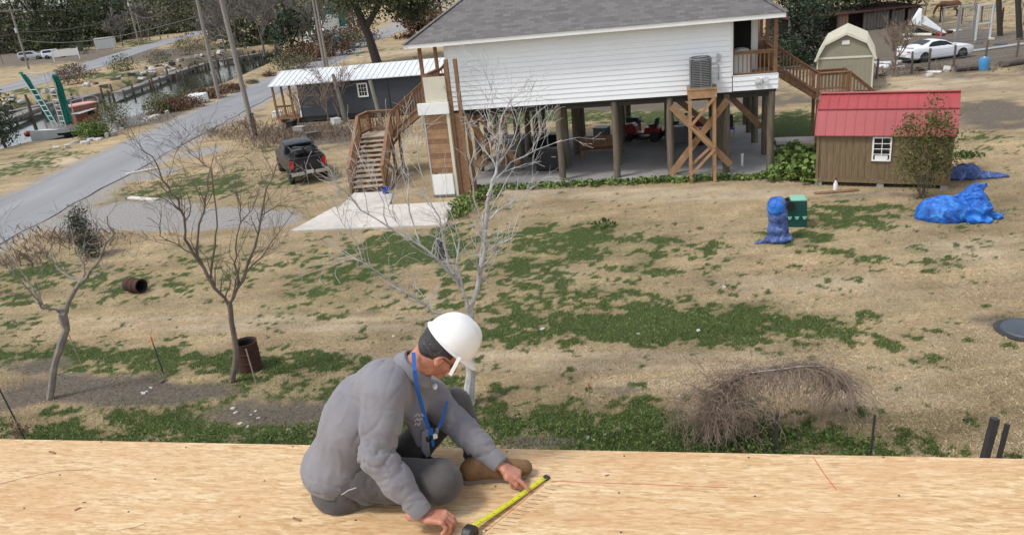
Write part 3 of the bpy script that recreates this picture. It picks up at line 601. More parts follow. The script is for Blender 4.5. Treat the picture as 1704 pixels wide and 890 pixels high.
def rsq(h, r, n=6):
    out = []
    for cx, cy, a0 in ((h-r, h-r, 0), (-h+r, h-r, 90), (-h+r, -h+r, 180), (h-r, -h+r, 270)):
        for k in range(n+1): a = R(a0+90*k/n); out.append((cx+r*math.cos(a), cy+r*math.sin(a)))
    return out
MB().prism(rsq(.34, .1), .06, 1.02, 'z').build('coil', 'black_plastic', ac)
for i in range(15): MB().prism(rsq(.39, .12), .09+i*.062, .09+i*.062+.034, 'z').build('louvre', 'grey_metal', ac)
for x, y in ((-.38, -.38), (.38, -.38), (-.38, .38), (.38, .38), (0, -.395)): MB().bx((x*.97, y*.985, .55), (.04, .04, .98)).build('corner_post', 'grey_metal', ac)
MB().lathe([(.0, 1.08), (.1, 1.09), (.30, 1.07), (.40, 1.05), (.41, 1.0), (.0, 1.0)], 24).build('top_cover', 'grey_metal', ac); MB().lathe([(.31, 1.075), (.32, 1.09), (.34, 1.085), (.34, 1.06)], 24).build('fan_ring', 'black_plastic', ac)

# washer-like appliance on the porch
ap = thing('chest_appliance', 'white boxy appliance with a rounded grey lid, on the porch behind the railing', 'appliance', H(7.05, .75, 3.725), A12)
MB().box(-.3, .3, -.3, .3, 0, .85).build('cabinet', 'white_plastic', ap, bevel=.03); MB().prism([(-.31, .852), (-.27, .93), (-.1, .98), (.1, .98), (.27, .93), (.31, .852)], -.31, .31, 'y').build('lid', 'light_grey', ap, bevel=.01)

# ------------------------------------------------ things under the house
def mower(label, loc, rz):
    t = thing('riding_mower', label, 'mower', loc, rz, 'mowers under the house')
    MB().prism([(-.75, .35), (-.75, .62), (-.5, .72), (-.05, .66), (.0, .42), (.35, .42), (.4, .72), (.55, .86), (.98, .82), (1.02, .4), (.6, .32)], -.26, .26, 'y').build('hood', 'red_paint', t, bevel=.04)
    MB().prism([(-.62, .72), (-.2, .70), (-.22, .80), (-.5, .84), (-.58, 1.12), (-.68, 1.1)], -.22, .22, 'y').build('seat', 'black_plastic', t, bevel=.04)
    Mx = np.array(Matrix.Rotation(R(90), 3, 'X'))
    for x, r in ((-.55, .24), (.7, .18)):
        for y in (-.38, .30): MB().lathe([(.05, 0), (r*.6, .0), (r, .03), (r, .12), (r*.6, .15), (.05, .15)], 18, (x, y+.11, r), Mx).build('wheel', 'rubber', t)
    MB().lathe([(.15, 0), (.17, .01), (.17, .03), (.15, .04)], 16, (.22, 0, .98), np.array(Matrix.Rotation(R(-35), 3, 'Y'))).tube([(.36, 0, .7), (.24, 0, .98)], .02, 6).build('steering_wheel', 'black_plastic', t)
    MB().box(-.25, .35, -.45, .45, .12, .26).build('mower_deck', 'black_plastic', t, bevel=.03)
    return t
mower('red riding mower with black seat, left one of the two under the raised house', H(3.2, 6.9, .09), R(150))
mower('red riding mower nearer the braced stand, right one of the two under the house', H(4.9, 7.4, .09), R(20))
bn = thing('covered_grill', 'bulky black covered grill on the slab behind the first front piling', 'grill', H(-.75, 2.1, .09), A12)
MB().prism([(-.62, 0), (-.58, .75), (-.4, .92), (.4, .92), (.6, .72), (.64, 0)], -.35, .35, 'y').build('cover', 'black_plastic', bn, bevel=.07)
MB().tube([(.1, -.37, .62), (.3, -.39, .62)], .02, 6).build('handle', 'light_grey', bn)
bc = thing('wooden_bench', 'low brown bench with a panelled back, under the raised house', 'bench', H(1.3, 3.9, .09), A12+.1)
MB().box(-.95, .95, -.28, .25, .36, .42).build('seat', 'brown_wood', bc)
for i in range(6): MB().box(-.95+i*.32, -.95+i*.32+.29, .25, .29, .40, .86).build('back_panel', 'brown_wood', bc)
for x in (-.85, .85): MB().box(x-.05, x+.05, -.25, .28, 0, .358).build('leg', 'brown_wood', bc)
MB().box(-.95, .95, .24, .30, .86, .92).build('top_rail', 'brown_wood', bc)
pp = MB().tube([(0, 0, 0), (0, 0, .48)], .045, 10).tube([(0, 0, .42), (0, 0, .5)], .058, 10).build('pipe_stub', 'white_plastic', smooth='auto'); pp.location = H(7.15, 1.05, .09); tag(pp, 'short upright white plastic pipe stub on the slab near the right pilings', 'pipe')
fc = thing('folded_pushchair', 'dark blue and grey folding chair at the back of the slab on the right', 'folding chair', H(7.0, 6.7, .09), A12)
MB().box(-.3, .3, -.25, .25, .38, .43).build('seat', 'blue_plastic', fc); MB().beam((0, .2, .43), (0, .45, .95), .55, .04, (0, -1, 0)).build('backrest', 'black_plastic', fc)
for x in (-.3, .3): MB().tube([(x, -.3, 0), (x, .25, .6)], .015, 5).tube([(x, .35, 0), (x, -.2, .6), (x, -.1, .65)], .015, 5).build('leg', 'light_grey', fc)
# blue bucket by the stairs
bk = thing('blue_bucket', 'small bright blue bucket on the concrete at the foot of the left stairs', 'bucket', G(643, 325, .0), 0)
MB().lathe([(0, .0), (.13, 0), (.17, .32), (.18, .33), (.16, .32), (.12, .02), (0, .02)], 16).build('pail', 'blue_plastic', bk, smooth='auto'); MB().tube([(-.17, 0, .31), (-.15, -.12, .2), (0, -.19, .16), (.15, -.12, .2), (.17, 0, .31)], .006, 5).build('handle', 'light_grey', bk)

rr = random.Random(44)
clut = [(-3.0, 5.6, 'grey_metal'), (-2.9, 3.6, 'brown_wood'), (-1.6, 4.6, 'dark_void'), (-.9, 6.0, 'black_plastic'), (1.1, 7.2, 'grey_metal'), (2.6, 8.3, 'black_plastic'), (5.6, 8.5, 'brown_wood'), (-3.2, 7.8, 'light_grey'), (5.7, 5.4, 'black_plastic'), (4.7, 6.0, 'grey_metal')]
cn = ['grey crate far left behind the lift', 'brown crate behind the lift', 'black crate left of the covered grill', 'black crate far behind the covered grill', 'grey crate behind the bench', 'black crate at the back between the mowers', 'brown crate at the back right', 'pale crate at the back left', 'black crate behind the braced stand', 'grey crate between the mowers and the stand']
for (u_, v_, c_), nm_ in zip(clut, cn):
    sx, sy, sz = rr.uniform(.6, 1.3), rr.uniform(.4, .7), rr.uniform(.35, .9); t = thing('storage_crate', nm_+' under the raised house', 'crate', H(u_, v_, .09), A12+rr.uniform(-.4, .4), 'clutter under the raised house')
    MB().box(-sx/2, sx/2, -sy/2, sy/2, 0, sz).build('crate_body', c_, t, bevel=.02); MB().box(-sx/2-.02, sx/2+.02, -sy/2-.02, sy/2+.02, sz+.001, sz+.05).build('lid', c_, t, bevel=.01)
# ---------------------------------------------------------------- sheds
mat('red_metal', (.36, .062, .066), .45, .14, .7, spec=.5); mat('t1_11', (.235, .165, .088), .85, .4, 2.2, stretch=(9, 9, .8), bmp=.35, bscale=14, col2=(.105, .078, .046))
mat('olive_siding', (.27, .255, .19), .7, .12, 1.5); mat('cream_metal', (.62, .60, .50), .5, .08, 2); mat('white_metal', (.66, .68, .69), .4, .08, 1); mat('charcoal_siding', (.045, .05, .062), .65, .2, 1.2)
mt, n, p = nodes('glass'); p.inputs['Base Color'].default_value = (.01, .012, .014, 1); p.inputs['Roughness'].default_value = .08; p.inputs['Specular IOR Level'].default_value = .5
mat('block', (.33, .32, .30), .95, .2, 8); mat('bright_metal', (.6, .6, .6), .3, .1, 5, metal=1); mat('rust', (.075, .024, .014), .85, .5, 5, bmp=.4, col2=(.03, .013, .010)); mat('green_plastic', (.003, .058, .052), .5, .12, 3); mat('orange_paint', (.75, .13, .03), .6, .15, 20)
mat('dark_steel', (.035, .035, .037), .6, .3, 8); mat('stake_wood', (.33, .27, .20), .85, .25, 10); mat('deadwood', (.12, .10, .085), .9, .35, 4, bmp=.4); mat('clay', (.30, .17, .11), .8, .2, 5)
def window(parent, x0, x1, y, z0, z1, nx, nz_, fr=.05, mt='trim_white'):
    w_ = MB().box(x0+.01, x1-.01, y-.018, y-.008, z0+.01, z1-.01).build('window', 'glass', parent)
    m_ = MB(); m_.box(x0-fr, x0, y-.045, y-.002, z0-fr, z1+fr).box(x1, x1+fr, y-.045, y-.002, z0-fr, z1+fr).box(x0, x1, y-.045, y-.002, z1, z1+fr).box(x0, x1, y-.06, y-.002, z0-fr, z0); m_.build('frame', mt, w_)
    b_ = MB(); t = .022
    for i in range(1, nx): x = x0+(x1-x0)*i/nx; b_.box(x-t/2, x+t/2, y-.034, y-.02, z0, z1)
    for j in range(1, nz_): z = z0+(z1-z0)*j/nz_; b_.box(x0, x1, y-.036, y-.021, z-t/2, z+t/2)
    b_.build('muntin', mt, w_); return w_
def barn_shed(name, label, base, rz, L, Wd, zf, prof, wall, roofm, ribs, grp=None, axis='x'):
    """gambrel shed; local x along the eave, y depth. prof: (y,z) eave, break, ridge"""
    t = thing(name, label, 'shed', base, rz)
    (ye, ze), (yb, zb), (yr, zr) = prof
    poly = [(0, zf), (0, ze+.05), (yb+.06, zb-.04), (yr, zr-.05), (2*yr-yb-.06, zb-.04), (2*yr, ze+.05), (2*yr, zf)]
    MB().prism(poly, 0, L, 'x').build('wall', wall, t)
    pts = [(ye, ze), (yb, zb), (yr, zr), (2*yr-yb, zb), (2*yr-ye, ze)]; r = MB(); th = .03
    for a, b in zip(pts[:-1], pts[1:]):
        q = [(-.09, a[0], a[1]), (L+.09, a[0], a[1]), (L+.09, b[0], b[1]), (-.09, b[0], b[1])]; r.hexa([(x, y, z) for x, y, z in q]+[(x, y, z+th) for x, y, z in q])
    rf_ = r.build('roof', roofm, t)
    rb = MB(); k = int(L/ribs)
    for a, b in zip(pts[:-1], pts[1:]):
        for i in range(k+1):
            x = -.07+(L+.14)*i/k; rb.beam((x, a[0], a[1]+th+.008), (x, b[0], b[1]+th+.008), .028, .022)
    rb.build('seams', roofm, rf_)
    cp = MB(); cp.beam((-.1, yr, zr+th+.02), (L+.1, yr, zr+th+.02), .24, .03)
    cp.build('ridge_cap', roofm, rf_); cp = MB().beam((-.1, yb, zb+th+.02), (L+.1, yb, zb+th+.02), .08, .03).build('break_flashing', roofm, rf_)
    return t
sb = G(1357, 308); SR = math.atan2(-2.05, 3.62)
rs = barn_shed('garden_shed', 'weathered wooden shed with a bright red gambrel metal roof', sb, SR, 4.2, 2.4, .2, ((-.12, 1.80), (.30, 2.62), (1.2, 3.03)), 't1_11', 'red_metal', .3)
for i in range(20):
    x = .11+i*.208; MB().box(x, x+.012, -.011, -.001, .2, 1.83).build('batten', 't1_11', rs)
MB().box(-.02, .07, -.035, .02, .18, 1.84).build('corner_board', 't1_11', rs); MB().box(4.13, 4.22, -.035, .02, .18, 1.84).build('corner_board', 't1_11', rs); MB().box(0, 4.2, -.03, -.002, .14, .26).build('skid', 't1_11', rs)
wn = window(rs, 1.83, 2.33, -.002, .98, 1.72, 2, 4); MB().box(1.88, 2.28, -.03, -.018, .985, 1.12).build('white_box', 'white_plastic', wn)
for x in (.08, 2.1, 4.05): MB().box(x-.1, x+.12, .0, .4, -.02, .18).build('pier_block', 'block', rs)
bt = thing('plastic_bottle', 'white plastic jug standing at the front foot of the red roofed shed', 'bottle', G(1390, 318)); MB().lathe([(.0, 0), (.07, 0), (.075, .05), (.075, .26), (.03, .36), (.03, .42), (.0, .42)], 14).build('jug', 'white_plastic', bt, smooth='auto'); MB().lathe([(.034, .4), (.036, .46), (0, .46)], 12).build('cap', 'red_paint', bt)
pk = MB().box(-.75, .75, -.1, .1, 0, .05).build('plank', 'brown_wood', bevel=.005); pk.location = G(1392, 320); pk.rotation_euler = (0, 0, -.05); tag(pk, 'reddish brown plank lying on the ground before the red roofed shed', 'plank')

b0 = G(1357, 156); b1 = G(1451, 153)
bs = thing('barn_shed', 'olive shed with cream gambrel roof and trim, behind the right hand stairs', 'shed', b0, math.atan2(b1[1]-b0[1], b1[0]-b0[0]))
W_ = np.linalg.norm(b1-b0)
gab = [(0, .1), (0, 1.95), (.42, 2.72), (W_/2, 3.25), (W_-.42, 2.72), (W_, 1.95), (W_, .1)]
MB().prism(gab, 0, 5.5, 'y').build('wall', 'olive_siding', bs)
r = MB(); pts = [(-.10, 1.86), (.38, 2.78), (W_/2, 3.33), (W_-.38, 2.78), (W_+.10, 1.86)]
for a, b in zip(pts[:-1], pts[1:]):
    q = [(a[0], -.12, a[1]), (b[0], -.12, b[1]), (b[0], 5.6, b[1]), (a[0], 5.6, a[1])]; r.hexa([(x, y, z) for x, y, z in q]+[(x, y, z+.05) for x, y, z in q])
rf2 = r.build('roof', 'cream_metal', bs)
r = MB()
for a, b in zip(pts[:-1], pts[1:]): r.beam((a[0], -.14, a[1]-.02), (b[0], -.14, b[1]-.02), .05, .13)
r.build('gable_trim', 'cream_metal', rf2)
rb = MB()
for a, b in zip(pts[:-1], pts[1:]):
    for i in range(19): y = -.05+i*.3; rb.beam((a[0], y, a[1]+.06), (b[0], y, b[1]+.06), .03, .025)
rb.build('seams', 'cream_metal', rf2)
MB().box(.0, W_, -.035, -.002, 1.93, 2.04).build('trim_band', 'cream_metal', bs)
for x in (0, W_-.08): MB().box(x, x+.08, -.035, -.002, .1, 1.93).build('corner_board', 'cream_metal', bs)
MB().box(W_/2-.22, W_/2+.18, -.04, -.003, 2.70, 2.92).build('vent', 'white_plastic', bs)
for i in range(1, 13): x = i*W_/13; MB().box(x-.006, x+.006, -.010, -.001, .1, 1.93).build('batten', 'olive_siding', bs)
MB().box(W_, W_+.02, 0, 5.5, .1, .2).build('skid', 'cream_metal', bs)

# ---------------------------------------------------------------- charcoal mobile home
mh = thing('mobile_home', 'long low charcoal grey cabin with a white metal roof, beside the road', 'cabin', G(503, 205), R(-11.5))
MB().box(0, 17, .02, 4.3, .4, 2.75).build('wall', 'charcoal_siding', mh)
r = MB(); q = [(-1.9, -.3, 2.62), (17.2, -.3, 2.62), (17.2, 2.15, 3.35), (-1.9, 2.15, 3.35)]; q2 = [(-1.9, 2.15, 3.35), (17.2, 2.15, 3.35), (17.2, 4.6, 2.62), (-1.9, 4.6, 2.62)]
for qq in (q, q2): r.hexa(qq+[(x, y, z+.05) for x, y, z in qq])
rf3 = r.build('roof', 'white_metal', mh); rb = MB()
for i in range(49): x = -1.85+i*.39; rb.beam((x, -.3, 2.69), (x, 2.15, 3.42), .04, .03)
rb.build('seams', 'white_metal', rf3)
window(mh, 4.5, 5.05, 0, 1.55, 2.3, 3, 3, .09)
for x in (.0, 6.45, 16.9): MB().box(x, x+.10, -.03, .0, .4, 2.7).build('corner_board', 'trim_white' if x < 1 else 'charcoal_siding', mh)
for x in (-1.75, -1.1, -.5): MB().box(x-.06, x+.06, .0, .12, .4, 2.66).build('porch_post', 'brown_wood', mh)
MB().box(-1.85, -.02, -.1, 4.3, .35, .45).build('porch_floor', 'brown_wood', mh); railing(mh, (-1.75, .05, .42), (-.45, .05, .42), .85, .14, nm='porch_railing', ends=False)
for i in range(7): MB().box(.3+i*2.7, .7+i*2.7, .3, .7, -.02, .4).build('pier', 'block', mh)
MB().box(0, 17, .1, .16, .1, .38).build('skirting', 'dark_steel', mh)
for k, (px, py, c_, nm) in enumerate([(463, 195, 'white_plastic', 'white'), (473, 203, 'clay', 'tan'), (486, 212, 'black_plastic', 'black'), (560, 208, 'white_plastic', 'pale'), (500, 222, 'block', 'grey'), (520, 232, 'deadwood', 'weathered')]):
    b_ = thing('storage_box', f'{nm} box among weeds by the charcoal cabin, '+['at the left porch post', 'at the porch steps', 'at the left corner', 'below the middle', 'lying lower left', 'nearest the pickup'][k], 'box', G(px, py), k*.7, 'clutter in front of the charcoal cabin')
    MB().box(-.35, .35, -.25, .25, 0, .4).build('box_body', c_, b_, bevel=.03); MB().box(-.37, .37, -.27, .27, .402, .45).build('lid', c_, b_, bevel=.01)

# ---------------------------------------------------------------- vehicles
for nm, c_ in (('car_white', (.74, .76, .80)), ('car_black', (.008, .009, .011)), ('car_silver', (.40, .42, .45)), ('car_navy', (.03, .04, .06))): mat(nm, c_, .42, .05, 2, coat=.12 if nm == 'car_black' else .4)
mat('tail_red', (.50, .01, .015), .25, .1, 5); mat('rim_grey', (.25, .25, .26), .35, .2, 6, metal=.8); mat('plate_white', (.7, .7, .68), .5, .1, 5)
def vehicle(name, label, cat, loc, rz, st, paint, wheels, wr, glass, extras=None, grp=None, track=.80):
    """st: stations (x, half width, sill z, belt z, top z, top half width) rear to front; wheels: x of axles"""
    t = thing(name, label, cat, loc, rz, grp)
    def ring(x, hw, zs, zb, zt, tw):
        h = [(0, zs), (hw*.86, zs), (hw*.98, zs+.10), (hw, (zs+zb)/2), (hw*.99, zb-.10), (hw*.95, zb), ((hw*.95+tw)/2, (zb+zt)/2+.0), (tw, zt-.03), (tw*.8, zt), (0, zt+.012)]
        return [(x, -y, z) for y, z in h]+[(x, y, z) for y, z in h[-2:0:-1]]
    rings = [ring(*q) for q in st]; N = len(rings[0]); vs = [q for r_ in rings for q in r_]
    fs = [(i*N+k, i*N+(k+1) % N, (i+1)*N+(k+1) % N, (i+1)*N+k) for i in range(len(rings)-1) for k in range(N)]+[tuple(range(N)), tuple(range(len(rings)*N-1, (len(rings)-1)*N-1, -1))]
    MB().add(vs, fs).build('body', paint, t, smooth='auto')
    Mx = np.array(Matrix.Rotation(R(90), 3, 'X'))
    for x in wheels:
        for s_ in (-1, 1):
            y = s_*track
            MB().lathe([(.0, -.13), (wr+.07, -.13), (wr+.07, .10), (0, .10)], 22, (x, y, wr), Mx).build('wheel_arch', 'black_plastic', t)
            wl = MB().lathe([(wr*.62, -.125), (wr*.9, -.13), (wr, -.10), (wr, .10), (wr*.9, .125), (wr*.62, .12)], 24, (x, y+s_*.05, wr), Mx).build('wheel', 'rubber', t, smooth='auto')
            rm = MB().lathe([(0, -.12), (wr*.64, -.12), (wr*.64, .12), (0, .12)], 20, (x, y+s_*.05, wr), Mx)
            for k in range(5):
                a = k*2*math.pi/5; rm.beam((x+.04*math.cos(a), y+s_*.185, wr+.04*math.sin(a)), (x+wr*.6*math.cos(a), y+s_*.182, wr+wr*.6*math.sin(a)), .05, .03, (0, 1, 0))
            rm.build('rim', 'rim_grey', wl)
    for nm, q in glass: MB().add(q, [tuple(range(len(q)))]).build(nm, 'glass', t)
    return t
def side(xs, tw=.01):
    """side window polygons mirrored; xs: list of (x,y,z) on the right side"""
    return [('side_window', [(x, -y-tw, z) for x, y, z in xs]), ('side_window', [(x, y+tw, z) for x, y, z in xs][::-1])]
# white coupe
cst = [(-2.38, .70, .42, .78, .80, .5), (-2.30, .84, .30, .92, .98, .66), (-1.85, .92, .22, 1.0, 1.06, .70), (-1.35, .95, .2, .99, 1.17, .62), (-.75, .95, .2, .96, 1.37, .55), (-.2, .94, .2, .94, 1.40, .55), (.35, .93, .2, .92, 1.30, .58), (.95, .92, .2, .92, 1.01, .68), (1.5, .94, .2, .90, .96, .72), (2.05, .93, .22, .84, .88, .66), (2.3, .84, .26, .74, .78, .55), (2.42, .66, .34, .62, .66, .45)]
wc_ = G(1568, 101); 
car = vehicle('coupe_car', 'white sports coupe parked on the dirt behind the sheds, facing right', 'car', (30.45, 53.75, 0), R(8.6), cst, 'car_white', (-1.42, 1.42), .36,
    side([(-1.15, .875, 1.02), (.75, .80, .98), (.30, .70, 1.24), (-.2, .655, 1.33), (-.75, .665, 1.30), (-1.05, .78, 1.15)])+[('rear_window', [(-1.5, -.60, 1.13), (-1.5, .60, 1.13), (-.78, .5, 1.40), (-.78, -.5, 1.40)]), ('windscreen', [(.92, .62, 1.04), (.92, -.62, 1.04), (.3, -.5, 1.335), (.3, .5, 1.335)])])
for y in (-.55, .55): MB().box(-2.40, -2.33, y-.15, y+.15, .74, .82).build('tail_light', 'tail_red', car, bevel=.01)
MB().box(-2.42, -2.36, -.25, .25, .48, .62).build('number_plate', 'plate_white', car); MB().box(-2.30, -2.16, -.75, .75, 1.03, 1.07).build('spoiler', 'car_white', car); MB().box(-2.36, -2.3, -.7, .7, .24, .40).build('rear_diffuser', 'black_plastic', car)
for y in (-.62, .62): MB().box(2.26, 2.40, y-.12, y+.12, .60, .72).build('headlight', 'bright_metal', car); MB().box(.62, .78, y*1.55-.07, y*1.55+.07, .98, 1.10).build('mirror', 'car_white', car, bevel=.02)
for y in (-.955, .955): MB().box(-1.0, -.985, y-.004, y+.004, .32, .94).box(.85, .865, y-.004, y+.004, .32, .88).build('door_seam', 'black_plastic', car)
# black pickup
tst = [(-2.85, .93, .55, 1.30, 1.32, .90), (-2.80, .98, .50, 1.36, 1.38, .94), (-.85, 1.0, .45, 1.36, 1.38, .94), (-.82, 1.0, .45, 1.36, 1.86, .74), (-.6, 1.0, .45, 1.36, 1.92, .73), (.8, 1.0, .45, 1.34, 1.90, .73), (1.35, 1.0, .45, 1.32, 1.40, .80), (1.5, .99, .45, 1.26, 1.34, .84), (2.6, .97, .48, 1.18, 1.22, .84), (2.85, .90, .55, 1.05, 1.10, .75)]
hd = math.atan2(.925, -.38); rc = (G(490, 311)+np.array([.92, .38, 0])*.82); tc_ = rc+np.array([-.38, .925, 0])*2.5
tr_k = .87
tr = vehicle('pickup_truck', 'black pickup truck with red tail lights, parked on the grass seen from behind', 'pickup', (tc_[0], tc_[1], 0), hd, tst, 'car_black', (-1.85, 1.85), .42,
    side([(-.72, .90, 1.42), (1.15, .90, 1.40), (.72, .765, 1.84), (-.62, .765, 1.85)])+[('rear_window', [(-.835, -.68, 1.45), (-.835, .68, 1.45), (-.835, .64, 1.82), (-.835, -.64, 1.82)]), ('windscreen', [(1.38, .70, 1.40), (1.38, -.70, 1.40), (.86, -.66, 1.86), (.86, .66, 1.86)])], track=.84)
tr.scale = (tr_k,)*3
MB().box(-2.76, -.9, -.80, .80, 1.385, 1.39).build('bed_opening', 'dark_void', tr)
m_ = MB()
for y in (-.9, .9): m_.box(-2.82, -.86, y-.04, y+.04, 1.385, 1.41)
MB().box(-2.85, -2.79, -.86, .86, 1.385, 1.43).build('tailgate_cap', 'dark_steel', tr); MB().box(-2.80, -.86, .86, .94, 1.385, 1.42).build('bed_rail', 'dark_steel', tr); MB().box(-2.80, -.86, -.94, -.86, 1.385, 1.42).build('bed_rail', 'dark_steel', tr)
for y in (-.86, .86): MB().box(-2.90, -2.84, y-.10, y+.10, .92, 1.34).build('tail_light', 'tail_red', tr, bevel=.015)
MB().box(-2.88, -2.855, -.70, .70, .80, 1.28).build('tailgate', 'car_black', tr, bevel=.02); MB().box(-2.90, -2.88, -.2, .2, 1.05, 1.12).build('tailgate_handle', 'dark_steel', tr)
MB().box(-3.05, -2.86, -.98, -.28, .55, .74).build('bumper', 'bright_metal', tr, bevel=.03); MB().box(-3.05, -2.86, .28, .98, .55, .74).build('bumper', 'bright_metal', tr, bevel=.03); MB().box(-3.02, -2.86, -.28, .28, .50, .66).build('bumper_step', 'black_plastic', tr)
MB().box(-3.04, -3.02, -.17, .17, .60, .78).build('number_plate', 'plate_white', tr)
rr = random.Random(4); hk = MB()
for y in (-.7, .7): 
    for x in (-2.6, -1.75, -.95): hk.beam((x, y, 1.39), (x, y*.9, 1.80), .04, .04)
hk.beam((-2.6, -.65, 1.8), (-.95, -.65, 1.8), .05, .05).beam((-2.6, .65, 1.8), (-.95, .65, 1.8), .05, .05).beam((-2.6, -.65, 1.8), (-2.6, .65, 1.8), .05, .05).beam((-1.75, -.65, 1.8), (-1.75, .65, 1.8), .05, .05); hk.build('bed_rack', 'black_plastic', tr)
cg = thing('tied_load', 'dark bundled load on the rack in the bed of the black pickup', 'load', (tc_[0]+.38*1.52, tc_[1]-.925*1.52, 1.215), hd); cg.scale = (.87,)*3
for k in range(6): 
    o = MB().bx((rr.uniform(-.7, .6), rr.uniform(-.4, .4), .15+rr.uniform(0, .15)), (rr.uniform(.4, .8), rr.uniform(.3, .5), rr.uniform(.2, .34)), rr.uniform(0, 1)).build('bundle', 'black_plastic' if k % 2 else 'dark_steel', cg, bevel=.05)
# ladder on the side of the truck? (none)
# distant vehicles left of the far road
suv = [(-2.3, .85, .45, 1.1, 1.15, .7), (-2.25, .9, .4, 1.15, 1.65, .66), (-1.9, .93, .38, 1.15, 1.78, .68), (.5, .93, .38, 1.12, 1.76, .68), (1.15, .93, .38, 1.08, 1.14, .74), (2.1, .92, .42, 1.0, 1.04, .72), (2.35, .8, .5, .85, .9, .6)]
sgl = side([(-2.05, .86, 1.2), (.85, .86, 1.18), (.42, .725, 1.68), (-1.95, .725, 1.68)])+[('windscreen', [(1.12, .65, 1.17), (1.12, -.65, 1.17), (.55, -.6, 1.72), (.55, .6, 1.72)])]
vehicle('parked_suv', 'white sport utility vehicle parked under the trees beyond the far road', 'car', G(93, 97), R(20), suv, 'car_white', (-1.4, 1.45), .38, sgl, grp='cars parked across the canal')
vehicle('parked_suv', 'silver utility vehicle parked left of the white one, under the trees across the canal', 'car', G(54, 100), R(10), suv, 'car_silver', (-1.4, 1.45), .38, sgl, grp='cars parked across the canal')
vehicle('parked_car', 'small dark green car parked beside the canal under the big tree', 'car', G(367, 68), R(8), [(a, b, c, d*.85, e*.82, f) for a, b, c, d, e, f in suv], 'car_navy', (-1.4, 1.45), .34, [(nm, [(x, y, z*.84) for x, y, z in q]) for nm, q in sgl], grp='cars parked across the canal')
for o in [o for o in bpy.data.objects if o.name.startswith('parked_suv')]: o.scale = (1.25, 1.25, 1.25)
ft = thing('flatbed_trailer', 'black flatbed trailer beside the pale container across the far road', 'trailer', G(146, 84), R(15)); MB().box(-4.2, 3.6, -1.1, 1.1, .8, 1.1).build('bed', 'black_plastic', ft); MB().box(-4.2, -4.1, -1.1, 1.1, 1.1, 2.2).build('headboard', 'dark_steel', ft); MB().box(3.6, 4.6, -.9, .9, .5, 2.3).build('toolbox', 'dark_steel', ft, bevel=.1)
for x in (-3, -1.8, 2.8):
    for y in (-1, 1): MB().lathe([(0, -.15), (.5, -.15), (.5, .15), (0, .15)], 14, (x, y, .5), np.array(Matrix.Rotation(R(90), 3, 'X'))).build('wheel', 'rubber', ft)
ct = thing('cargo_container', 'small pale grey container with four door panels beyond the far road', 'container', G(178, 82), R(12)); MB().box(-2.6, 2.6, -1.2, 1.2, .1, 3.2).build('box_body', 'cream_metal', ct, bevel=.05)
for i in range(4): MB().box(-2.5+i*1.27, -1.35+i*1.27, -1.25, -1.205, .3, 3.0).build('door_panel', 'light_grey', ct)
sg = thing('white_sign', 'blank white board sign on two white posts by the far road', 'sign', G(112, 101), R(14)); MB().box(-2.6, 2.6, -.04, .04, 1.0, 2.5).build('board', 'white_plastic', sg)
for x in (-2.7, 2.7): MB().box(x-.1, x+.1, -.1, .1, -.1, 2.7).build('post', 'white_plastic', sg)

# ---------------------------------------------------------------- tarpaulins, bin, barrels, stakes
mt, n, p = nodes('tarp_blue'); v = coords(n); f = nz(n, 3, 6, .7, v, 1.0); lk(n, ramp(n, f, [(.33, (.005, .030, .19)), (.48, (.012, .12, .50)), (.60, (.03, .22, .66)), (.72, (.14, .38, .74))]), p.inputs['Base Color']); p.inputs['Roughness'].default_value = .38; bump(n, p, nz(n, 9, 6, .75, v, 1.5), .6, .05)
mt, n, p = nodes('tarp_faded'); v = coords(n); f = nz(n, 4, 6, .75, v, 1.0); lk(n, ramp(n, f, [(.34, (.012, .022, .07)), (.48, (.04, .08, .26)), (.60, (.11, .17, .38)), (.72, (.36, .38, .45))]), p.inputs['Base Color']); p.inputs['Roughness'].default_value = .45; bump(n, p, nz(n, 12, 6, .75, v, 1.5), .7, .04)
def ridge(X, s, ang, seed): 
    a = math.radians(ang); t = X[:, 0]*math.cos(a)+X[:, 1]*math.sin(a)+.4*X[:, 2]; o = fbm(X[:, 0]+seed, X[:, 1]+X[:, 2]+seed, 1.3, 3)*3
    return np.abs(np.sin(t*s+o*2.2))
s_ = SDF((-1.35, -.9, -.1), (1.5, 1.1, 1.15), .02)
s_.ell((-.35, 0, .16), (.78, .60, .52), k=.1).ell((.42, .28, .30), (.46, .42, .58), k=.12).ell((.55, -.10, .3), (.30, .30, .30), k=.05).cap((-.95, -.05, .05), (.5, -.3, .05), .20, .17, .1).cap((.5, -.25, .10), (1.15, .05, .07), .17, .10, .05).cap((.3, -.45, .05), (.75, -.42, .04), .15, .09, .05).cap((.2, .55, .3), (.6, .4, .85), .3, .15, .1).half((0, 0, 0), (0, 0, -1))
s_.wrinkle(lambda X: .10*(ridge(X, 7, 30, 1)**.5-.7)*(.6+X[:, 0]*.8).clip(.25, 1.6)+.09*(ridge(X, 12, 110, 5)**.5-.7)*sst(-.5, .2, X[:, 0])+.05*(ridge(X, 19, 70, 9)**.5-.7)+.04*(fbm(X[:, 0]*1.0+3, X[:, 1]+X[:, 2]*.7, 5, 3)-.5))
tp = s_.build('blue_tarpaulin', 'tarp_blue', relax=1); tp.location = G(1592, 366)+[.1, .15, 0]; tp.rotation_euler = (0, 0, R(-22)); tag(tp, 'large bright blue tarpaulin bundled over a heap on the grass, right of the shed', 'tarpaulin')
s_ = SDF((-1.2, -.7, -.1), (1.2, .7, .7), .03)
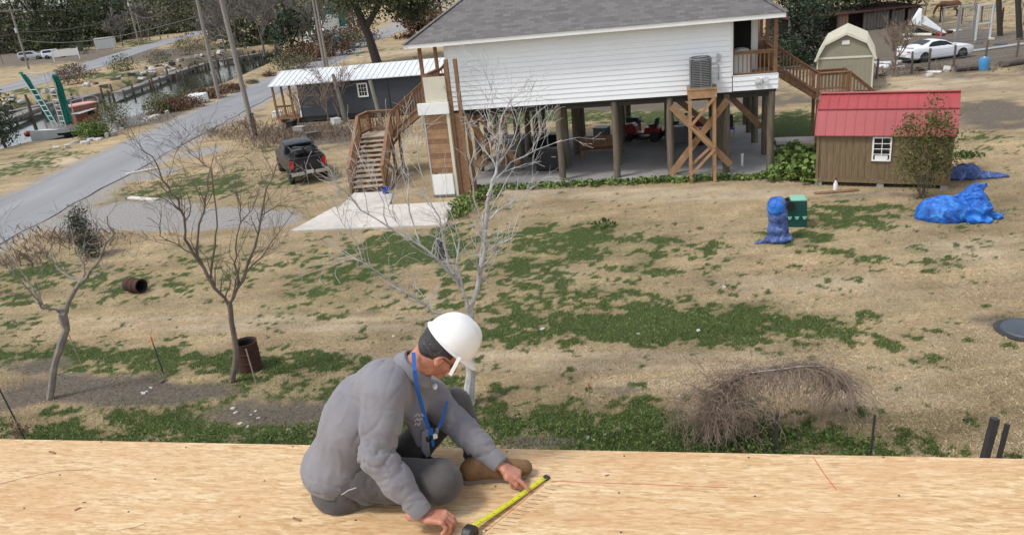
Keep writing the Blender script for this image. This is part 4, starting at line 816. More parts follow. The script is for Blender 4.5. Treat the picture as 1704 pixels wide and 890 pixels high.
s_.ell((-.3, 0, .1), (.5, .35, .42), k=.1).ell((.35, .05, .03), (.7, .3, .16), k=.1).ell((-.7, -.1, .1), (.3, .3, .3), k=.1).half((0, 0, 0), (0, 0, -1)); s_.wrinkle(lambda X: .07*(ridge(X, 13, 60, 2)-.5)+.08*(fbm(X[:, 0]+8, X[:, 1]+X[:, 2], 4, 4)-.5))
tp = s_.build('faded_tarpaulin', 'tarp_faded', relax=0); tp.location = G(1622, 296); tp.rotation_euler = (0, 0, R(-18)); tag(tp, 'faded dark blue tarpaulin crumpled on the ground behind the bright blue one', 'tarpaulin')
s_ = SDF((-.8, -.5, -.1), (.6, .5, 1.5), .022)
s_.cap((.02, 0, .35), (.0, 0, 1.08), .29, .25, .05).ell((.0, 0, 1.12), (.25, .24, .22), k=.05).ell((.05, -.05, .08), (.42, .36, .17), k=.08).cap((-.25, -.15, .05), (-.68, -.12, .03), .09, .05, .05).half((0, 0, 0), (0, 0, -1))
s_.wrinkle(lambda X: .03*(ridge(X*[1, 1, .3], 15, 20, 4)-.5)+.045*(fbm(np.arctan2(X[:, 1], X[:, 0])*1.5+5, X[:, 2]*2, 2.2, 3)-.5)+.02*np.sin(X[:, 2]*14))
tp = s_.build('covered_machine', 'tarp_faded', relax=1); tp.location = G(1292, 400); tag(tp, 'tall narrow machine wrapped in a blue tarpaulin, left of the green bin', 'covered machine')
# brighter hood
s_ = SDF((-.4, -.4, .7), (.4, .4, 1.5), .02); s_.ell((-.03, -.03, 1.10), (.26, .26, .24), k=0).cap((-.03, -.03, .98), (-.03, -.03, 1.1), .265, .26, .02).half((0, 0, .88), (0, 0, -1)); s_.wrinkle(lambda X: .03*(fbm(X[:, 0]+5, X[:, 1]+X[:, 2], 5, 3)-.5))
h_ = s_.build('hood', 'tarp_blue', tp, relax=1)
gb = thing('green_bin', 'dark green upright plastic bin with a pale green lid and black wheel, on the lawn', 'bin', G(1323, 374), R(-15)); gb.scale = (.88,)*3
MB().prism([(-.33, 0), (-.30, .95), (.34, .95), (.36, 0)], -.3, .3, 'y').build('bin_body', 'green_plastic', gb, bevel=.03)
mat('pale_green', (.22, .50, .37), .5, .12, 4); MB().prism([(-.20, .952), (-.2, 1.0), (.30, 1.01), (.34, .952)], -.31, .31, 'y').build('lid', 'pale_green', gb, bevel=.015)
MB().lathe([(0, -.04), (.15, -.04), (.17, 0), (.15, .04), (0, .04)], 20, (-.24, -.36, .82), np.array(Matrix.Rotation(R(90), 3, 'X'))).build('wheel', 'black_plastic', gb)
MB().lathe([(0, -.04), (.10, -.04), (.10, .04), (0, .04)], 20, (-.34, -.3, .98), np.array(Matrix.Rotation(R(90), 3, 'X'))).build('wheel', 'black_plastic', gb)
for x in (-.22, .02, .27): MB().box(x-.07, x+.07, -.335, -.302, .37, .40).prism([(x-.04, .30), (x+.04, .30), (x+.06, .37), (x-.06, .37)], -.33, -.303, 'y').build('latch', 'pale_green', gb)
def barrel(label, loc, rot, h=.88, r=.30):
    t = thing('rusty_barrel', label, 'barrel', loc, 0, 'rusty drums in the yard'); t.rotation_euler = rot
    prof = [(0, .02), (r, .0), (r, h*.32), (r+.015, h*.335), (r, h*.35), (r, h*.65), (r+.015, h*.665), (r, h*.68), (r, h), (r+.012, h+.012), (r-.012, h+.012), (r-.02, h-.01), (r-.02, .05), (0, .05)]
    MB().lathe(prof, 28).build('drum', 'rust', t, smooth='auto'); MB().lathe([(r-.022, .06), (r-.025, h-.02), (r-.05, h-.02), (r-.05, .06)], 28).build('dark_sleeve', 'dark_void', t)  # near-black sleeve set inside the drum wall
    return t
b_ = barrel('rusty open barrel standing upright beside the middle bare tree', G(418, 613), (0, 0, .4), .70, .262)
barrel('rusty barrel lying on its side in the grass at the left', G(214, 486)+[0, .1, .22], (R(90), R(0), R(62)), .60, .215)
def stake(label, px, py, ty, r, mt, tip=None, lean=(0, 0), name='survey_stake', cat='stake', grp='thin stakes along the property line', sq=False):
    b = G(px, py); h = HT(px, py, ty); t = thing(name, label, cat, b, 0, grp)
    top = np.array([lean[0]*h, lean[1]*h, h]); (MB().beam((0, 0, -.1), top, r*2, r*2) if sq else MB().tube([(0, 0, -.1), top], r, 6)).build('shaft', mt, t)
    if tip: MB().tube([top*.84, top*1.01], r*1.25, 6).build('painted_tip', tip, t)
    return t
stake('dark steel stake with an orange tip, upright between two bare trees', 272, 620, 560, .014, 'dark_steel', 'orange_paint', (-.06, 0))
stake('faint grey stake with an orange tip, beside the leftmost bare tree', 138, 610, 550, .010, 'stake_wood', 'orange_paint', (-.10, 0))
stake('short pale wooden stake in front of the standing rusty barrel', 427, 640, 580, .014, 'stake_wood', None, (-.05, 0))
stake('faint grey stake with an orange tip on the grass right of the worker', 982, 690, 636, .010, 'stake_wood', 'orange_paint')
stake('dark thin post leaning left at the far lower left, above the deck edge', 45, 735, 590, .016, 'dark_steel', None, (-.12, 0), 'fence_post', 'post', 'old fence posts along the deck')
stake('dark iron post under the drooping bare bush', 1289, 760, 690, .022, 'dark_steel', None, (.03, 0), 'fence_post', 'post', 'old fence posts along the deck', True)
stake('thin dark post standing alone in the grass right of the drooping bush', 1448, 765, 690, .014, 'dark_steel', None, (.02, 0), 'fence_post', 'post', 'old fence posts along the deck', True)
stake('thick black post at the lower right, taller one of the pair', 1634, 775, 697, .05, 'dark_steel', None, (.12, 0), 'fence_post', 'post', 'old fence posts along the deck', True)
stake('slimmer black post at the lower right, shorter one of the pair', 1658, 775, 706, .028, 'dark_steel', None, (.10, 0), 'fence_post', 'post', 'old fence posts along the deck', True)
st_ = thing('black_stump', 'small black post stub behind the white branched tree', 'post', G(736, 432)); MB().tube([(0, 0, -.05), (0, 0, .3), (.01, 0, .62)], [.12, .13, .11], 10).build('stub', 'dark_steel', st_, smooth='auto')
for k, (px, py) in enumerate([(424, 228), (417, 222)]): pass
pb = thing('roadside_post', 'short thick black post beside the nearer utility pole', 'post', G(424, 228)+[.15, -.2, 0]); MB().beam((0, 0, -.1), (.0, 0, 1.55), .2, .2).build('post_shaft', 'dark_steel', pb, bevel=.01)
# round grey cover at the right edge
tr_ = thing('round_cover', 'round dark blue grey cover lying flat on the ground at the right edge', 'cover', G(1706, 550)); tr_.scale = (.72, .72, .8); mat('slate', (.06, .075, .095), .55, .2, 3)
MB().lathe([(0, .0), (.62, 0), (.66, .04), (.62, .09), (.3, .12), (0, .12)], 32).build('disc', 'slate', tr_, smooth='auto'); MB().lathe([(.63, 0), (.80, 0), (.82, .03), (.66, .05)], 32).build('rim', 'dark_steel', tr_, smooth='auto')
# ---------------------------------------------------------------- utility poles and wires
mat('pole_wood', (.27, .24, .21), .9, .3, 3, stretch=(8, 8, .6), bmp=.3); mat('wire', (.05, .05, .05), .6, .1, 3)
poles = {}
def upole(key, label, px, py, h, r=.16, arm=0, tf=0, lean=(0, 0), rz=0):
    b = G(px, py); t = thing('utility_pole', label, 'utility pole', b, 0, 'utility poles along the roads'); tp_ = np.array([lean[0]*h, lean[1]*h, h])
    MB().tube([(0, 0, -.3), tp_*.5, tp_], [r, r*.85, r*.65], 10).build('shaft', 'pole_wood', t, smooth='auto')
    if arm:
        d = np.array([math.cos(rz), math.sin(rz), 0])*arm/2; c_ = tp_*.93+[0, -.17, 0]; MB().beam(c_-d, c_+d, .12, .14).build('crossarm', 'pole_wood', t)
        for k in (-.9, -.35, .35, .9): MB().lathe([(.05, 0), (.07, .08), (.03, .16)], 8, c_+d*k+[0, 0, .07]).build('insulator', 'light_grey', t)
    if tf:
        c_ = tp_*tf+[.0, -.34, 0]; MB().lathe([(.0, -.5), (.24, -.48), (.25, .35), (.2, .42), (0, .45)], 14, c_).build('transformer', 'light_grey', t, smooth='auto')
    poles[key] = np.array(b)+tp_; return t
upole('a', 'utility pole in front of the near road beside the short black post', 424, 228, 12.4, .17, arm=2.4, lean=(-.03, 0), rz=.5)
upole('b', 'utility pole on the canal side of the near road, close left of another pole', 365, 165, 12.5, .18, arm=2.4, rz=.4)
upole('c', 'utility pole behind the white roof of the charcoal cabin', 546, 116, 12, .15, arm=2.2)
upole('c2', 'darker thicker pole just left of the one behind the charcoal cabin', 541, 114, 11, .2)
upole('d', 'grey utility pole with a cross arm across the canal at far left', 48, 115, 12.3, .24, arm=4.2, tf=.62, rz=.1)
upole('e', 'utility pole with a white transformer beside the far road', 232, 76, 14.5, .25, tf=.78, arm=3)
upole('f', 'thin pole behind the far road, right of the transformer pole', 238, 72, 9, .16)
upole('g', 'pale street light pole at the left edge across the canal', 5, 108, 7, .14)
def wire(a, b, sag, label, r=.03, grp='overhead wires over the canal'):
    a, b = v3(a), v3(b); pts = [a+(b-a)*t-[0, 0, sag*4*t*(1-t)] for t in np.linspace(0, 1, 17)]
    o = MB().tube(pts, r, 4).build('overhead_wire', 'wire'); tag(o, label, 'wire', grp)
P = poles
wire(P['d']-[0, 0, .9], P['e']-[0, 0, 1], 1.2, 'wire from the cross arm pole to the transformer pole, uppermost', .05); wire(P['d']-[0, 0, 5], P['e']-[0, 0, 5], 1.5, 'thick lower cable between cross arm pole and transformer pole', .09)
wire(P['d']-[0, 0, 5.2], P['d']+[-30, -45, -5], 1.2, 'thick cable running left from the cross arm pole', .09); wire(P['d']-[1.5, 0, .9], P['d']+[-30, -45, -1], 1.2, 'thin upper wire running left from the cross arm pole', .05)
wire(P['e']-[0, 0, 1], P['e']+[30, 90, 0], 1, 'wire running right from the transformer pole behind the trees', .06)
wire(P['e']-[0, 0, 5], P['b']-[0, 0, 2], 2.5, 'cable crossing the canal from the transformer pole', .07)
for k, (a, b) in enumerate((('a', 'b'), ('b', 'c'))):
    for dx, nm in ((-.9, 'outer'), (.9, 'inner')): wire(P[a]+[dx, 0, -.75], P[b]+[dx, 0, -.75], .5, f'{nm} wire between the '+('two near poles' if k == 0 else 'canal side pole and the pole behind the cabin'), .015, 'overhead wires along the near road')
wire(P['d']-[0, 0, 6.4], P['b']-[0, 0, 5], 1.4, 'low cable crossing over the canal and the moored boat', .05)

# ---------------------------------------------------------------- canal: boat, docks, pilings, rubble
mat('net_green', (.0, .16, .12), .8, .3, 5); mat('boat_white', (.68, .68, .66), .45, .15, 2); mat('cabin_red', (.26, .10, .055), .6, .25, 3); mat('pink_roof', (.62, .30, .28), .6, .15, 2); mat('dock_wood', (.21, .195, .18), .9, .4, 2, bmp=.3); mat('concrete_rubble', (.52, .50, .47), .9, .3, 3, bmp=.3)
bb = G(114, 224, -.8); bh = math.atan2(-3.9, -2.15)
bo = thing('shrimp_boat', 'small white fishing boat with green nets on raised booms, moored in the canal', 'boat', bb, bh); bo.scale = (.88,)*3
def hull(zk, zd, wid, L0, L1):
    vs = []; N = 12
    for i in range(N+1):
        t = i/N; x = L0+(L1-L0)*t; w_ = wid*(1 if t < .55 else max(.03, 1-((t-.55)/.45)**2)); zr = zd+.5*max(0, t-.5)**2*3
        for y, z in ((-w_, zr), (-w_*.9, zk+.35), (-w_*.3, zk), (w_*.3, zk), (w_*.9, zk+.35), (w_, zr)): vs.append((x, y, z))
    fs = [(i*6+k, i*6+(k+1) % 6, (i+1)*6+(k+1) % 6, (i+1)*6+k) for i in range(N) for k in range(6)]+[(5, 4, 3, 2, 1, 0)]; return vs, fs
MB().add(*hull(-.3, .75, 1.3, -3.4, 3.6)).build('hull', 'boat_white', bo, smooth='auto'); MB().add(*hull(-.32, .36, 1.33, -3.42, 3.35)).build('waterline', 'dark_steel', bo)
MB().box(-3.3, 1.5, -1.15, 1.15, .76, .80).build('boat_deck', 'dock_wood', bo)
cb = MB().box(-3.1, -.6, -1.0, 1.0, .80, 2.5).build('cabin', 'cabin_red', bo); MB().box(-3.3, -.4, -1.15, 1.15, 2.5, 2.6).build('cabin_roof', 'pink_roof', cb); MB().box(-.59, -.56, -.7, .0, 1.1, 2.3).build('cabin_door', 'boat_white', cb); MB().box(-2.6, -1.9, 1.0, 1.03, 1.5, 2.1).build('cabin_window', 'glass', cb); MB().beam((-2.4, 1.2, 2.05), (-.2, 1.6, 1.9), 1.0, .06).build('awning', 'boat_white', cb)
fr = MB()
for y in (-1.15, 1.15): fr.tube([(-3.2, y, .8), (-3.2, y, 3.0), (-2.6, y, 3.3), (-.4, y, 3.1), (-.3, y, .8)], .05, 6)
fr.build('hoop_frame', 'light_grey', bo)
def boom(y0, y1, nm):
    a = np.array([.6, y0, .9]); b = np.array([1.3, y1, 6.0]); m_ = MB(); s__ = np.array([0, .55, 0]); m_.tube([a-s__*.6, b-s__], .05, 5).tube([a+s__*.6, b+s__], .05, 5)
    for t in np.linspace(.1, .7, 7): q = a+(b-a)*t; m_.tube([q-s__*(.6+.4*t), q+s__*(.6+.4*t)], .035, 4)
    m_.build('boom', 'boat_white', bo); return a, b
a1_, b1_ = boom(-.6, -2.0, 'boom'); a2_, b2_ = boom(.6, 1.6, 'boom')
def net(a, b, w0, w1, off):
    rr_ = np.random.default_rng(3); f_ = lambda u, v: tuple(a+(b-a)*v+np.array([-.15*off-.5*math.sin(v*3.1)*off*.4, (u-.5)*(w0+(w1-w0)*v), 0])+np.array([.12*math.sin(u*14+v*5), .1*math.sin(v*9), .05*math.sin(u*20)]))
    o = MB().grid(f_, 14, 20).build('net', 'net_green', bo, smooth=True); o.modifiers.new('thick', 'SOLIDIFY').thickness = .06
net(a1_+[0, -.5, .4], b1_+[0, -.7, .1], 1.3, .4, 1); net(a2_+[0, .5, .2], b2_+[0, .6, -.3], 1.5, .5, 1)
MB().tube([b1_, b2_], .04, 5).tube([(-.45, 0, 2.6), (-.2, 0, 4.6)], .06, 6).tube([(-.2, 0, 4.6), b1_], .02, 4).tube([(-.2, 0, 4.6), b2_], .02, 4).build('rigging', 'light_grey', bo)
o = MB().lathe([(0, -.3), (.22, -.22), (.3, 0), (.22, .22), (0, .3)], 12, (2.6, -2.1, .6)).build('buoy', 'red_paint', bo, smooth=True)
# docks along the far bank, and pilings
rr = random.Random(12); nd = 0
far = [(-30, 205), (60, 172), (130, 158), (200, 146), (290, 116), (340, 102), (400, 92), (440, 84)]
def alongpath(P_, t, z=0):
    P_ = [G(*q, z) for q in P_]; L = [0]
    for a, b in zip(P_[:-1], P_[1:]): L.append(L[-1]+np.linalg.norm(b-a))
    s__ = t*L[-1]
    for i in range(len(P_)-1):
        if s__ <= L[i+1]+1e-9: u = (s__-L[i])/(L[i+1]-L[i]); return P_[i]+(P_[i+1]-P_[i])*u, (P_[i+1]-P_[i])/np.linalg.norm(P_[i+1]-P_[i])
where = ['far left end', 'left end behind the moored boat', 'stretch right of the moored boat', 'stretch left of the tall pilings', 'stretch beneath the round shrub', 'bend of the canal', 'right end under the trees', 'far right end']
for i in range(7):
    q, d = alongpath(far, (i+.5)/7.3, 0); t = thing('canal_dock', f'weathered grey dock along the far canal bank, at the {where[i]}', 'dock', (q[0]+1.0, q[1], -.35), math.atan2(d[1], d[0]), 'old docks along the far canal bank')
    L = rr.uniform(4.5, 7.5); MB().box(-L, L, -.8, .7, .1, .22).build('walkway', 'dock_wood', t)
    for k in range(4): x = -L+2*L*k/3; MB().tube([(x, -.85, -1.6), (x+rr.uniform(-.1, .1), -.85, rr.uniform(.1, .9))], .13, 7).build('pile', 'piling', t)
    MB().box(-L, L, -.9, -.82, -.2, .1).build('fascia_board', 'dock_wood', t)
pil = None
for k in range(28):
    t_ = rr.random(); q, d = alongpath(far, t_, 0); q = q+np.array([rr.uniform(.8, 4.5), rr.uniform(-1, 1), 0]); h = rr.uniform(.9, 2.6)
    if pil is None:
        pil = thing('mooring_pile', 'dark old mooring pile standing in the canal water along the far bank', 'pile', (q[0], q[1], -1.4), 0, 'mooring piles in the canal'); MB().tube([(0, 0, 0), (0, 0, 1), (.03, 0, 2.2)], [.16, .15, .12], 7).build('pile_shaft', 'piling', pil)
    else: copy_tree(pil, (q[0], q[1], -1.4), scale=(1, 1, h/1.8))
# rubble and planks on both banks
def rock(name, label, loc, s__, mt, grp, cat='rubble'):
    m_ = MB(); rr_ = random.Random(int(abs(loc[0]*991+loc[1]*37))); 
    vs = [];
    for k in (-1, 1):
        for i, j in ((-1, -1), (1, -1), (1, 1), (-1, 1)): vs.append((i*s__[0]*rr_.uniform(.6, 1)/2, j*s__[1]*rr_.uniform(.6, 1)/2, (k+1)*.5*s__[2]*rr_.uniform(.7, 1)-.03))
    o = m_.hexa(vs).build(name, mt, bevel=min(s__)*.18); o.location = tuple(loc); o.rotation_euler = (rr_.uniform(-.15, .15), rr_.uniform(-.15, .15), rr_.uniform(0, 3)); tag(o, label, cat, grp); return o
for k in range(100):
    q, d = alongpath(far, rr.random()*.98+.01, -.8); q = q+np.array([rr.uniform(-2.8, 1.4), rr.uniform(-1, 1), 0]); z = float(zg(q[0], q[1]))
    rock('bank_rubble', 'chunk of pale rubble on the far canal bank', (q[0], q[1], z), (rr.uniform(.5, 1.6), rr.uniform(.4, 1.0), rr.uniform(.25, .7)), rr.choice(['concrete_rubble', 'dock_wood', 'concrete_rubble', 'deadwood']), 'rubble on the far canal bank')
near = [(60, 250), (120, 246), (165, 232), (190, 222), (215, 214), (262, 196), (330, 172)]
for k in range(36):
    q, d = alongpath(near, rr.random(), 0); q = q+np.array([rr.uniform(-1.5, .6), rr.uniform(-.6, .6), 0]); z = float(zg(q[0], q[1]))
    rock('bank_rubble', 'chunk of white concrete rubble on the near canal bank', (q[0], q[1], z), (rr.uniform(.25, .8), rr.uniform(.25, .6), rr.uniform(.15, .45)), 'concrete_rubble', 'rubble on the near canal bank')
for k in range(9):
    q = G(212+k*6, 216-k*2.2); t = MB().hexa([(-.06, -.05, 0), (.5, -.05, 0), (.5, .05, 0), (-.06, .05, 0), (-.5, .2, 1.25), (-.05, .2, 1.25), (-.05, .28, 1.25), (-.5, .28, 1.25)]).build('bulkhead_panel', 'concrete_rubble'); t.location = (q[0]-.7, q[1], -.7); t.rotation_euler = (0, 0, R(60)); tag(t, 'grey leaning bulkhead panel on the near canal bank beside the road', 'panel', 'leaning bulkhead panels')
wb = thing('white_tank', 'small white tank on the near canal bank beside the road', 'tank', G(332, 172)); MB().box(-.8, .8, -.5, .5, 0, .9).build('shell', 'white_plastic', wb, bevel=.15); MB().lathe([(0, .9), (.15, .9), (.15, .98), (0, .98)], 10).build('cap', 'light_grey', wb)
bl = thing('blue_tub', 'blue tub on a board on the near canal bank', 'tub', G(268, 186)); MB().lathe([(0, 0), (.4, 0), (.5, .4), (.46, .4), (.36, .05), (0, .05)], 14).build('tub_wall', 'blue_plastic', bl); MB().box(-1.6, 1.2, -.3, -.1, 0, .08).build('board', 'concrete_rubble', bl)

# ---------------------------------------------------------------- dirt lot at the upper right
mat('bark_dark', (.045, .037, .03), .9, .3, 5, bmp=.4); mat('ruin_wood', (.15, .13, .115), .9, .45, 1.5, stretch=(5, 5, .7), bmp=.3); mat('horse_coat', (.13, .055, .025), .7, .25, 3); mat('mesh_wire', (.33, .34, .34), .5, .2, 5, metal=.4)
ru = thing('old_barn', 'long ruined grey wooden barn with open bays, under the dark tree', 'barn', G(1345, 62), R(6))
MB().prism([(-.5, 3.0), (5.5, 3.5), (5.5, 3.6), (-.5, 3.1)], -2, 11.6, 'x').build('roof', 'rust', ru); MB().box(-2, 11.4, 4.8, 5.0, 0, 3.3).build('back_wall', 'ruin_wood', ru)
bays = [(-1.9, .2), (3.1, 4.2), (5.7, 7.0), (7.0, 8.6), (8.6, 10.2), (10.2, 11.3)]
for i, (x0, x1) in enumerate(bays):
    for k in range(int((x1-x0)/.32)): 
        if rr.random() < .88: MB().box(x0+k*.32, x0+k*.32+.28, 0, .06, rr.uniform(0, .15), rr.uniform(2.6, 3.0)).build('board', 'ruin_wood' if i != 1 else 'clay', ru)
for x in (-1.9, .3, 3.0, 5.7, 8.6, 11.3): MB().box(x-.1, x+.1, -.1, .1, 0, 3.0).build('post', 'ruin_wood', ru)
MB().box(11.2, 11.3, 0, 5, 0, 3.0).build('end_wall', 'ruin_wood', ru)
ru.scale = (1, 1, .58)
cr_ = thing('collapsed_roof', 'crumpled white metal roof sheets collapsed beside the old barn', 'roof sheets', G(1546, 60), R(-10)); cr_.scale = (.58, .58, .58)
MB().hexa([(-3.0, 0, 1.8), (-1.6, .6, 3.9), (-1.2, .4, 3.8), (-1.4, -.3, 1.6), (-2.9, .1, 1.9), (-1.5, .7, 4.0), (-1.1, .5, 3.9), (-1.3, -.2, 1.7)]).build('sheet', 'white_metal', cr_)
MB().hexa([(-1.4, 0, 1.9), (-.3, 1.6, 2.7), (2.7, .8, .1), (2.0, -.4, .2), (-1.4, 0, 1.97), (-.3, 1.6, 2.77), (2.7, .8, .17), (2.0, -.4, .27)]).build('sheet', 'white_metal', cr_)
MB().beam((-2.6, -.3, 1.9), (1.6, -.5, .1), .16, .12).beam((-2, .6, 0), (-2.2, .5, 2.0), .14, .14).build('beam', 'ruin_wood', cr_); MB().prism([(-1.4, 1.2), (1.2, .05), (-2.2, .05)], .2, 1.4, 'y').build('debris_heap', 'dark_steel', cr_)
# horse-coloured animal grazing
s_ = SDF((-1.3, -.4, -.05), (1.3, .4, 1.8), .03)
s_.chain([(-.62, 0, 1.12), (0, 0, 1.05), (.5, 0, 1.15)], [.30, .30, .28], .1).chain([(.6, 0, 1.2), (.95, 0, 1.05), (1.15, 0, .70)], [.18, .13, .10], .08).cap((1.15, 0, .68), (1.22, 0, .35), .10, .06, .04).cap((1.1, .06, .78), (1.1, .1, .88), .03, .02, .02).cap((1.1, -.06, .78), (1.1, -.1, .88), .03, .02, .02)
for x, y in ((.5, .15), (.55, -.15)): s_.chain([(x, y, .95), (x+.02, y, .48), (x, y, .06)], [.11, .055, .05], .04)
for x, y in ((-.65, .16), (-.7, -.16)): s_.chain([(x, y, 1.0), (x+.12, y, .68), (x-.12, y, .48), (x-.05, y, .06)], [.16, .09, .055, .05], .04)
s_.chain([(-.88, 0, 1.25), (-1.02, 0, 1.0), (-1.0, 0, .6)], [.06, .06, .04], .03)
hr = s_.build('brown_pony', 'horse_coat'); hr.location = G(1577, 29); hr.rotation_euler = (0, 0, R(172)); hr.scale = (1.15, 1.15, 1.15); tag(hr, 'brown pony grazing with its head down in the far right pasture', 'pony')
cgq = thing('wire_cage', 'tall grey wire mesh cage with a pale metal door frame on the dirt lot', 'cage', G(1614, 68), R(5))
m_ = MB()
for x in (-1.4, .0, 1.5):
    for y in (-.2, 1.6): m_.beam((x, y, 0), (x+.1, y, 2.6), .07, .07)
for y in (-.2, 1.6):
    for z in (.05, 1.3, 2.6): m_.beam((-1.4, y, z), (1.6, y, z), .06, .06)
m_.build('frame', 'mesh_wire', cgq); w__ = MB()
for i in range(16): w__.beam((-1.35+i*.18, -.2, 0), (-1.30+i*.18, -.2, 2.6), .02, .02)
for i in range(13): w__.beam((-1.4, -.2, .2*i+.1), (1.6, -.2, .2*i+.1), .02, .02)
w__.build('wire_mesh', 'mesh_wire', cgq); MB().box(.2, .32, -.3, -.22, 0, 2.7).box(1.4, 1.52, -.3, -.22, 0, 2.7).box(.32, 1.4, -.3, -.22, 2.58, 2.7).box(.32, 1.4, -.3, -.22, 1.2, 1.28).build('door_frame', 'white_metal', cgq)
for k, (px, py, lx) in enumerate([(1665, 60, -.18), (1698, 66, -.20)]):
    t = thing('leaning_post', ['tall dark post leaning left on the dirt lot, left one of the pair', 'tall dark post leaning left at the right edge, right one of the pair'][k], 'post', G(px, py), 0, 'tall leaning posts'); MB().tube([(0, 0, -.3), (lx*.5*6, 0, 3), (lx*6, 0, 6)], [.22, .2, .17], 9).build('post_shaft', 'bark_dark', t)
# wire fence along the back of the lot and in front of it
def wfence(label, P_, n_, h, grp=None, mt='ruin_wood', rails=3, r=.05):
    q0 = P_[0]; t = thing('wire_fence', label, 'fence', q0); L = P_[-1]-P_[0]
    for i in range(n_):
        s__ = i/(n_-1)*(len(P_)-1); k = min(int(s__), len(P_)-2); q = P_[k]+(P_[k+1]-P_[k])*(s__-k)-q0; MB().beam((q[0], q[1], -.1), (q[0]+rr.uniform(-.06, .06), q[1], h*rr.uniform(.9, 1.05)), r*2, r*2).build('post', mt, t)
    m_ = MB()
    for z in np.linspace(.2, h*.92, rails):
        m_.tube([np.array(q)-q0+[0, 0, z] for q in P_], .012, 4)
    m_.build('fence_wire', 'mesh_wire', t); return t
wfence('sagging wire fence on thin posts between the lawn and the dirt lot', [G(1400, 138), G(1480, 129), G(1560, 115), G(1704, 94), G(1850, 75)], 12, 1.3, rails=4)
wfence('old wire fence with wooden posts across the field behind the raised house', [G(830, 172), G(950, 166), G(1100, 160), G(1330, 146)], 9, 1.4, rails=4)
wfence('far pasture fence of thin posts beyond the dirt lot', [G(1500, 34), G(1600, 40), G(1704, 42), G(1850, 40)], 10, 1.5, rails=3, mt='rust')
for k, (pa, pb_, r, mt_, lb) in enumerate([((1590, 120), (1640, 116), .22, 'deadwood', 'dark log lying along the wire fence behind the lawn'), ((1665, 113), (1702, 107), .2, 'deadwood', 'second dark log by the fence near the right edge'), ((1612, 88), (1760, 68), .08, 'white_metal', 'long pale pipe on the dirt extending right from the white coupe'), ((1380, 112), (1500, 105), .08, 'white_metal', 'long pale board on the dirt left of the white coupe'), ((1500, 62), (1550, 61), .14, 'cream_metal', 'pale beam lying before the old barn')]):
    a = G(*pa)+[0, 0, r]; b = G(*pb_)+[0, 0, r]; o = MB().tube([(0, 0, 0), (b-a)*.5+[0, 0, .03], b-a], r, 9).build('fallen_log' if k < 2 else 'long_pipe', mt_, smooth='auto'); o.location = a; tag(o, lb, 'log' if k < 2 else 'pipe')
bt_ = thing('blue_drum', 'pale blue plastic drum at the end of the dark log by the fence', 'drum', G(1636, 117)); mat('sky_plastic', (.06, .25, .50), .5, .1, 3); MB().lathe([(0, 0), (.28, 0), (.3, .3), (.3, .6), (.25, .75), (0, .75)], 14).build('drum_body', 'sky_plastic', bt_, smooth='auto'); MB().lathe([(0, .75), (.06, .75), (.06, .8), (0, .8)], 8).build('cap', 'white_plastic', bt_)
junk = [(1455, 108, 'white_metal'), (1470, 112, 'white_plastic'), (1483, 108, 'white_metal'), (1440, 112, 'concrete_rubble'), (1495, 115, 'light_grey'), (1425, 118, 'white_metal'), (1510, 66, 'white_plastic'), (1525, 58, 'concrete_rubble'), (1465, 126, 'dark_steel'), (1545, 128, 'concrete_rubble'), (1555, 122, 'white_plastic'), (1575, 119, 'concrete_rubble'), (1565, 60, 'red_paint'), (1578, 56, 'rust'), (1590, 52, 'white_plastic'), (1650, 66, 'cream_metal'), (1630, 74, 'slate'), (1665, 76, 'slate'), (1345, 88, 'concrete_rubble'), (1335, 64, 'concrete_rubble'), (1347, 60, 'white_plastic'), (1330, 78, 'concrete_rubble'), (1340, 98, 'light_grey'), (1530, 118, 'rust'), (1605, 118, 'deadwood')]
for k, (px, py, c_) in enumerate(junk): rock('lot_debris', 'piece of scrap debris scattered on the dirt lot around the white coupe', G(px, py), (rr.uniform(.4, 1.2), rr.uniform(.3, .7), rr.uniform(.12, .32)), c_, 'scrap scattered on the dirt lot', 'debris')
for k, (px, py) in enumerate([(600, 85), (610, 83)]): pass
# small stones on the near ground
for k, (px, py) in enumerate([(236, 652), (240, 655), (244, 652), (251, 645), (118, 619), (388, 680), (392, 687), (408, 693), (418, 690), (405, 700), (425, 684), (430, 695), (978, 728), (988, 731), (1006, 722), (1008, 729), (1162, 550), (1205, 478), (400, 705), (412, 710), (1062, 555), (903, 548), (655, 560), (1130, 660)]):
    s__ = rr.uniform(.05, .11); rock('white_pebble', 'small pale stone lying on the near grass', G(px, py), (s__*1.2, s__, s__*.7), 'concrete_rubble', 'pale stones on the near ground', 'stone')
rock('flat_stone', 'flat greenish stone on the grass between two bare trees', G(271, 634), (.22, .16, .08), 'deadwood', None, 'stone'); 
# low kerb stones by the road shoulder
for k, (pa, pb_, lb) in enumerate([((210, 291), (262, 281), 'pale concrete strip along the road edge at the driveway mouth'), ((216, 330), (262, 334), 'pale concrete strip at the edge of the green lawn by the driveway')]):
    a, b = G(*pa), G(*pb_); o = MB().beam((0, 0, .03), b-a+[0, 0, .03], .3, .1).build('concrete_strip', 'pale_concrete', bevel=.02); o.location = a; tag(o, lb, 'concrete strip')
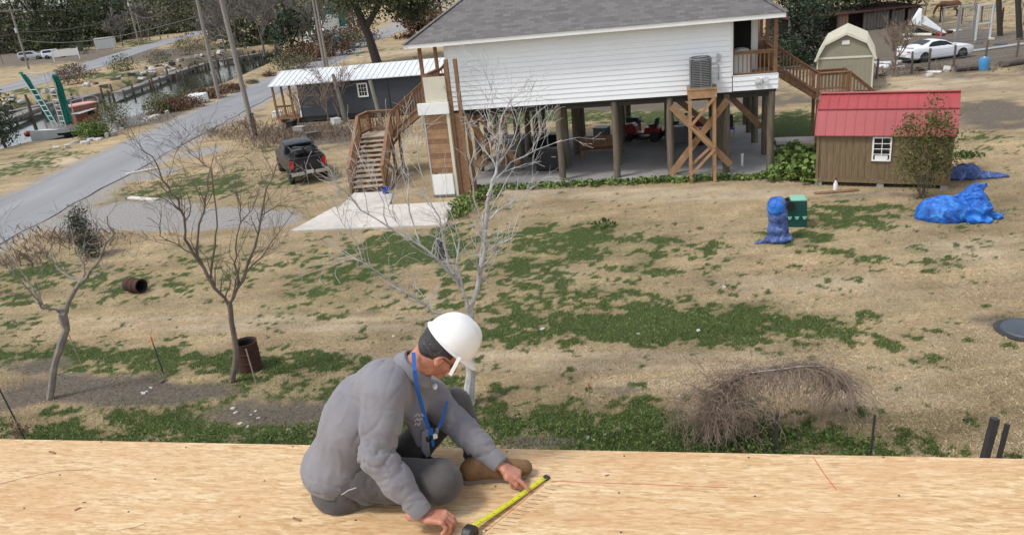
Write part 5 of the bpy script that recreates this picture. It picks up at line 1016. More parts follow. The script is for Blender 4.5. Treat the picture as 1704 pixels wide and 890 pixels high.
# ---------------------------------------------------------------- vegetation
mat('bark_grey', (.25, .22, .19), .9, .35, 6, bmp=.5, bscale=30); mat('bark_brown', (.17, .13, .105), .9, .35, 6, bmp=.5, bscale=30); mat('bark_white', (.60, .585, .565), .85, .35, 5, bmp=.35, bscale=30, col2=(.27, .25, .235)); mat('twig_grey', (.23, .17, .13), .9, .3, 4); mat('twig_far', (.19, .17, .15), .95, .25, .3)
leafmat('leaf_oak', (.016, .026, .013), (.095, .115, .050), scale=.25); leafmat('leaf_olive', (.05, .055, .03), (.19, .185, .11), scale=.25); leafmat('leaf_dark', (.010, .02, .012), (.055, .078, .038), scale=.3); leafmat('leaf_bright', (.045, .08, .016), (.20, .28, .075), scale=1.5); leafmat('leaf_shrub', (.04, .055, .015), (.15, .15, .045), scale=1.2)
leafmat('leaf_rust', (.06, .028, .015), (.18, .10, .06), scale=.4); leafmat('leaf_weed', (.016, .04, .008), (.095, .15, .032), scale=2); leafmat('leaf_dead', (.07, .045, .025), (.22, .14, .08), scale=2); leafmat('leaf_blackgreen', (.018, .028, .016), (.07, .085, .05), scale=1)
def grassmat(name, stops):
    mt, n, p = nodes(name); g = n.nodes.new('ShaderNodeNewGeometry'); f = mth(n, 'ADD', mth(n, 'MULTIPLY', g.outputs['Random Per Island'], .7), mth(n, 'MULTIPLY', nz(n, .9, 4, .7, coords(n)), .5))
    cc = ramp(n, f, stops)
    if name == 'grass_dry':
        cc = mixc(n, mth(n, 'MULTIPLY', att(n, 'tint'), .5), cc, ramp(n, f, [(.2, (.06, .066, .026)), (.6, (.15, .15, .068)), (.9, (.28, .25, .14))])); cc = mixc(n, mth(n, 'MULTIPLY', att(n, 'pale'), .75), cc, ramp(n, f, [(.2, (.26, .205, .135)), (.6, (.44, .36, .25)), (.9, (.62, .53, .40))])); cc = mixc(n, mth(n, 'MULTIPLY', att(n, 'dirt'), .7), cc, (.16, .13, .10))
    lk(n, broad(n, cc), p.inputs['Base Color']); p.inputs['Roughness'].default_value = .9; p.inputs['Specular IOR Level'].default_value = .1
grassmat('grass_dry', [(.2, (.20, .15, .095)), (.55, (.42, .325, .205)), (.9, (.62, .50, .34))]); grassmat('grass_green', [(.2, (.035, .056, .018)), (.55, (.10, .145, .043)), (.9, (.24, .26, .10))])
rr = random.Random(21)
def limbtree(name, label, cat, base, bark, limbs, twigs, seed, grp=None, twigmat=None, trunk_n=1):
    """limbs: list of (pixel polyline, Y start, Y end, r start, r end); first trunk_n limbs are the trunk"""
    b = G(*base); rnd = random.Random(seed); t = thing(name, label, cat, b, 0, grp); tk = MB(); cr = MB(); tw = MB()
    for i, (pp, y0, y1, r0, r1) in enumerate(limbs):
        n_ = len(pp); raw = [AT(px, py, y0+(y1-y0)*(k/(n_-1)))-b for k, (px, py) in enumerate(pp)]
        pts = []
        for k in range(n_-1):
            for s__ in (0, .5): pts.append(raw[k]*(1-s__)+raw[k+1]*s__+(np.array([rnd.gauss(0, .02) for _ in range(3)]) if k or s__ else 0))
        pts.append(raw[-1]); rad = [r0+(r1-r0)*(k/(len(pts)-1))**.8 for k in range(len(pts))]
        (tk if i < trunk_n else cr).tube(pts, [r*rnd.uniform(.86, 1.12)*(1 if i < trunk_n else .82) for r in rad], 8, cap=True)
        if i < trunk_n and twigs.get('notrunk'): continue
        k_ = int(twigs['n']*len(pts)/8)
        for _ in range(k_):
            s__ = rnd.uniform(.25, 1)*(len(pts)-1); k = min(int(s__), len(pts)-2); q = pts[k]+(pts[k+1]-pts[k])*(s__-k); d = pts[k+1]-pts[k]; d /= np.linalg.norm(d); a = v3([rnd.gauss(0, 1) for _ in range(3)]); a -= d*(a@d); a /= np.linalg.norm(a)
            nd = d*.75+a*twigs.get('spread', .8)+v3((0, 0, twigs.get('up', .25)))
            branch(tw, q, nd, twigs['L']*rnd.uniform(.5, 1.3), max(.006, rad[k]*.38), twigs['depth'], rnd, dict(kids=twigs.get('kids', 2), spread=.6, grav=twigs.get('grav', .03), wig=.16, ratio=.68, rmin=twigs.get('rmin', .0035)), n=4)
    tk.build('trunk', bark, t, smooth='auto')
    if cr.v: cr.build('crown', bark, t, smooth='auto')
    tw.build('twigs', twigmat or bark, t); return t
limbtree('bare_tree', 'leftmost bare tree, crooked lichen grey trunk with a swollen broken stub', 'tree', (85, 660), 'bark_grey', [
    ([(82, 668), (88, 615), (98, 580), (108, 548), (105, 525), (104, 512)], 15.9, 16.0, .075, .095), ([(109, 520), (112, 504), (126, 485), (136, 466)], 16, 15.9, .06, .045),
    ([(134, 470), (150, 452), (168, 430), (177, 405), (187, 388), (178, 360)], 15.9, 15.6, .05, .012), ([(104, 525), (88, 516), (73, 510), (50, 488), (25, 455), (8, 420)], 16, 15.2, .035, .01), ([(134, 470), (118, 462), (100, 450), (88, 436), (80, 425)], 15.9, 16.4, .045, .015),
    ([(150, 452), (165, 455), (174, 448)], 15.9, 15.7, .03, .01), ([(73, 510), (50, 470), (20, 430), (-5, 380)], 15.6, 16.5, .03, .008), ([(136, 466), (140, 440), (130, 415), (122, 400)], 15.9, 16.2, .03, .008)],
    dict(n=6, L=.55, depth=2, spread=.9, up=.3, notrunk=True, rmin=.003), 31, trunk_n=2, twigmat='bark_grey')
MB_ = limbtree('bare_tree', 'middle bare tree with upright brown branches, beside the standing rusty barrel', 'tree', (385, 635), 'bark_brown', [
    ([(384, 640), (391, 600), (391, 565), (385, 535), (382, 505)], 15.8, 15.8, .08, .065), ([(382, 510), (374, 497), (346, 459), (330, 434)], 15.8, 15.7, .05, .042), ([(382, 510), (387, 497), (403, 465), (412, 440)], 15.8, 16, .045, .038),
    ([(330, 434), (315, 409), (308, 384), (302, 346), (293, 327), (277, 311), (267, 283), (252, 261), (235, 250)], 15.7, 15.1, .045, .01), ([(330, 434), (327, 396), (338, 352), (340, 330), (346, 299), (356, 261)], 15.7, 15.9, .04, .008),
    ([(350, 463), (356, 409), (362, 377), (359, 340), (352, 283), (333, 267), (302, 236)], 15.8, 16.3, .035, .007), ([(412, 440), (425, 409), (436, 358), (444, 314), (459, 277), (472, 255)], 16, 16.4, .04, .008), ([(396, 478), (393, 440), (390, 415), (400, 371), (398, 340), (392, 300)], 15.9, 15.6, .03, .007),
    ([(405, 465), (425, 440), (440, 421), (466, 385), (490, 350)], 15.9, 16.3, .03, .007), ([(334, 437), (308, 412), (285, 402), (267, 393), (265, 375), (245, 362)], 15.7, 15.3, .022, .006), ([(436, 358), (460, 345), (485, 330)], 16.2, 16.6, .018, .006), ([(400, 371), (418, 350), (430, 320)], 15.8, 15.4, .018, .006)],
    dict(n=6, L=.7, depth=3, spread=.6, up=.35, notrunk=True, rmin=.0028), 32, trunk_n=1)
limbtree('bare_tree', 'pale white branched bare tree behind the worker, spreading in front of the raised house', 'tree', (783, 672), 'bark_white', [
    ([(784, 676), (782, 640), (784, 600), (783, 560), (782, 522)], 13.74, 13.8, .105, .08), ([(782, 522), (786, 505), (800, 455), (805, 415), (808, 383), (811, 337)], 13.8, 14.0, .06, .045), ([(811, 337), (820, 300), (828, 275), (832, 233), (836, 192), (850, 165)], 14.0, 14.2, .042, .010),
    ([(811, 326), (830, 292), (853, 271), (894, 250), (935, 233)], 14, 14.4, .03, .007), ([(782, 530), (776, 505), (770, 474), (761, 441), (765, 400), (757, 370)], 13.8, 13.5, .05, .012), ([(770, 476), (750, 452), (728, 429), (686, 400), (645, 375), (603, 350), (574, 320), (530, 298)], 13.8, 13.1, .042, .008),
    ([(780, 540), (750, 532), (724, 518), (690, 495), (657, 474), (625, 450), (603, 433), (575, 433), (545, 424)], 13.8, 13.0, .04, .008), ([(755, 457), (745, 441), (740, 400), (728, 365), (710, 320), (699, 275), (695, 225)], 13.7, 13.9, .032, .007), ([(700, 408), (682, 350), (678, 300), (661, 258)], 13.4, 13.6, .022, .006),
    ([(800, 470), (815, 445), (832, 420), (856, 398)], 13.9, 13.6, .02, .006), ([(810, 360), (840, 345), (874, 333), (888, 305)], 14, 14.3, .02, .006), ([(828, 275), (850, 240), (862, 205), (868, 180)], 14.1, 14, .022, .006), ([(808, 383), (790, 330), (785, 280), (790, 240), (775, 215)], 13.9, 13.7, .025, .006),
    ([(645, 375), (640, 340), (625, 305), (610, 285)], 13.4, 13.5, .016, .005), ([(603, 433), (590, 400), (570, 370), (560, 340)], 13.2, 13.3, .015, .005), ([(686, 400), (650, 360), (640, 320)], 13.5, 13.8, .015, .005), ([(836, 240), (815, 215), (810, 185), (818, 150)], 14.1, 14.3, .018, .005)],
    dict(n=8, L=.55, depth=2, spread=.7, up=.3, notrunk=True, rmin=.003), 33, trunk_n=1)
# drooping bare bush
wb_ = G(1190, 735); t = thing('drooping_bush', 'tangled bare grey brown bush drooping over a bent branch, just beyond the deck edge', 'bush', wb_)
pp = [(1183, 745), (1190, 700), (1203, 665), (1222, 638), (1250, 622), (1290, 617), (1330, 611), (1370, 611), (1395, 628), (1405, 650)]; Y_ = np.linspace(11.5, 11.9, len(pp)); arch = [AT(x, y, yy)-wb_ for (x, y), yy in zip(pp, Y_)]
MB().tube(arch, np.linspace(.05, .007, len(arch)), 7).build('trunk', 'bark_dark', t, smooth='auto'); tw = MB(); rnd = random.Random(5)
MB().tube([arch[4]+[0, 0, .03]]+[q+[0, -.03, .04] for q in arch[5:8]], [.010, .009, .008, .004], 5).build('pale_limb', 'bark_white', t)
for k in range(1700):
    s__ = rnd.random()**1.05*(len(arch)-2)+1; i = min(int(s__), len(arch)-2); q = arch[i]+(arch[i+1]-arch[i])*(s__-i); L = rnd.uniform(.3, 1.1)
    d = v3([rnd.gauss(-.35 if s__ < 4 else .05, .6), rnd.gauss(0, .6), rnd.uniform(.0, .5)]); d /= np.linalg.norm(d); pts = [q]
    for j in range(5): d = d+v3((rnd.gauss(0, .42), rnd.gauss(0, .42), -.38)); d /= np.linalg.norm(d); pts.append(pts[-1]+d*L/5)
    tw.tube(pts, [.0038, .0033, .003, .0027, .0022, .002], 3, cap=False)
for k in range(260):
    q = AT(rnd.gauss(1200, 32), rnd.uniform(632, 735), 11.5+rnd.uniform(-.3, .4))-wb_; branch(tw, q, (rnd.gauss(0, .5), rnd.gauss(0, .3), rnd.uniform(-.5, .8)), rnd.uniform(.3, .6), .005, 2, rnd, dict(kids=2, spread=.8, grav=-.06, wig=.3, ratio=.7, rmin=.0025), n=3)
tw.build('twigs', 'twig_grey', t)

# generic trees
def tree(label, base, h, cr, kind='leaf_oak', trunk=.22, seed=0, nleaf=2600, leaf=.45, cb=.25, name='leafy_tree', grp='trees beyond the canal', bark='bark_dark', ex=1.0, spread=1.0):
    rnd = random.Random(seed); t = thing(name, label, 'tree', base, 0, grp); tk = MB(); top = v3((rnd.uniform(-.5, .5), 0, h*.75))
    tk.tube([(0, 0, -.3), top*.35+[rnd.uniform(-.2, .2), 0, 0], top*.7, top], [trunk*1.2, trunk*.9, trunk*.6, trunk*.2], 8); bl = []
    for k in range(8):
        a = rnd.uniform(0, 6.28); rr_ = cr*rnd.uniform(.25, .8); z = h*(cb+(1-cb)*rnd.uniform(.2 if cb > .1 else .04, .85)); q = v3((math.cos(a)*rr_, math.sin(a)*rr_, z)); s__ = cr*rnd.uniform(.3, .5); bl.append((*q, s__*1.1, s__*1.1, s__*.75*ex)); tk.tube([top*rnd.uniform(.35, .6), (q+top*.5)*.55, q], [trunk*.5, trunk*.3, trunk*.08], 6)
    bl.append((0, 0, h*(cb+1)/2, cr*.6, cr*.6, h*(1-cb)*.42))
    if cb < .1:
        for k in range(7): a = k*.9+rnd.random(); bl.append((math.cos(a)*cr*.7, math.sin(a)*cr*.7, h*.07, cr*.42, cr*.42, h*.10)); tk.build('trunk', bark, t, smooth='auto')
    C = blobs(bl, int(nleaf/14), 14, cr*.10*spread); C[:, 2] = np.maximum(C[:, 2], .2); V, Q = leaves(C, leaf, aspect=.8); npmesh('crown', V, Q, kind, t); return t
def baretree(label, base, h, seed, bark='twig_far', grp='bare trees around the canal', r=.16, depth=4, rmin=.02, kids=3, spread=.55):
    rnd = random.Random(seed); t = thing('bare_tree', label, 'tree', base, 0, grp); tk = MB(); tk.tube([(0, 0, -.2), (rnd.uniform(-.1, .1), 0, h*.12), (rnd.uniform(-.3, .3), 0, h*.28)], [r*1.1, r*.9, r*.8], 8); q0 = tk.v[-4]; tw = MB(); tk.build('trunk', bark, t)
    for k in range(5):
        a = k*1.257+rnd.uniform(-.3, .3); s__ = rnd.uniform(.15, .8); branch(tw, (0, 0, h*rnd.uniform(.2, .28)), (math.cos(a)*s__, math.sin(a)*s__, 1), h*.34, r*.5, depth, rnd, dict(kids=kids, spread=spread, grav=.05, wig=.12, ratio=.68, rmin=rmin), n=4)
    tw.build('crown', bark, t); return t
# woods beyond the far road (left background)
bgk = [(-60, 98, 17, 7, 'leaf_oak'), (-25, 92, 19, 8, 'leaf_dark'), (12, 88, 20, 8.5, 'leaf_olive'), (40, 86, 22, 8, 'leaf_olive'), (76, 84, 20, 8, 'leaf_oak'), (98, 79, 11, 7, 'leaf_olive'), (128, 76, 24, 6, 'leaf_dark'), (150, 76, 15, 8, 'leaf_oak'), (176, 70, 18, 8, 'leaf_dark'), (206, 66, 19, 9, 'leaf_olive'),
       (262, 58, 17, 9, 'leaf_dark'), (292, 55, 22, 10, 'leaf_oak'), (322, 52, 23, 10, 'leaf_dark'), (20, 70, 24, 12, 'leaf_dark'), (60, 62, 26, 13, 'leaf_dark'), (165, 56, 27, 14, 'leaf_oak'), (225, 50, 27, 13, 'leaf_olive'), (345, 44, 28, 14, 'leaf_oak'), (400, 38, 30, 15, 'leaf_olive'), (455, 32, 30, 15, 'leaf_oak'), (510, 26, 30, 15, 'leaf_dark'), (570, 18, 30, 14, 'leaf_olive'), (640, 10, 30, 14, 'leaf_oak'), (700, 4, 30, 15, 'leaf_dark'), (100, 58, 22, 10, 'leaf_oak'), (280, 46, 27, 14, 'leaf_olive')]
hue = {'leaf_oak': 'deep green', 'leaf_olive': 'olive brown', 'leaf_dark': 'nearly black green'}
spot = ['at the far left edge', 'behind the left street light', 'behind the cross arm pole', 'right of the cross arm pole', 'above the white parked car', 'low and wide above the white sign', 'tall and narrow against the sky', 'above the trailer', 'above the pale container', 'right of the container', 'right of the transformer pole', 'left of the big canal oak', 'touching the big canal oak', 'in the back row at far left', 'in the back row behind the white car', 'in the back row behind the container', 'in the back row behind the transformer pole', 'in the back row above the dark green car', 'in the back row between the two tall near poles', 'in the back row above the canal end', 'in the back row behind the pole at the cabin', 'in the back row where the road vanishes', 'in the back row behind the big roadside oak', 'in the back row at the house roof corner', 'in the back row above the white sign', 'in the back row behind the left oaks']
for i, (px, py, h, c_, k_) in enumerate(bgk):
    h *= 1.35; q = G(px, py) if py >= 50 else G(px, 52+(px < 300)*6-px*.1016+18);  # extra height above the frame, added to darken the canal reflections
    tree(f'{hue[k_]} background tree {spot[i]}', (q[0], q[1], 0), h, c_*1.15, k_, .35, 100+i, 4200, .62 if q[1] < 260 else .8, cb=.02)
wd_ = []
rb2 = np.random.default_rng(77)
for i in range(130):
    px = -260+i*8.2; yh = 50-px*.1016; q = G(px, yh+16+rb2.uniform(-2, 5)); h = rb2.uniform(16, 34); r__ = rb2.uniform(6, 11)
    for k in range(3): wd_.append((q[0]+rb2.uniform(-5, 5), q[1]+rb2.uniform(-12, 12), h*(.15+.33*k), r__, r__, h*.26))
V, Q = leaves(blobs(wd_, 4200, 14, 1.7), 1.35, aspect=.8); o = npmesh('far_woods', V, Q, 'leaf_oak'); tag(o, 'distant mass of dark woods closing the view beyond the canal', 'woods', kind='stuff')
# willow oak hanging over the canal at (300,0), with a thick trunk at (330,75)
tree('broad olive green oak with a thick trunk leaning over the far road end', G(330, 78), 17, 11, 'leaf_olive', .9, 201, 6000, .5, cb=.25, grp=None, name='oak_tree')
tree('very large dark oak beside the near road with a massive forked trunk', G(648, 106), 15, 7.5, 'leaf_oak', .75, 202, 11000, .30, cb=.26, grp=None, name='oak_tree')
tk = MB(); b_ = G(652, 104); t = thing('leaning_oak', 'second dark leaning trunk with sparse leaves, beside the massive forked oak', 'tree', G(628, 106)); MB().tube([(0, 0, -.2), (-.5, 0, 3), (-1.6, 0, 7), (-2.6, 0, 11)], [.6, .5, .4, .2], 9).tube([(-.8, 0, 4), (1.5, 0, 7), (3, 0, 9)], [.35, .3, .15], 8).build('trunk', 'bark_dark', t, smooth='auto')
V, Q = leaves(blobs([(-2.2, 0, 8.5, 2.2, 2, 1.6), (-3.6, 0, 7, 1.5, 1.5, 1.2), (1.8, 0, 8, 2, 2, 1.6)], 150, 14, .5), .3, aspect=.8); npmesh('crown', V, Q, 'leaf_olive', t)
tree('dark leafy tree right of the massive oak, overhanging the white cabin roof', G(688, 96), 11, 4.5, 'leaf_dark', .35, 203, 4000, .3, cb=.3, grp=None)
tree('dark round evergreen standing before the canal end, left of the cabin poles', G(492, 100), 7.5, 3.6, 'leaf_dark', .25, 204, 4200, .28, cb=.05, grp=None)
tree('olive evergreen directly behind the pole at the charcoal cabin', G(520, 88), 9, 4.2, 'leaf_olive', .3, 214, 3600, .32, cb=.1, grp=None)
for i, (px, py, h, s__) in enumerate([(395, 100, 11, 1), (440, 92, 12, 2), (470, 84, 12, 3), (415, 76, 14, 4), (350, 96, 8, 5), (505, 76, 13, 6), (560, 62, 12, 7), (250, 68, 13, 8), (268, 66, 11, 9), (205, 78, 10, 10), (375, 86, 10, 11), (535, 96, 9, 12), (585, 70, 10, 13)]):
    q = G(px, py); baretree('grey leafless tree '+['over the canal between the two tall poles', 'left of the canal end', 'behind the dark round evergreen', 'in the middle of the canal trees', 'low over the old docks', 'right of the dark round evergreen', 'where the near road disappears', 'right of the transformer pole', 'beside the thin far pole', 'behind the pale container', 'behind the green parked car', 'touching the cabin pole', 'at the left foot of the massive oak'][i], q, h, 300+s__, rmin=max(.012, q[1]*.00030), r=.2)
for i, (px, py, h, c_, k_) in enumerate([(400, 78, 9, 5, 'leaf_olive'), (445, 74, 8, 4.5, 'leaf_oak'), (425, 60, 13, 7, 'leaf_olive'), (370, 62, 10, 5, 'leaf_oak'), (555, 56, 10, 5.5, 'leaf_olive'), (590, 44, 12, 6, 'leaf_oak'), (735, 40, 11, 7, 'leaf_olive'), (700, 62, 7, 4, 'leaf_rust'), (470, 58, 12, 6, 'leaf_dark'), (515, 60, 11, 5, 'leaf_olive')]):
    tree('leafy tree '+['among the bare canal trees, left', 'among the bare canal trees, right', 'behind the bare canal trees', 'beside the far green car', 'left of where the road vanishes', 'at the vanishing end of the road', 'behind the roof corner of the raised house', 'low and brown at the roof corner', 'behind the round evergreen', 'behind the cabin pole'][i], G(px, py), h, c_, k_, .25, 700+i, 3000, .42, cb=.03, grp='trees at the canal end')
hb = thing('distant_boat', 'white and teal boat seen between the trees at the end of the canal', 'boat', G(548, 66, 0), R(60)); MB().add(*hull(0, 2.0, 2.2, -6, 8)).build('hull', 'boat_white', hb); MB().box(-3, 2, -1.6, 1.6, 2.0, 4.6).build('cabin', 'boat_white', hb); MB().box(2.2, 2.8, -2.4, 2.4, 2.2, 7.5).build('net', 'net_green', hb)
tp2 = thing('teal_tank', 'light blue round tank on the bank below the distant white boat', 'tank', G(562, 80)); mat('sky_plastic2', (.10, .42, .55), .5, .1, 3); MB().lathe([(0, 0), (1.3, .1), (1.5, .9), (1.2, 1.7), (0, 1.9)], 14).build('shell', 'sky_plastic2', tp2, smooth='auto'); MB().lathe([(0, 1.88), (.3, 1.88), (.3, 2.05), (0, 2.05)], 10).build('lid', 'white_plastic', tp2)
# young bare trees in front of the charcoal cabin
for i, (px, py, h) in enumerate([(566, 205, 5.2), (548, 212, 3.6), (500, 215, 3.2), (425, 245, 2.0)]): q = G(px, py); baretree('thin grey sapling '+['tallest one in front of the charcoal cabin wall', 'short one left of the tallest cabin sapling', 'at the left corner of the charcoal cabin', 'beside the roadside black post'][i], q, h, 340+i, 'twig_grey', 'bare saplings near the charcoal cabin', .05, 3, .010, 3)
pw = thing('dead_tree', 'dark leaning weathered trunk standing before the charcoal cabin wall', 'tree', G(566, 206)+[.3, .4, 0]); MB().tube([(0, 0, -.1), (-.1, 0, 1.5), (-.3, 0, 3.2)], [.17, .15, .12], 9).build('trunk', 'pole_wood', pw, smooth='auto'); MB().tube([(-.2, 0, 2.2), (.2, 0, 2.8)], [.06, .03], 6).build('stub', 'pole_wood', pw)
pw = thing('leaning_pole', 'grey wooden post leaning against the charcoal cabin right of its window', 'post', G(634, 203)); MB().tube([(0, 0, -.1), (-.15, 0, 1.4), (-.32, .1, 2.7)], [.14, .13, .12], 9).build('post_shaft', 'pole_wood', pw, smooth='auto')
# shrubs and bushes
def shrub(label, base, blist, kind, n_, leaf, seed, name='shrub', grp=None, aspect=.6, stems=6, sp=.12, stemr=.02):
    rnd = random.Random(seed); t = thing(name, label, 'shrub', base, 0, grp); st = MB()
    for k in range(stems): b = rnd.choice(blist); st.tube([(rnd.uniform(-.1, .1), rnd.uniform(-.1, .1), -.05), (b[0]*.5, b[1]*.5, b[2]*.5), (b[0]+rnd.gauss(0, b[3]*.4), b[1], b[2]+b[5]*.5)], [stemr, stemr*.7, stemr*.3], 5)
    st.build('stems', 'bark_brown', t); C = blobs(blist, int(n_/10), 10, sp); C[:, 2] = np.maximum(C[:, 2], .03); V, Q = leaves(C, leaf, aspect=aspect); npmesh('foliage', V, Q, kind, t); return t
shrub('large dark evergreen bush at the left edge, on the near canal bank', G(-8, 246), [(0, 0, 2.2, 2.0, 2, 2.3), (-1.6, .5, 2.6, 1.8, 1.6, 2.2), (.9, 0, 1.5, 1.0, 1.0, 1.4), (-3, 0, 2, 2, 1.6, 2)], 'leaf_dark', 9000, .16, 1, sp=.3, stemr=.08)
shrub('round bright green shrub on the near canal bank beside the boat', G(152, 231), [(0, 0, .6, 1.0, .8, .65), (.6, .2, .5, .7, .6, .5)], 'leaf_bright', 3000, .13, 2, sp=.18)
shrub('grey green leafless looking shrub right of the bright green one', G(192, 216), [(0, 0, 1.1, 1.2, 1.0, 1.2)], 'leaf_shrub', 1800, .12, 3, sp=.25, stems=30)
for i, (px, py, s__, k_) in enumerate([(262, 189, 1.0, 'leaf_shrub'), (285, 186, 1.1, 'leaf_rust'), (310, 180, 1.0, 'leaf_rust'), (268, 181, 1.2, 'leaf_shrub'), (318, 168, 1.2, 'leaf_olive'), (345, 165, 1.1, 'leaf_rust'), (372, 156, 1.0, 'leaf_rust'), (392, 150, .6, 'leaf_rust'), (418, 140, .5, 'leaf_olive'), (445, 128, .6, 'leaf_rust'), (480, 116, 1.8, 'leaf_olive'), (505, 104, 2.2, 'leaf_rust'), (535, 96, 2.6, 'leaf_rust'), (560, 84, 2.8, 'leaf_olive'), (580, 72, 3.0, 'leaf_rust')]):
    shrub(('reddish brown' if k_ == 'leaf_rust' else 'dull green')+' bank shrub '+['at the left end of the roadside row', 'behind the blue tub', 'left of the white tank', 'close to the water left of the tank', 'close to the water behind the tank', 'under the canal side pole', 'right of the canal side pole', 'left of the nearer pole', 'behind the nearer pole', 'midway up the canal', 'below the canal end', 'below the round evergreen', 'left of the cabin pole', 'where the road narrows', 'at the end of the road'][i], G(px, py), [(0, 0, .5*s__, 1.2*s__, .8*s__, .55*s__), (s__, 0, .4*s__, .8*s__, .6*s__, .45*s__)], k_, 1500, .11*s__+.02, 400+i, grp='shrubs along the near canal bank', sp=.2*s__, stems=16)
for i, (px, py, s__, k_) in enumerate([(130, 140, 2.4, 'leaf_rust'), (118, 132, 2.0, 'leaf_olive'), (205, 118, 2.3, 'leaf_oak'), (265, 106, 2, 'leaf_olive'), (310, 92, 2.6, 'leaf_olive'), (318, 84, 3.0, 'leaf_rust'), (345, 84, 2.4, 'leaf_olive'), (235, 74, 3, 'leaf_rust'), (140, 90, 2.6, 'leaf_oak')]):
    shrub(('brown' if k_ == 'leaf_rust' else 'dark green')+' shrub on the far side of the canal, '+['directly above the moored boat', 'nearest the far road left', 'round one above the dock pilings', 'right of the round one', 'below the broad oak trunk', 'at the foot of the broad oak', 'right of the broad oak trunk', 'at the foot of the transformer pole', 'in front of the flatbed trailer'][i], G(px, py), [(0, 0, .5*s__, 1.1*s__, .9*s__, .6*s__)], k_, 1300, .2, 430+i, grp='shrubs across the canal', sp=.3, stems=10)
shrub('small grey green cedar like bush below the road on the left', G(148, 428), [(0, 0, .9, .45, .45, .9), (.05, 0, 1.5, .25, .25, .5), (.2, 0, .4, .5, .4, .4)], 'leaf_blackgreen', 4200, .06, 5, sp=.09, stems=22, stemr=.015)
shrub('tall straggly green shrub growing against the red roofed shed', G(1535, 330), [(0, 0, 1.0, .7, .35, 1.0), (-.55, 0, 1.5, .45, .3, .9), (-.35, 0, 2.3, .7, .35, .7), (.4, 0, 2.0, .65, .3, .9), (.6, 0, 1.3, .4, .3, .7), (.15, .1, 3.0, .18, .15, .5), (.75, .3, 2.3, .2, .2, .5), (-.55, 0, 2.6, .14, .14, .35)], 'leaf_shrub', 4200, .08, 6, sp=.12, stems=24, stemr=.009)
# broad leafed plants by the slab
def broadplant(label, base, n_, r, h, leaf, seed, grp='broad leafed plants by the slab', kind='leaf_bright'):
    t = thing('leafy_plant', label, 'plant', base, 0, grp); g = np.random.default_rng(seed); a = g.uniform(0, 6.28, n_); rad = r*np.sqrt(g.random(n_)); C = np.stack([rad*np.cos(a), rad*np.sin(a), h*(.35+.65*g.random(n_))*(1-.5*rad/r)], 1); st = MB()
    for q in C[::3]: st.tube([(q[0]*.3, q[1]*.3, -.02), (q[0]*.7, q[1]*.7, q[2]*.6), q], [.012, .01, .006], 4)
    st.build('stalks', 'leaf_weed', t); V, Q = leaves(C, leaf, droop=.4, aspect=.75, up=1.2); npmesh('foliage', V, Q, kind, t); return t
rr = random.Random(9)
for k, (px, py, s__) in enumerate([(1300, 300, 1), (1318, 296, 1.1), (1336, 298, 1.1), (1350, 302, 1), (1310, 282, 1.1), (1330, 278, 1.1), (1347, 284, 1), (1322, 262, 1), (1340, 266, .9), (1352, 262, .8), (1308, 268, .9)]):
    broadplant('broad leafed green plant between slab and red roofed shed, '+['front left', 'front middle left', 'front middle right', 'front right by the shed', 'second row left', 'second row middle', 'second row right', 'back row left', 'back row middle', 'back row right', 'back row at the pilings'][k], G(px, py), 90, .62*s__, .75*s__, .24, 500+k)
for k in range(30):
    u_ = -3.5+12.2*k/29; q = H(u_, -.55+rr.uniform(-.15, .15), 0)
    broadplant('low leafy green weed clump in the row along the front edge of the slab', q, 60, .36, .24+.1*rr.random(), .13, 540+k, 'weeds along the slab edge', 'leaf_bright' if k % 3 else 'leaf_weed')
for k, (px, py, s__) in enumerate([(768, 345, 1), (785, 338, 1.1), (805, 332, 1), (760, 362, .9), (778, 352, .9), (820, 326, .8)]): broadplant('green leafy plant below the cargo lift, '+['left', 'middle', 'right', 'lowest', 'lower middle', 'far right'][k], G(px, py), 110, .5*s__, .5*s__, .12, 580+k, 'plants below the cargo lift')
for k, (px, py) in enumerate([(1600, 262), (1618, 262), (1625, 340), (1005, 378)]): broadplant('small leafy weed standing alone on the dry lawn, '+['left one behind the shed', 'right one behind the shed', 'just beside the bright tarpaulin', 'in the middle of the lawn'][k], G(px, py), 60, .4, .3, .12, 590+k, 'single weeds on the lawn', 'leaf_weed')
# dead leafed plant bottom left
dp = thing('dead_plant', 'dead plant with hanging brown leaves at the lower left above the deck edge', 'plant', G(42, 740)); st = MB(); st.tube([(0, 0, 0), (-.02, 0, .4), (0, 0, .62)], [.012, .01, .005], 5).tube([(0, 0, .3), (.12, 0, .5)], [.008, .004], 4).tube([(0, 0, .25), (-.12, 0, .42)], [.008, .004], 4).build('stalk', 'bark_brown', dp)
C = blobs([(0, 0, .42, .14, .1, .14), (.14, 0, .38, .08, .08, .16), (-.1, 0, .36, .08, .08, .14)], 10, 7, .03); V, Q = leaves(C, .09, droop=1.5, aspect=.4); npmesh('foliage', V, Q, 'leaf_dead', dp)
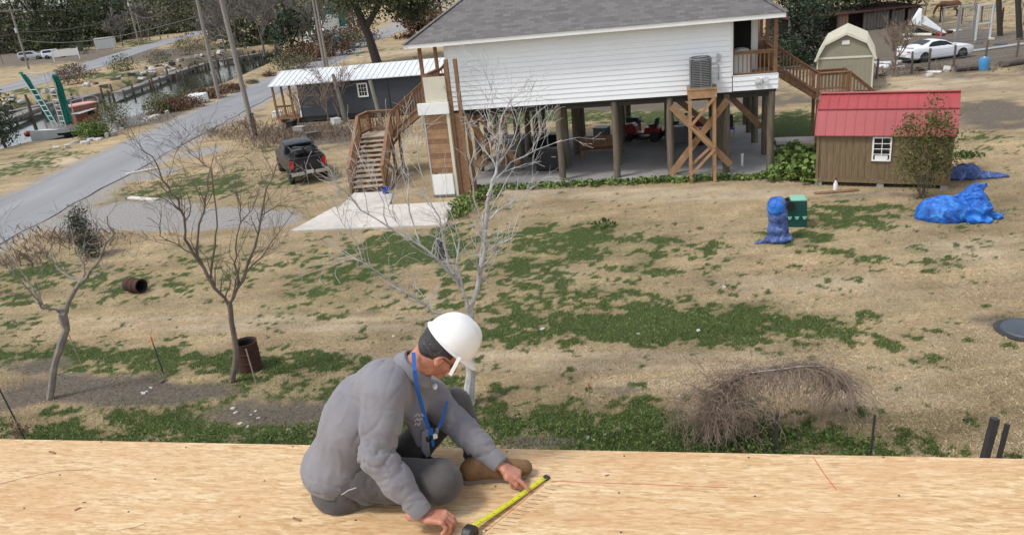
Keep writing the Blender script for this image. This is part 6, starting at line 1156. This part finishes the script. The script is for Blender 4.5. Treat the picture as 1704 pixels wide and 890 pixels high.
# trees at the right
tree('dense dark evergreen tree directly behind the right end of the raised house', G(1325, 108), 6.2, 3.0, 'leaf_dark', .3, 601, 9000, .17, cb=.02, grp=None)
for i, (px, py, h, c_) in enumerate([(1385, 52, 6.5, 3.6), (1440, 48, 6.8, 4.0), (1495, 42, 6.5, 3.6), (1350, 50, 7.5, 3.6), (1460, 30, 8, 4)]): tree('dark broad tree overhanging the ruined barn, '+['left of its middle', 'at its middle', 'at its right end', 'at its far left', 'behind its right half'][i], G(px, py-2), h+1, c_, 'leaf_oak', .3, 610+i, 8000, .22, cb=.20, grp='dark trees over the ruined barn')
baretree('scraggly bare bush with a dark trunk at the wire fence left of the coupe', G(1488, 128), 3.6, 361, 'twig_grey', None, .09, 4, .010, 3)
for i, (px, py, h) in enumerate([(1620, 40, 5), (1700, 30, 5), (1540, 30, 4)]): baretree('thin bare tree on the far right pasture, '+['left of the leaning posts', 'right of the leaning posts', 'left of the pony'][i], G(px, py), h, 365+i, 'twig_far', 'bare trees on the right pasture', .06, 3, .012, 3)
# ------------------------------------------------ ground cover nobody could count
def blades(name, P_, hmin, hmax, wd, lean, mtn, label, cat):
    n_ = len(P_); a = rng.uniform(0, 6.28, n_); h = (hmin+(hmax-hmin)*rng.random(n_)**1.5)[:, None]; s__ = np.stack([np.cos(a), np.sin(a), np.zeros(n_)], 1)*wd*(.6+.8*rng.random((n_, 1))); b = rng.uniform(0, 6.28, n_); l_ = np.stack([np.cos(b), np.sin(b), np.zeros(n_)], 1)*h*lean*rng.random((n_, 1)); up = np.array([0, 0, 1.])
    V = np.stack([P_-s__, P_+s__, P_+s__*.6+l_*.6+up*h*.7, P_-s__*.1+l_*1.2+up*h], 1).reshape(-1, 3); o = npmesh(name, V, np.arange(4*n_).reshape(n_, 4), mtn); tag(o, label, cat, kind='stuff'); return o
def scatter(n_, y0, y1, xs=1.0):
    u = rng.random(n_); y = (y0**-1+(y1**-1-y0**-1)*u)**-1; x = (rng.random(n_)*2-1)*(y*.74+1.5)*xs; return x, y
x, y = scatter(420000, 10, 46); g, d, p_2, r_2 = fields(x, y); k = rng.random(len(x)); ru_ = np.array([HO[0], HO[1]])
dx = x-HO[0]; dy = y-HO[1]; lu = dx*HU[0]+dy*HU[1]; lv = dx*HV[0]+dy*HV[1]; out = ~((lu > -4) & (lu < 9) & (lv > -.4) & (lv < 10)) & ~((x > RX0-.3) & (x < RX1+.3)) & (r_2 < .5) & ~((x > -8.5) & (x < -1.9) & (y > 26.3) & (y < 32.8)) & (polyd(x, y, CANAL) < -1.5)
gm = out & (g > .12+.72*k); dm = out & ~gm & (rng.random(len(x)) < .8) & (k > d*.6)
blades('green_grass', np.stack([x[gm], y[gm], 0*x[gm]], 1), .02, .06, .007, 1.2, 'grass_green', 'short green grass growing in patches across the dry lawn', 'grass')
dg = blades('dry_grass', np.stack([x[dm], y[dm], 0*x[dm]], 1), .01, .045, .006, 2.0, 'grass_dry', 'short straw coloured dormant grass across the yard', 'grass')
for nm, a in (('tint', fields.tint), ('pale', p_2), ('dirt', d)):
    at = dg.data.attributes.new(nm, 'FLOAT', 'POINT'); at.data.foreach_set('value', np.repeat(a[dm], 4).astype(np.float32))
# taller weeds next to the deck
x, y = scatter(90000, 9.8, 14.5, 1.0); q_ = PX(np.stack([x, y, 0*x], 1)[0])
PP = np.array([PX(w_) for w_ in np.stack([x, y, 0*x], 1)]); nn = fbm(x, y, 1.3, 4)
def pm(cx, cy, rx, ry): return np.exp(-((PP[:, 0]-cx)/rx)**2-((PP[:, 1]-cy)/ry)**2)
mk = np.clip(pm(700, 740, 900, 16)*.55+pm(1100, 735, 130, 38)+pm(1290, 750, 150, 40)*.9+pm(880, 720, 120, 30)*.55+pm(520, 720, 130, 24)*.35+pm(1480, 765, 130, 20)*.5+pm(230, 735, 200, 20)*.2, 0, 1)
s_el = (mk+(nn-.5)*1.1 > .55) & (rng.random(len(x)) < .55); hgt = mk[s_el]*.32
V, Q = leaves(np.stack([x[s_el], y[s_el], .02+hgt*rng.random(s_el.sum())**.8*(.4+nn[s_el])], 1), .055, aspect=.55, up=.8); o = npmesh('weeds', V, Q, 'leaf_weed'); tag(o, 'lush green weeds massed along the ground just beyond the deck edge', 'weeds', kind='stuff')
# dry wild stalks near the left roadside and cabin
def stalks(nm, label, boxes, h0, h1, mtn):
    P_ = []
    for (px, py, rx, ry, n_) in boxes:
        for _ in range(n_):
            q = G(px+rng.normal()*rx, max(py+rng.normal()*ry, 60)); P_.append((q[0], q[1], 0))
    blades(nm, np.array(P_), h0, h1, .018, 1.0, mtn, label, 'weeds')
stalks('dry_weeds', 'tall dry brown weeds around the charcoal cabin and the roadside', [(540, 222, 60, 7, 2600), (470, 234, 30, 8, 1100), (420, 220, 25, 12, 800), (360, 222, 20, 6, 400), (120, 398, 50, 8, 500), (40, 430, 30, 12, 250), (640, 217, 20, 8, 500), (1430, 120, 50, 6, 500), (1560, 114, 80, 4, 500)], .10, .38, 'twig_grey')
# ---------------------------------------------------------------- the worker
def clothmat(name, c1, c2, sc=5, b=.25):
    mt, n, p = nodes(name); v = coords(n); f = nz(n, sc, 5, .6, v, .6); lk(n, ramp(n, f, [(.35, c1), (.65, c2)]), p.inputs['Base Color']); p.inputs['Roughness'].default_value = .85; p.inputs['Specular IOR Level'].default_value = .2
    p.inputs['Sheen Weight'].default_value = .15; h = mth(n, 'ADD', mth(n, 'MULTIPLY', nz(n, 14, 4, .6, coords(n, (1, 1, .5)), 1.2), 1), mth(n, 'MULTIPLY', nz(n, 300, 2, .5, v), .12)); bump(n, p, h, b*.45, .006)
clothmat('shirt_grey', (.178, .172, .188), (.222, .215, .228)); clothmat('trouser_grey', (.065, .060, .058), (.098, .090, .086), 6, .3)
mt, n, p = nodes('skin'); v = coords(n); f = nz(n, 22, 5, .65, v); lk(n, ramp(n, f, [(.32, (.36, .135, .085)), (.5, (.46, .195, .125)), (.68, (.55, .27, .18))]), p.inputs['Base Color']); p.inputs['Roughness'].default_value = .5; p.inputs['Subsurface Weight'].default_value = .08; p.inputs['Subsurface Scale'].default_value = .01; bump(n, p, nz(n, 120, 4, .7, v), .25, .002)
mt, n, p = nodes('grey_hair'); v = coords(n, (1, 1, 1)); f = nz(n, 90, 5, .8, v, 1.5); lk(n, ramp(n, f, [(.40, (.012, .012, .013)), (.56, (.045, .044, .046)), (.70, (.20, .19, .19))]), p.inputs['Base Color']); p.inputs['Roughness'].default_value = .6; bump(n, p, f, .8, .006)
mt, n, p = nodes('hat_white'); p.inputs['Base Color'].default_value = (.80, .80, .79, 1); p.inputs['Coat Weight'].default_value = .3; lk(n, mth(n, 'ADD', mth(n, 'MULTIPLY', nz(n, 12, 4, .6, coords(n)), .2), .22), p.inputs['Roughness'])
mat('boot_tan', (.19, .105, .045), .8, .35, 12, bmp=.3); mat('sole', (.20, .165, .13), .85, .25, 10); mat('lanyard_blue', (.01, .10, .38), .6, .15, 30); mat('tape_yellow', (.62, .60, .03), .45, .1, 8); mat('case_black', (.02, .02, .022), .5, .2, 20)
PB = G(640, 835, DZ); person = thing('person', 'worker in a white hard hat, grey work shirt and trousers, sitting on the deck measuring', 'person', PB)
A = AT
pers_off = PB
# --- shirt
NSH, NEL, NWR = A(640, 657, 3.08), A(627, 757, 2.95), A(694, 842, 2.865)
FSH, FEL, FWR = A(716, 660, 3.40), A(772, 717, 3.30), A(824, 765, 3.18)
T1, T2, T3, NB = A(566, 768, 3.24), A(590, 705, 3.25), A(642, 648, 3.25), A(692, 612, 3.27)
lo = np.minimum.reduce([T1, NWR, FWR, NSH])-[.28, .2, .2]; hi = np.maximum.reduce([T1, NWR, FWR, NSH, FSH, NB])+[.15, .25, .14]; lo[2] = max(lo[2], DZ+.01)
s_ = SDF(lo, hi, .0065); yo = np.array([0, .055, 0])
for o_ in (-yo, yo): s_.chain([T1+o_, T2+o_, T3+o_*.8], [.145, .146, .118], .05)
s_.ell(T1+[-.0, 0, -.01], (.19, .20, .12), k=.06).ell((T2+T3)/2+[-.03, .0, .0], (.155, .20, .155), k=.06)
s_.cap(T3, NB, .12, .070, .06).cap(NSH+[.02, .05, .02], T3, .085, .13, .05).cap(FSH, T3, .085, .12, .05).ell((NSH+T3*1.0)/2+[-.02, 0, .03], (.11, .12, .10), k=.05)
s_.cap(NSH, NSH+(NEL-NSH)*.55, .098, .092, .025).cap(NSH+(NEL-NSH)*.5, NEL, .092, .080, .02).cap(NEL, NEL+(NWR-NEL)*.5, .080, .072, .02).cap(NEL+(NWR-NEL)*.5, NWR, .072, .050, .02)
s_.cap(FSH, FEL, .088, .070, .03).cap(FEL, FEL+(FWR-FEL)*.5, .072, .064, .02).cap(FEL+(FWR-FEL)*.5, FWR, .064, .046, .02)
# shirt front hanging open and lower hem
s_.cap(A(690, 690, 3.22), A(702, 735, 3.20), .055, .03, .05)
def armw(a, b, X, amp, fr, seed, c=.5, w_=.35):
    ab = b-a; L = np.linalg.norm(ab); t = ((X-a)@ab)/(L*L); d = np.linalg.norm(X-a-t[:, None].clip(0, 1)*ab, axis=1); m_ = np.exp(-((t-c)/w_)**2)*(d < .13); ax = ab/L; side_ = np.cross(ax, [0, 1., .2]); side_ /= np.linalg.norm(side_); ph = (X-a)@side_
    s1_ = fbm(X[:, 0]*1.0+seed, X[:, 2]+X[:, 1], 9, 2)*5; g1 = (1-np.abs(np.sin(t*L*fr*.55+ph*16*(1 if seed % 2 else -1)+s1_)))**3; g2 = (1-np.abs(np.sin(t*L*fr*.33-ph*9+s1_*1.5+2)))**4
    return m_*-amp*(g1*.55+g2*.8-.15)
def wr(X):
    rg = lambda a, b, s__, o_: 1-np.abs(2*fbm(a, b, s__, 2)-1)**.6*1.6
    o = .012*(fbm(X[:, 0]+X[:, 2]*1.6+3, X[:, 1]*1.5+X[:, 2]*.7, 5, 3)-.5)-.007*np.clip(rg(X[:, 0]*1.4+X[:, 2]*.5+7, X[:, 2]*.55-X[:, 0]*.9+X[:, 1], 8.5, 2), 0, 1)**2
    o += armw(NSH, NEL, X, -.017, 62, 0, 1.0, .35)+armw(NEL, NWR, X, -.016, 66, 2, .12, .4)+armw(NEL, NWR, X, -.013, 80, 3, .85, .3)+armw(FSH, FEL, X, -.016, 60, 1, .9, .4)+armw(FEL, FWR, X, -.014, 70, 1, .4, .5)
    # long folds fanning from the armpit and gathering over the belt
    t = (X[:, 2]-T1[2]); o += .012*np.exp(-((t+.03)/.07)**2)*(1-np.abs(np.sin(t*40+5*fbm(X[:, 0], X[:, 1]+3, 6, 2)+X[:, 0]*9)))**3
    q = X-NSH; r_ = np.linalg.norm(q, axis=1); a = np.arctan2(q[:, 2], q[:, 0]); o += .011*np.exp(-((r_-.19)/.10)**2)*(1-np.abs(np.sin(a*3.5+r_*8+4*fbm(X[:, 0], X[:, 2], 7, 2))))**4
    q = X-FSH; r_ = np.linalg.norm(q, axis=1); a = np.arctan2(q[:, 2], q[:, 0]+q[:, 1]); o += .009*np.exp(-((r_-.15)/.09)**2)*(1-np.abs(np.sin(a*3+r_*10)))**4
    return o*.7
s_.wrinkle(wr); shirt = s_.build('shirt', 'shirt_grey', person, PB, relax=1)
def cuff(a, b, r0, r1, nm='cuff'):
    d = (b-a)/np.linalg.norm(b-a); MB().tube([a-PB, a+d*.006-PB, (a+b)/2-PB, b-d*.004-PB, b-PB, b-d*.003-PB], [r0*.96, r0, (r0+r1)/2*1.01, r1, r1*.96, r1*.80], 20).build(nm, 'shirt_grey', shirt, smooth='auto')
dn = (NWR-NEL)/np.linalg.norm(NWR-NEL); df = (FWR-FEL)/np.linalg.norm(FWR-FEL)
cuff(NWR-dn*.035, NWR+dn*.042, .054, .049); cuff(FWR-df*.03, FWR+df*.036, .050, .045)
# placket seam, pocket flap, back yoke seam kept as thin raised strips
# --- trousers
KN, HN, AN = A(728, 801, 3.02), A(585, 797, 3.14), A(600, 826, 3.28); KF, HF, AF = A(757, 672, 3.42), A(640, 790, 3.42), A(797, 757, 3.31)
lo = np.minimum.reduce([T1, KN, AN])-[.25, .22, .2]; hi = np.maximum.reduce([KN, KF, AF, HF])+[.15, .2, .14]; lo[2] = DZ-.01
s_ = SDF(lo, hi, .009); s_.ell(A(578, 806, 3.23), (.175, .20, .115), k=.04).cap(HN, KN, .115, .100, .04).ell(KN+[.02, 0, 0], (.10, .105, .098), k=.03).cap(KN, AN, .090, .065, .03).cap(HF, KF, .105, .082, .05).ell(KF, (.078, .078, .08), k=.02).cap(KF+[.01, 0, -.02], AF, .072, .066, .02).cap(AF, AF+[.01, -.01, -.05], .068, .074, .02)
s_.half((0, 0, DZ+.002), (0, 0, -1))
def wt(X):
    return .018*(fbm(X[:, 0]*1.3+X[:, 2], X[:, 1]*1.5+X[:, 2]*1.2, 6, 3)-.5)+armw(HN, KN, X, -.018, 55, 1, .15, .35)+armw(HN, KN, X, -.006, 70, 4, .9, .3)+armw(KF, AF, X, -.018, 60, 2, .8, .5)
s_.wrinkle(wt); trou = s_.build('trousers', 'trouser_grey', person, PB, relax=2)
# --- boots
def boot(heel, toe, ank, nm='boot'):
    d = toe-heel; L = np.linalg.norm(d); d /= L; lo = np.minimum(np.minimum(heel, toe), ank)-.1; hi = np.maximum(np.maximum(heel, toe), ank)+.1; lo[2] = DZ
    s_ = SDF(lo, hi, .006); z = np.array([0, 0, 1.])
    s_.cap(heel+d*.05+z*.06, heel+d*.2+z*.055, .048, .05, .02).cap(heel+d*.2+z*.052, toe-d*.045+z*.045, .05, .04, .02).cap(heel+d*.06+z*.06, ank, .050, .056, .03).cap(heel+d*.10+z*.09, heel+d*.2+z*.06, .05, .045, .03); s_.half((0, 0, DZ+.022), (0, 0, -1))
    b_ = s_.build(nm, 'boot_tan', person, PB, relax=1); sd_ = np.array([-d[1], d[0], 0]); ol = []
    for t, w_ in ((0, .030), (.02, .042), (.10, .040), (.17, .040), (.24, .052), (.29, .050), (.325, .030), (.335, .01)): ol.append((t, w_))
    poly = [tuple((heel+d*t+sd_*w_-PB)[:2]) for t, w_ in ol]+[tuple((heel+d*t-sd_*w_-PB)[:2]) for t, w_ in ol[::-1]]
    zb = DZ-PB[2]; MB().prism(poly, zb+.002, zb+.026, 'z').build('sole', 'sole', b_, bevel=.003); return b_
boot(G(768, 800, DZ), G(889, 789, DZ), A(797, 765, 3.27)); boot(G(640, 822, DZ)+[.0, .14, 0], G(700, 820, DZ)+[.14, .12, 0], A(655, 815, 3.22))
# --- head frame
yaw = R(20); up0 = .72*CR+.69*CU; up0 /= np.linalg.norm(up0); f0 = .69*CR-.72*CU; f0 /= np.linalg.norm(f0); tc2 = -F_
ha = up0*math.cos(R(9))+tc2*math.sin(R(9)); ha /= np.linalg.norm(ha); hf = f0*math.cos(yaw)-tc2*math.sin(yaw); hf -= ha*(hf@ha); hf /= np.linalg.norm(hf); hsd = np.cross(ha, hf); hsd *= np.sign(hsd@tc2)
HC = A(755, 573, 3.27)-hf*.020
def hp(f, s, a): return HC+hf*f+hsd*s+ha*a
def hat():
    nu, nv = 56, 22; vs = []
    for j in range(nv+1):
        t = j/nv*math.pi/2
        for i in range(nu):
            a = 2*math.pi*i/nu; ca, sa = math.cos(a), math.sin(a); rf = .130 if ca > 0 else .132; rs = .110; k = math.cos(t)**.82 if j < nv else 0; z = .142*math.sin(t)**.92
            x, y = rf*ca*k, rs*sa*k; z += .010*math.exp(-(y/.016)**2)*math.sin(t)**.5+(.004*math.exp(-((abs(y)-.05)/.012)**2)*math.sin(t)); vs.append(hp(x, y, z)-PB)
    fs = [(j*nu+i, j*nu+(i+1) % nu, (j+1)*nu+(i+1) % nu, (j+1)*nu+i) for j in range(nv) for i in range(nu)]
    return MB().add(vs, fs).build('hard_hat', 'hat_white', person, smooth=True)
hh_ = hat(); hh_.modifiers.new('t', 'SOLIDIFY').thickness = -.003
nu = 64; vs = []
for r_, (k, dz) in enumerate(((.985, .008), (1.0, .004), (1.05, -.001), (1.08, -.004), (1.085, -.008), (1.06, -.006))):
    for i in range(nu):
        a = 2*math.pi*i/nu; ca, sa = math.cos(a), math.sin(a); vis = max(0, ca)**2.2*(.048 if r_ > 1 else 0)*(min(1, (r_-1)/2) if r_ > 1 else 0); vs.append(hp((.131*k+vis)*ca, (.110*k+vis*.4)*sa, dz-vis*.22)-PB)
MB().add(vs, [(r_*nu+i, r_*nu+(i+1) % nu, (r_+1)*nu+(i+1) % nu, (r_+1)*nu+i) for r_ in range(5) for i in range(nu)]).build('brim', 'hat_white', hh_, smooth=True)
st0, st1 = A(765, 594, 3.13), A(749, 624, 3.135); MB().beam(st0-PB, st1-PB, .017, .003, tc2).build('chin_strap', 'hat_white', hh_, bevel=.001)
# --- skin: head, neck, inner body and hands in one mesh
s_ = SDF(HC-.27, HC+.2, .004)
s_.ell(hp(-.012, 0, -.03), (.103, .080, .105), (hf, hsd, ha), .0).ell(hp(.030, 0, -.085), (.066, .060, .060), (hf, hsd, ha), .03).ell(hp(.040, 0, -.125), (.052, .050, .040), (hf, hsd, ha), .025).ell(hp(.072, 0, -.158), (.024, .026, .018), (hf, hsd, ha), .02)
s_.cap(hp(.088, 0, -.060), hp(.116, 0, -.098), .009, .014, .012).ell(hp(.108, .012, -.103), (.010, .009, .008), (hf, hsd, ha), .006).ell(hp(.108, -.012, -.103), (.010, .009, .008), (hf, hsd, ha), .006)
for q in (-1, 1):
    s_.cap(hp(.085, q*.012, -.048), hp(.070, q*.045, -.052), .010, .010, .012); s_.ell(hp(.078, q*.030, -.066), (.011, .014, .010), (hf, hsd, ha), .01, 'sub'); s_.ell(hp(.072, q*.030, -.066), (.011, .012, .009), (hf, hsd, ha), .004); s_.ell(hp(.062, q*.042, -.090), (.022, .018, .016), (hf, hsd, ha), .02)
    s_.ell(hp(-.002, q*.079, -.078), (.019, .008, .030), (hf, hsd, ha), .008); s_.ell(hp(.003, q*.087, -.074), (.010, .006, .018), (hf, hsd, ha), .004, 'sub'); s_.ell(hp(.002, q*.080, -.103), (.009, .007, .010), (hf, hsd, ha), .006)
s_.cap(hp(.090, -.016, -.128), hp(.090, .016, -.128), .007, .007, .008).cap(hp(.088, -.014, -.138), hp(.088, .014, -.138), .008, .008, .007).cap(hp(.100, -.018, -.1325), hp(.100, .018, -.1325), .003, .003, .003, 'sub')
s_.cap(hp(-.045, 0, -.085), NB, .060, .066, .03).cap(hp(.0, 0, -.11), NB+[.02, 0, 0], .05, .055, .03)
parts = [s_.mesh()]
s_ = SDF(np.minimum(T1, NWR)-.2, np.maximum.reduce([NB, FWR, KF])+.1, .014); s_.chain([T1, T2, T3, NB], [.12, .12, .09, .06], .04).chain([T3, NSH, NEL, NWR], [.06, .06, .045, .032], .02).chain([T3, FSH, FEL, FWR], [.06, .05, .045, .032], .02).chain([T1, HN, KN, AN], [.08, .08, .06, .045], .02).chain([T1, HF, KF, AF], [.08, .07, .05, .045], .02); parts.append(s_.mesh())
def hand(wr_, kn, lat, nrm, curls, thumb, sc=1.0, spread=(0, 0, 0, 0)):
    """wrist, centre of knuckles, lateral axis towards the little finger, palm normal (palm side); curls: per finger three bends"""
    d = kn-wr_; L = np.linalg.norm(d); d /= L; lat = lat-d*(lat@d); lat /= np.linalg.norm(lat); nrm = np.cross(d, lat)*np.sign(np.cross(d, lat)@nrm)
    s_ = SDF(np.minimum(wr_, kn)-.15, np.maximum(wr_, kn)+.15, .0028)
    s_.cap(wr_-d*.06, wr_+d*.005, .030, .027, .01, flat=(nrm, 1.25))
    for i in range(4):
        o = (i-1.5)*.0205*sc; kb = kn+lat*o-d*abs(i-1.2)*.005; s_.cap(wr_+lat*o*.75+d*.015, kb, .0155, .0125, .014, flat=(nrm, 1.05))
        dd = d.copy(); q = kb; ln = [.043, .027, .021] if i in (1, 2) else ([.039, .024, .020] if i == 0 else [.031, .020, .018]); rs = [.0105, .0095, .0088, .0072] if i < 3 else [.0092, .0083, .0077, .0065]; an = 0
        for j in range(3):
            an += curls[i][j]; v_ = d*math.cos(an)+nrm*math.sin(an)+lat*spread[i]; v_ /= np.linalg.norm(v_); e = q+v_*ln[j]*sc; s_.cap(q, e, rs[j]*sc, rs[j+1]*sc, .004); q = e
    th = [wr_+d*.022-lat*.018+nrm*.008, wr_+d*.045-lat*.040+nrm*.016]+[thumb[0], thumb[1]]
    s_.chain(th, [.017, .0145, .0115, .0088], .008); return s_.mesh()
nd_ = A(752, 861, 2.83); W1 = NWR+dn*.055; lt = np.array([0.1, -1., -.05]); n_dn = np.array([.1, 0, -1.])
parts.append(hand(W1, W1+(nd_-W1)/np.linalg.norm(nd_-W1)*.092, lt, n_dn, [(R(35), R(38), R(25)), (R(42), R(42), R(28)), (R(50), R(45), R(28)), (R(58), R(48), R(28))], (W1+[.085, .035, -.02], W1+[.112, .03, -.035]), 1.08))
W2 = FWR+df*.050; KD = A(862, 790, 3.12); kd = (KD-W2)/np.linalg.norm(KD-W2); FT = G(884, 812, DZ)
parts.append(hand(W2, W2+kd*.088, np.array([-.25, 1., .1]), n_dn, [(R(10), R(12), R(8)), (R(55), R(70), R(40)), (R(62), R(75), R(45)), (R(66), R(75), R(45))], (W2+kd*.075+[-.005, -.042, -.03], W2+kd*.098+[-.004, -.030, -.045]), 1.05))
Vs, Qs, o_ = [], [], 0
for V, Q in parts: Vs.append(V); Qs.append(Q+o_); o_ += len(V)
V = np.concatenate(Vs); Q = np.concatenate(Qs)
for _ in range(1):
    A_ = np.zeros_like(V); c = np.zeros(len(V))
    for i in range(4): np.add.at(A_, Q[:, i], V[Q[:, (i+1) % 4]]+V[Q[:, (i-1) % 4]]); np.add.at(c, Q[:, i], 2)
    V = V*.6+.4*A_/c[:, None]
npmesh('body', V, Q, 'skin', person, True, PB)
# hair
s_ = SDF(HC-.2, HC+.14, .004); s_.ell(hp(-.014, 0, -.03), (.112, .088, .112), (hf, hsd, ha), 0).cap(hp(-.07, .03, -.09), hp(-.07, -.03, -.09), .032, .032, .03)
s_.half(hp(.035, 0, 0), hf).half(hp(0, 0, .01), ha).half(hp(0, 0, -.125), -ha); s_.ell(hp(.02, .085, -.085), (.042, .04, .042), (hf, hsd, ha), .008, 'sub').ell(hp(.02, -.085, -.085), (.042, .04, .042), (hf, hsd, ha), .008, 'sub')
s_.wrinkle(lambda X: .008*(fbm(X[:, 0]+X[:, 2], X[:, 1]-X[:, 2], 45, 2)-.5)); s_.build('hair', 'grey_hair', person, PB, relax=1)
MB().tube([hp(-.002, .088, -.058)-PB, hp(.05, .080, -.058)-PB, hp(.088, .066, -.060)-PB], .0022, 5).build('glasses_arm', 'case_black', person)
gl = MB().grid(lambda u, v: tuple(hp(.098-.03*abs(u*2-1)**2, (u-.5)*.128, -.052-v*.032)-PB), 10, 3).build('glasses', 'case_black', person, smooth=True); gl.modifiers.new('t', 'SOLIDIFY').thickness = .002
# collar
nax = (hp(-.045, 0, -.085)-NB); nax /= np.linalg.norm(nax); cx = hf-nax*(hf@nax); cx /= np.linalg.norm(cx); cy = np.cross(nax, cx)
def collar(u, v):
    a = R(38)+u*(2*math.pi-R(76)); r_ = .074+.010*(1-v)+.006*math.sin(a*3); c0_ = NB+nax*(-.012+.048*v*(1-.35*max(0, math.cos(a)))); return tuple(c0_+(cx*math.cos(a)*1.05+cy*math.sin(a)*.98)*r_-PB)
co = MB().grid(collar, 36, 5).build('collar', 'shirt_grey', shirt, smooth=True); co.modifiers.new('t', 'SOLIDIFY').thickness = .006
def collar2(u, v):
    a = R(30)+u*(2*math.pi-R(60)); w_ = v; c0_ = NB+nax*(.036*(1-.35*max(0, math.cos(a)))-.050*w_); return tuple(c0_+(cx*math.cos(a)*1.05+cy*math.sin(a)*.98)*(.077+.030*w_)-PB)
co = MB().grid(collar2, 36, 5).build('collar_fold', 'shirt_grey', shirt, smooth=True); co.modifiers.new('t', 'SOLIDIFY').thickness = .005
sv = SDF(NB-.12, NB+.12, .005); q = A(724, 643, 3.24); sv.ell(q, (.013, .022, .012), k=0); sv.build('undershirt', 'white_plastic', person, PB)
# lanyard, badge, keys
lp_ = [A(688, 586, 3.20), A(690, 615, 3.155), A(694, 645, 3.15), A(701, 672, 3.155), A(709, 700, 3.155), A(716, 722, 3.15)]
def ribbon(pts, wd, th=.003):
    m_ = MB(); pts = [q-PB for q in pts]
    for a, b in zip(pts[:-1], pts[1:]): m_.beam(a, b+(b-a)*.06, wd, th, tc2)
    return m_
ly = ribbon(lp_, .019).build('lanyard', 'lanyard_blue', person); ribbon([A(744, 668, 3.28), A(735, 700, 3.24), A(724, 722, 3.16)], .014).build('lanyard_strap', 'lanyard_blue', ly)
for k, (x, y, c_, s__) in enumerate([(716, 718, 'lanyard_blue', .03), (724, 725, 'plate_white', .022), (713, 729, 'case_black', .025), (727, 716, 'grey_metal', .02), (720, 735, 'lanyard_blue', .03)]): MB().bx(A(x, y, 3.15)-PB, (s__, .012, s__*1.2), .4*k).build('key_tag', c_, ly, bevel=.003)
MB().add([A(702, 718, 3.145)-PB, A(712, 712, 3.145)-PB, A(716, 757, 3.15)-PB, A(710, 760, 3.15)-PB, A(702, 748, 3.15)-PB], [(0, 1, 2, 3, 4)]).build('cloth_tab', 'shirt_grey', shirt).modifiers.new('t', 'SOLIDIFY').thickness = .004
lg = MB()
for k, (y0, n__) in enumerate(((690, 9), (698, 7), (705, 6))):
    pts = [A(690+i*2.0, y0+2.6*math.sin(i*1.9+k), 3.132)-PB for i in range(n__)]; lg.tube(pts, .0016, 4)
logo = lg.build('shirt_logo', 'plate_white', shirt)
ribbon([A(568, 823, 3.0), A(580, 815, 3.0), A(592, 811, 3.0)], .004, .002).build('pocket_pull', 'light_grey', trou)

# ---------------------------------------------------------------- tape measure
tm = thing('tape_measure', 'yellow tape measure extended across the deck between the two hands of the worker', 'tape measure', G(790, 884, DZ))
tb = G(790, 884, DZ); te = G(908, 797, DZ); dt = (te-tb); Lt = np.linalg.norm(dt); dt /= Lt; sdt = np.array([-dt[1], dt[0], 0])
def blade(u, v): return tuple(dt*u*Lt+sdt*(v-.5)*.028+np.array([0, 0, .010+.004*(2*v-1)**2+.022*(1-u)**3]))
bl_ = MB().grid(blade, 30, 4).build('blade', 'tape_yellow', tm, smooth=True); bl_.modifiers.new('t', 'SOLIDIFY').thickness = .001
tk_ = MB()
for i in range(1, 46):
    u = i/46; w_ = .011 if i % 4 else .020; q = [np.array(blade(u, v))+[0, 0, .0012] for v in (0.02, w_/.028)]; tk_.beam(q[0], q[1], .0014, .0006)
tk_.build('scale_marks', 'case_black', bl_); q = np.array(blade(1, .5)); MB().bx(q+dt*.006+[0, 0, -.003], (.026, .030, .014), math.atan2(dt[1], dt[0])).build('end_hook', 'case_black', bl_, bevel=.003)
cs = MB().prism([(-.085, -.004), (0, -.004), (.0, .030), (-.02, .055), (-.06, .062), (-.085, .045)], -.024, .024, 'y').build('case', 'case_black', tm, bevel=.008); cs.rotation_euler = (0, 0, math.atan2(dt[1], dt[0])+.35); cs.location = (0, 0, .002)
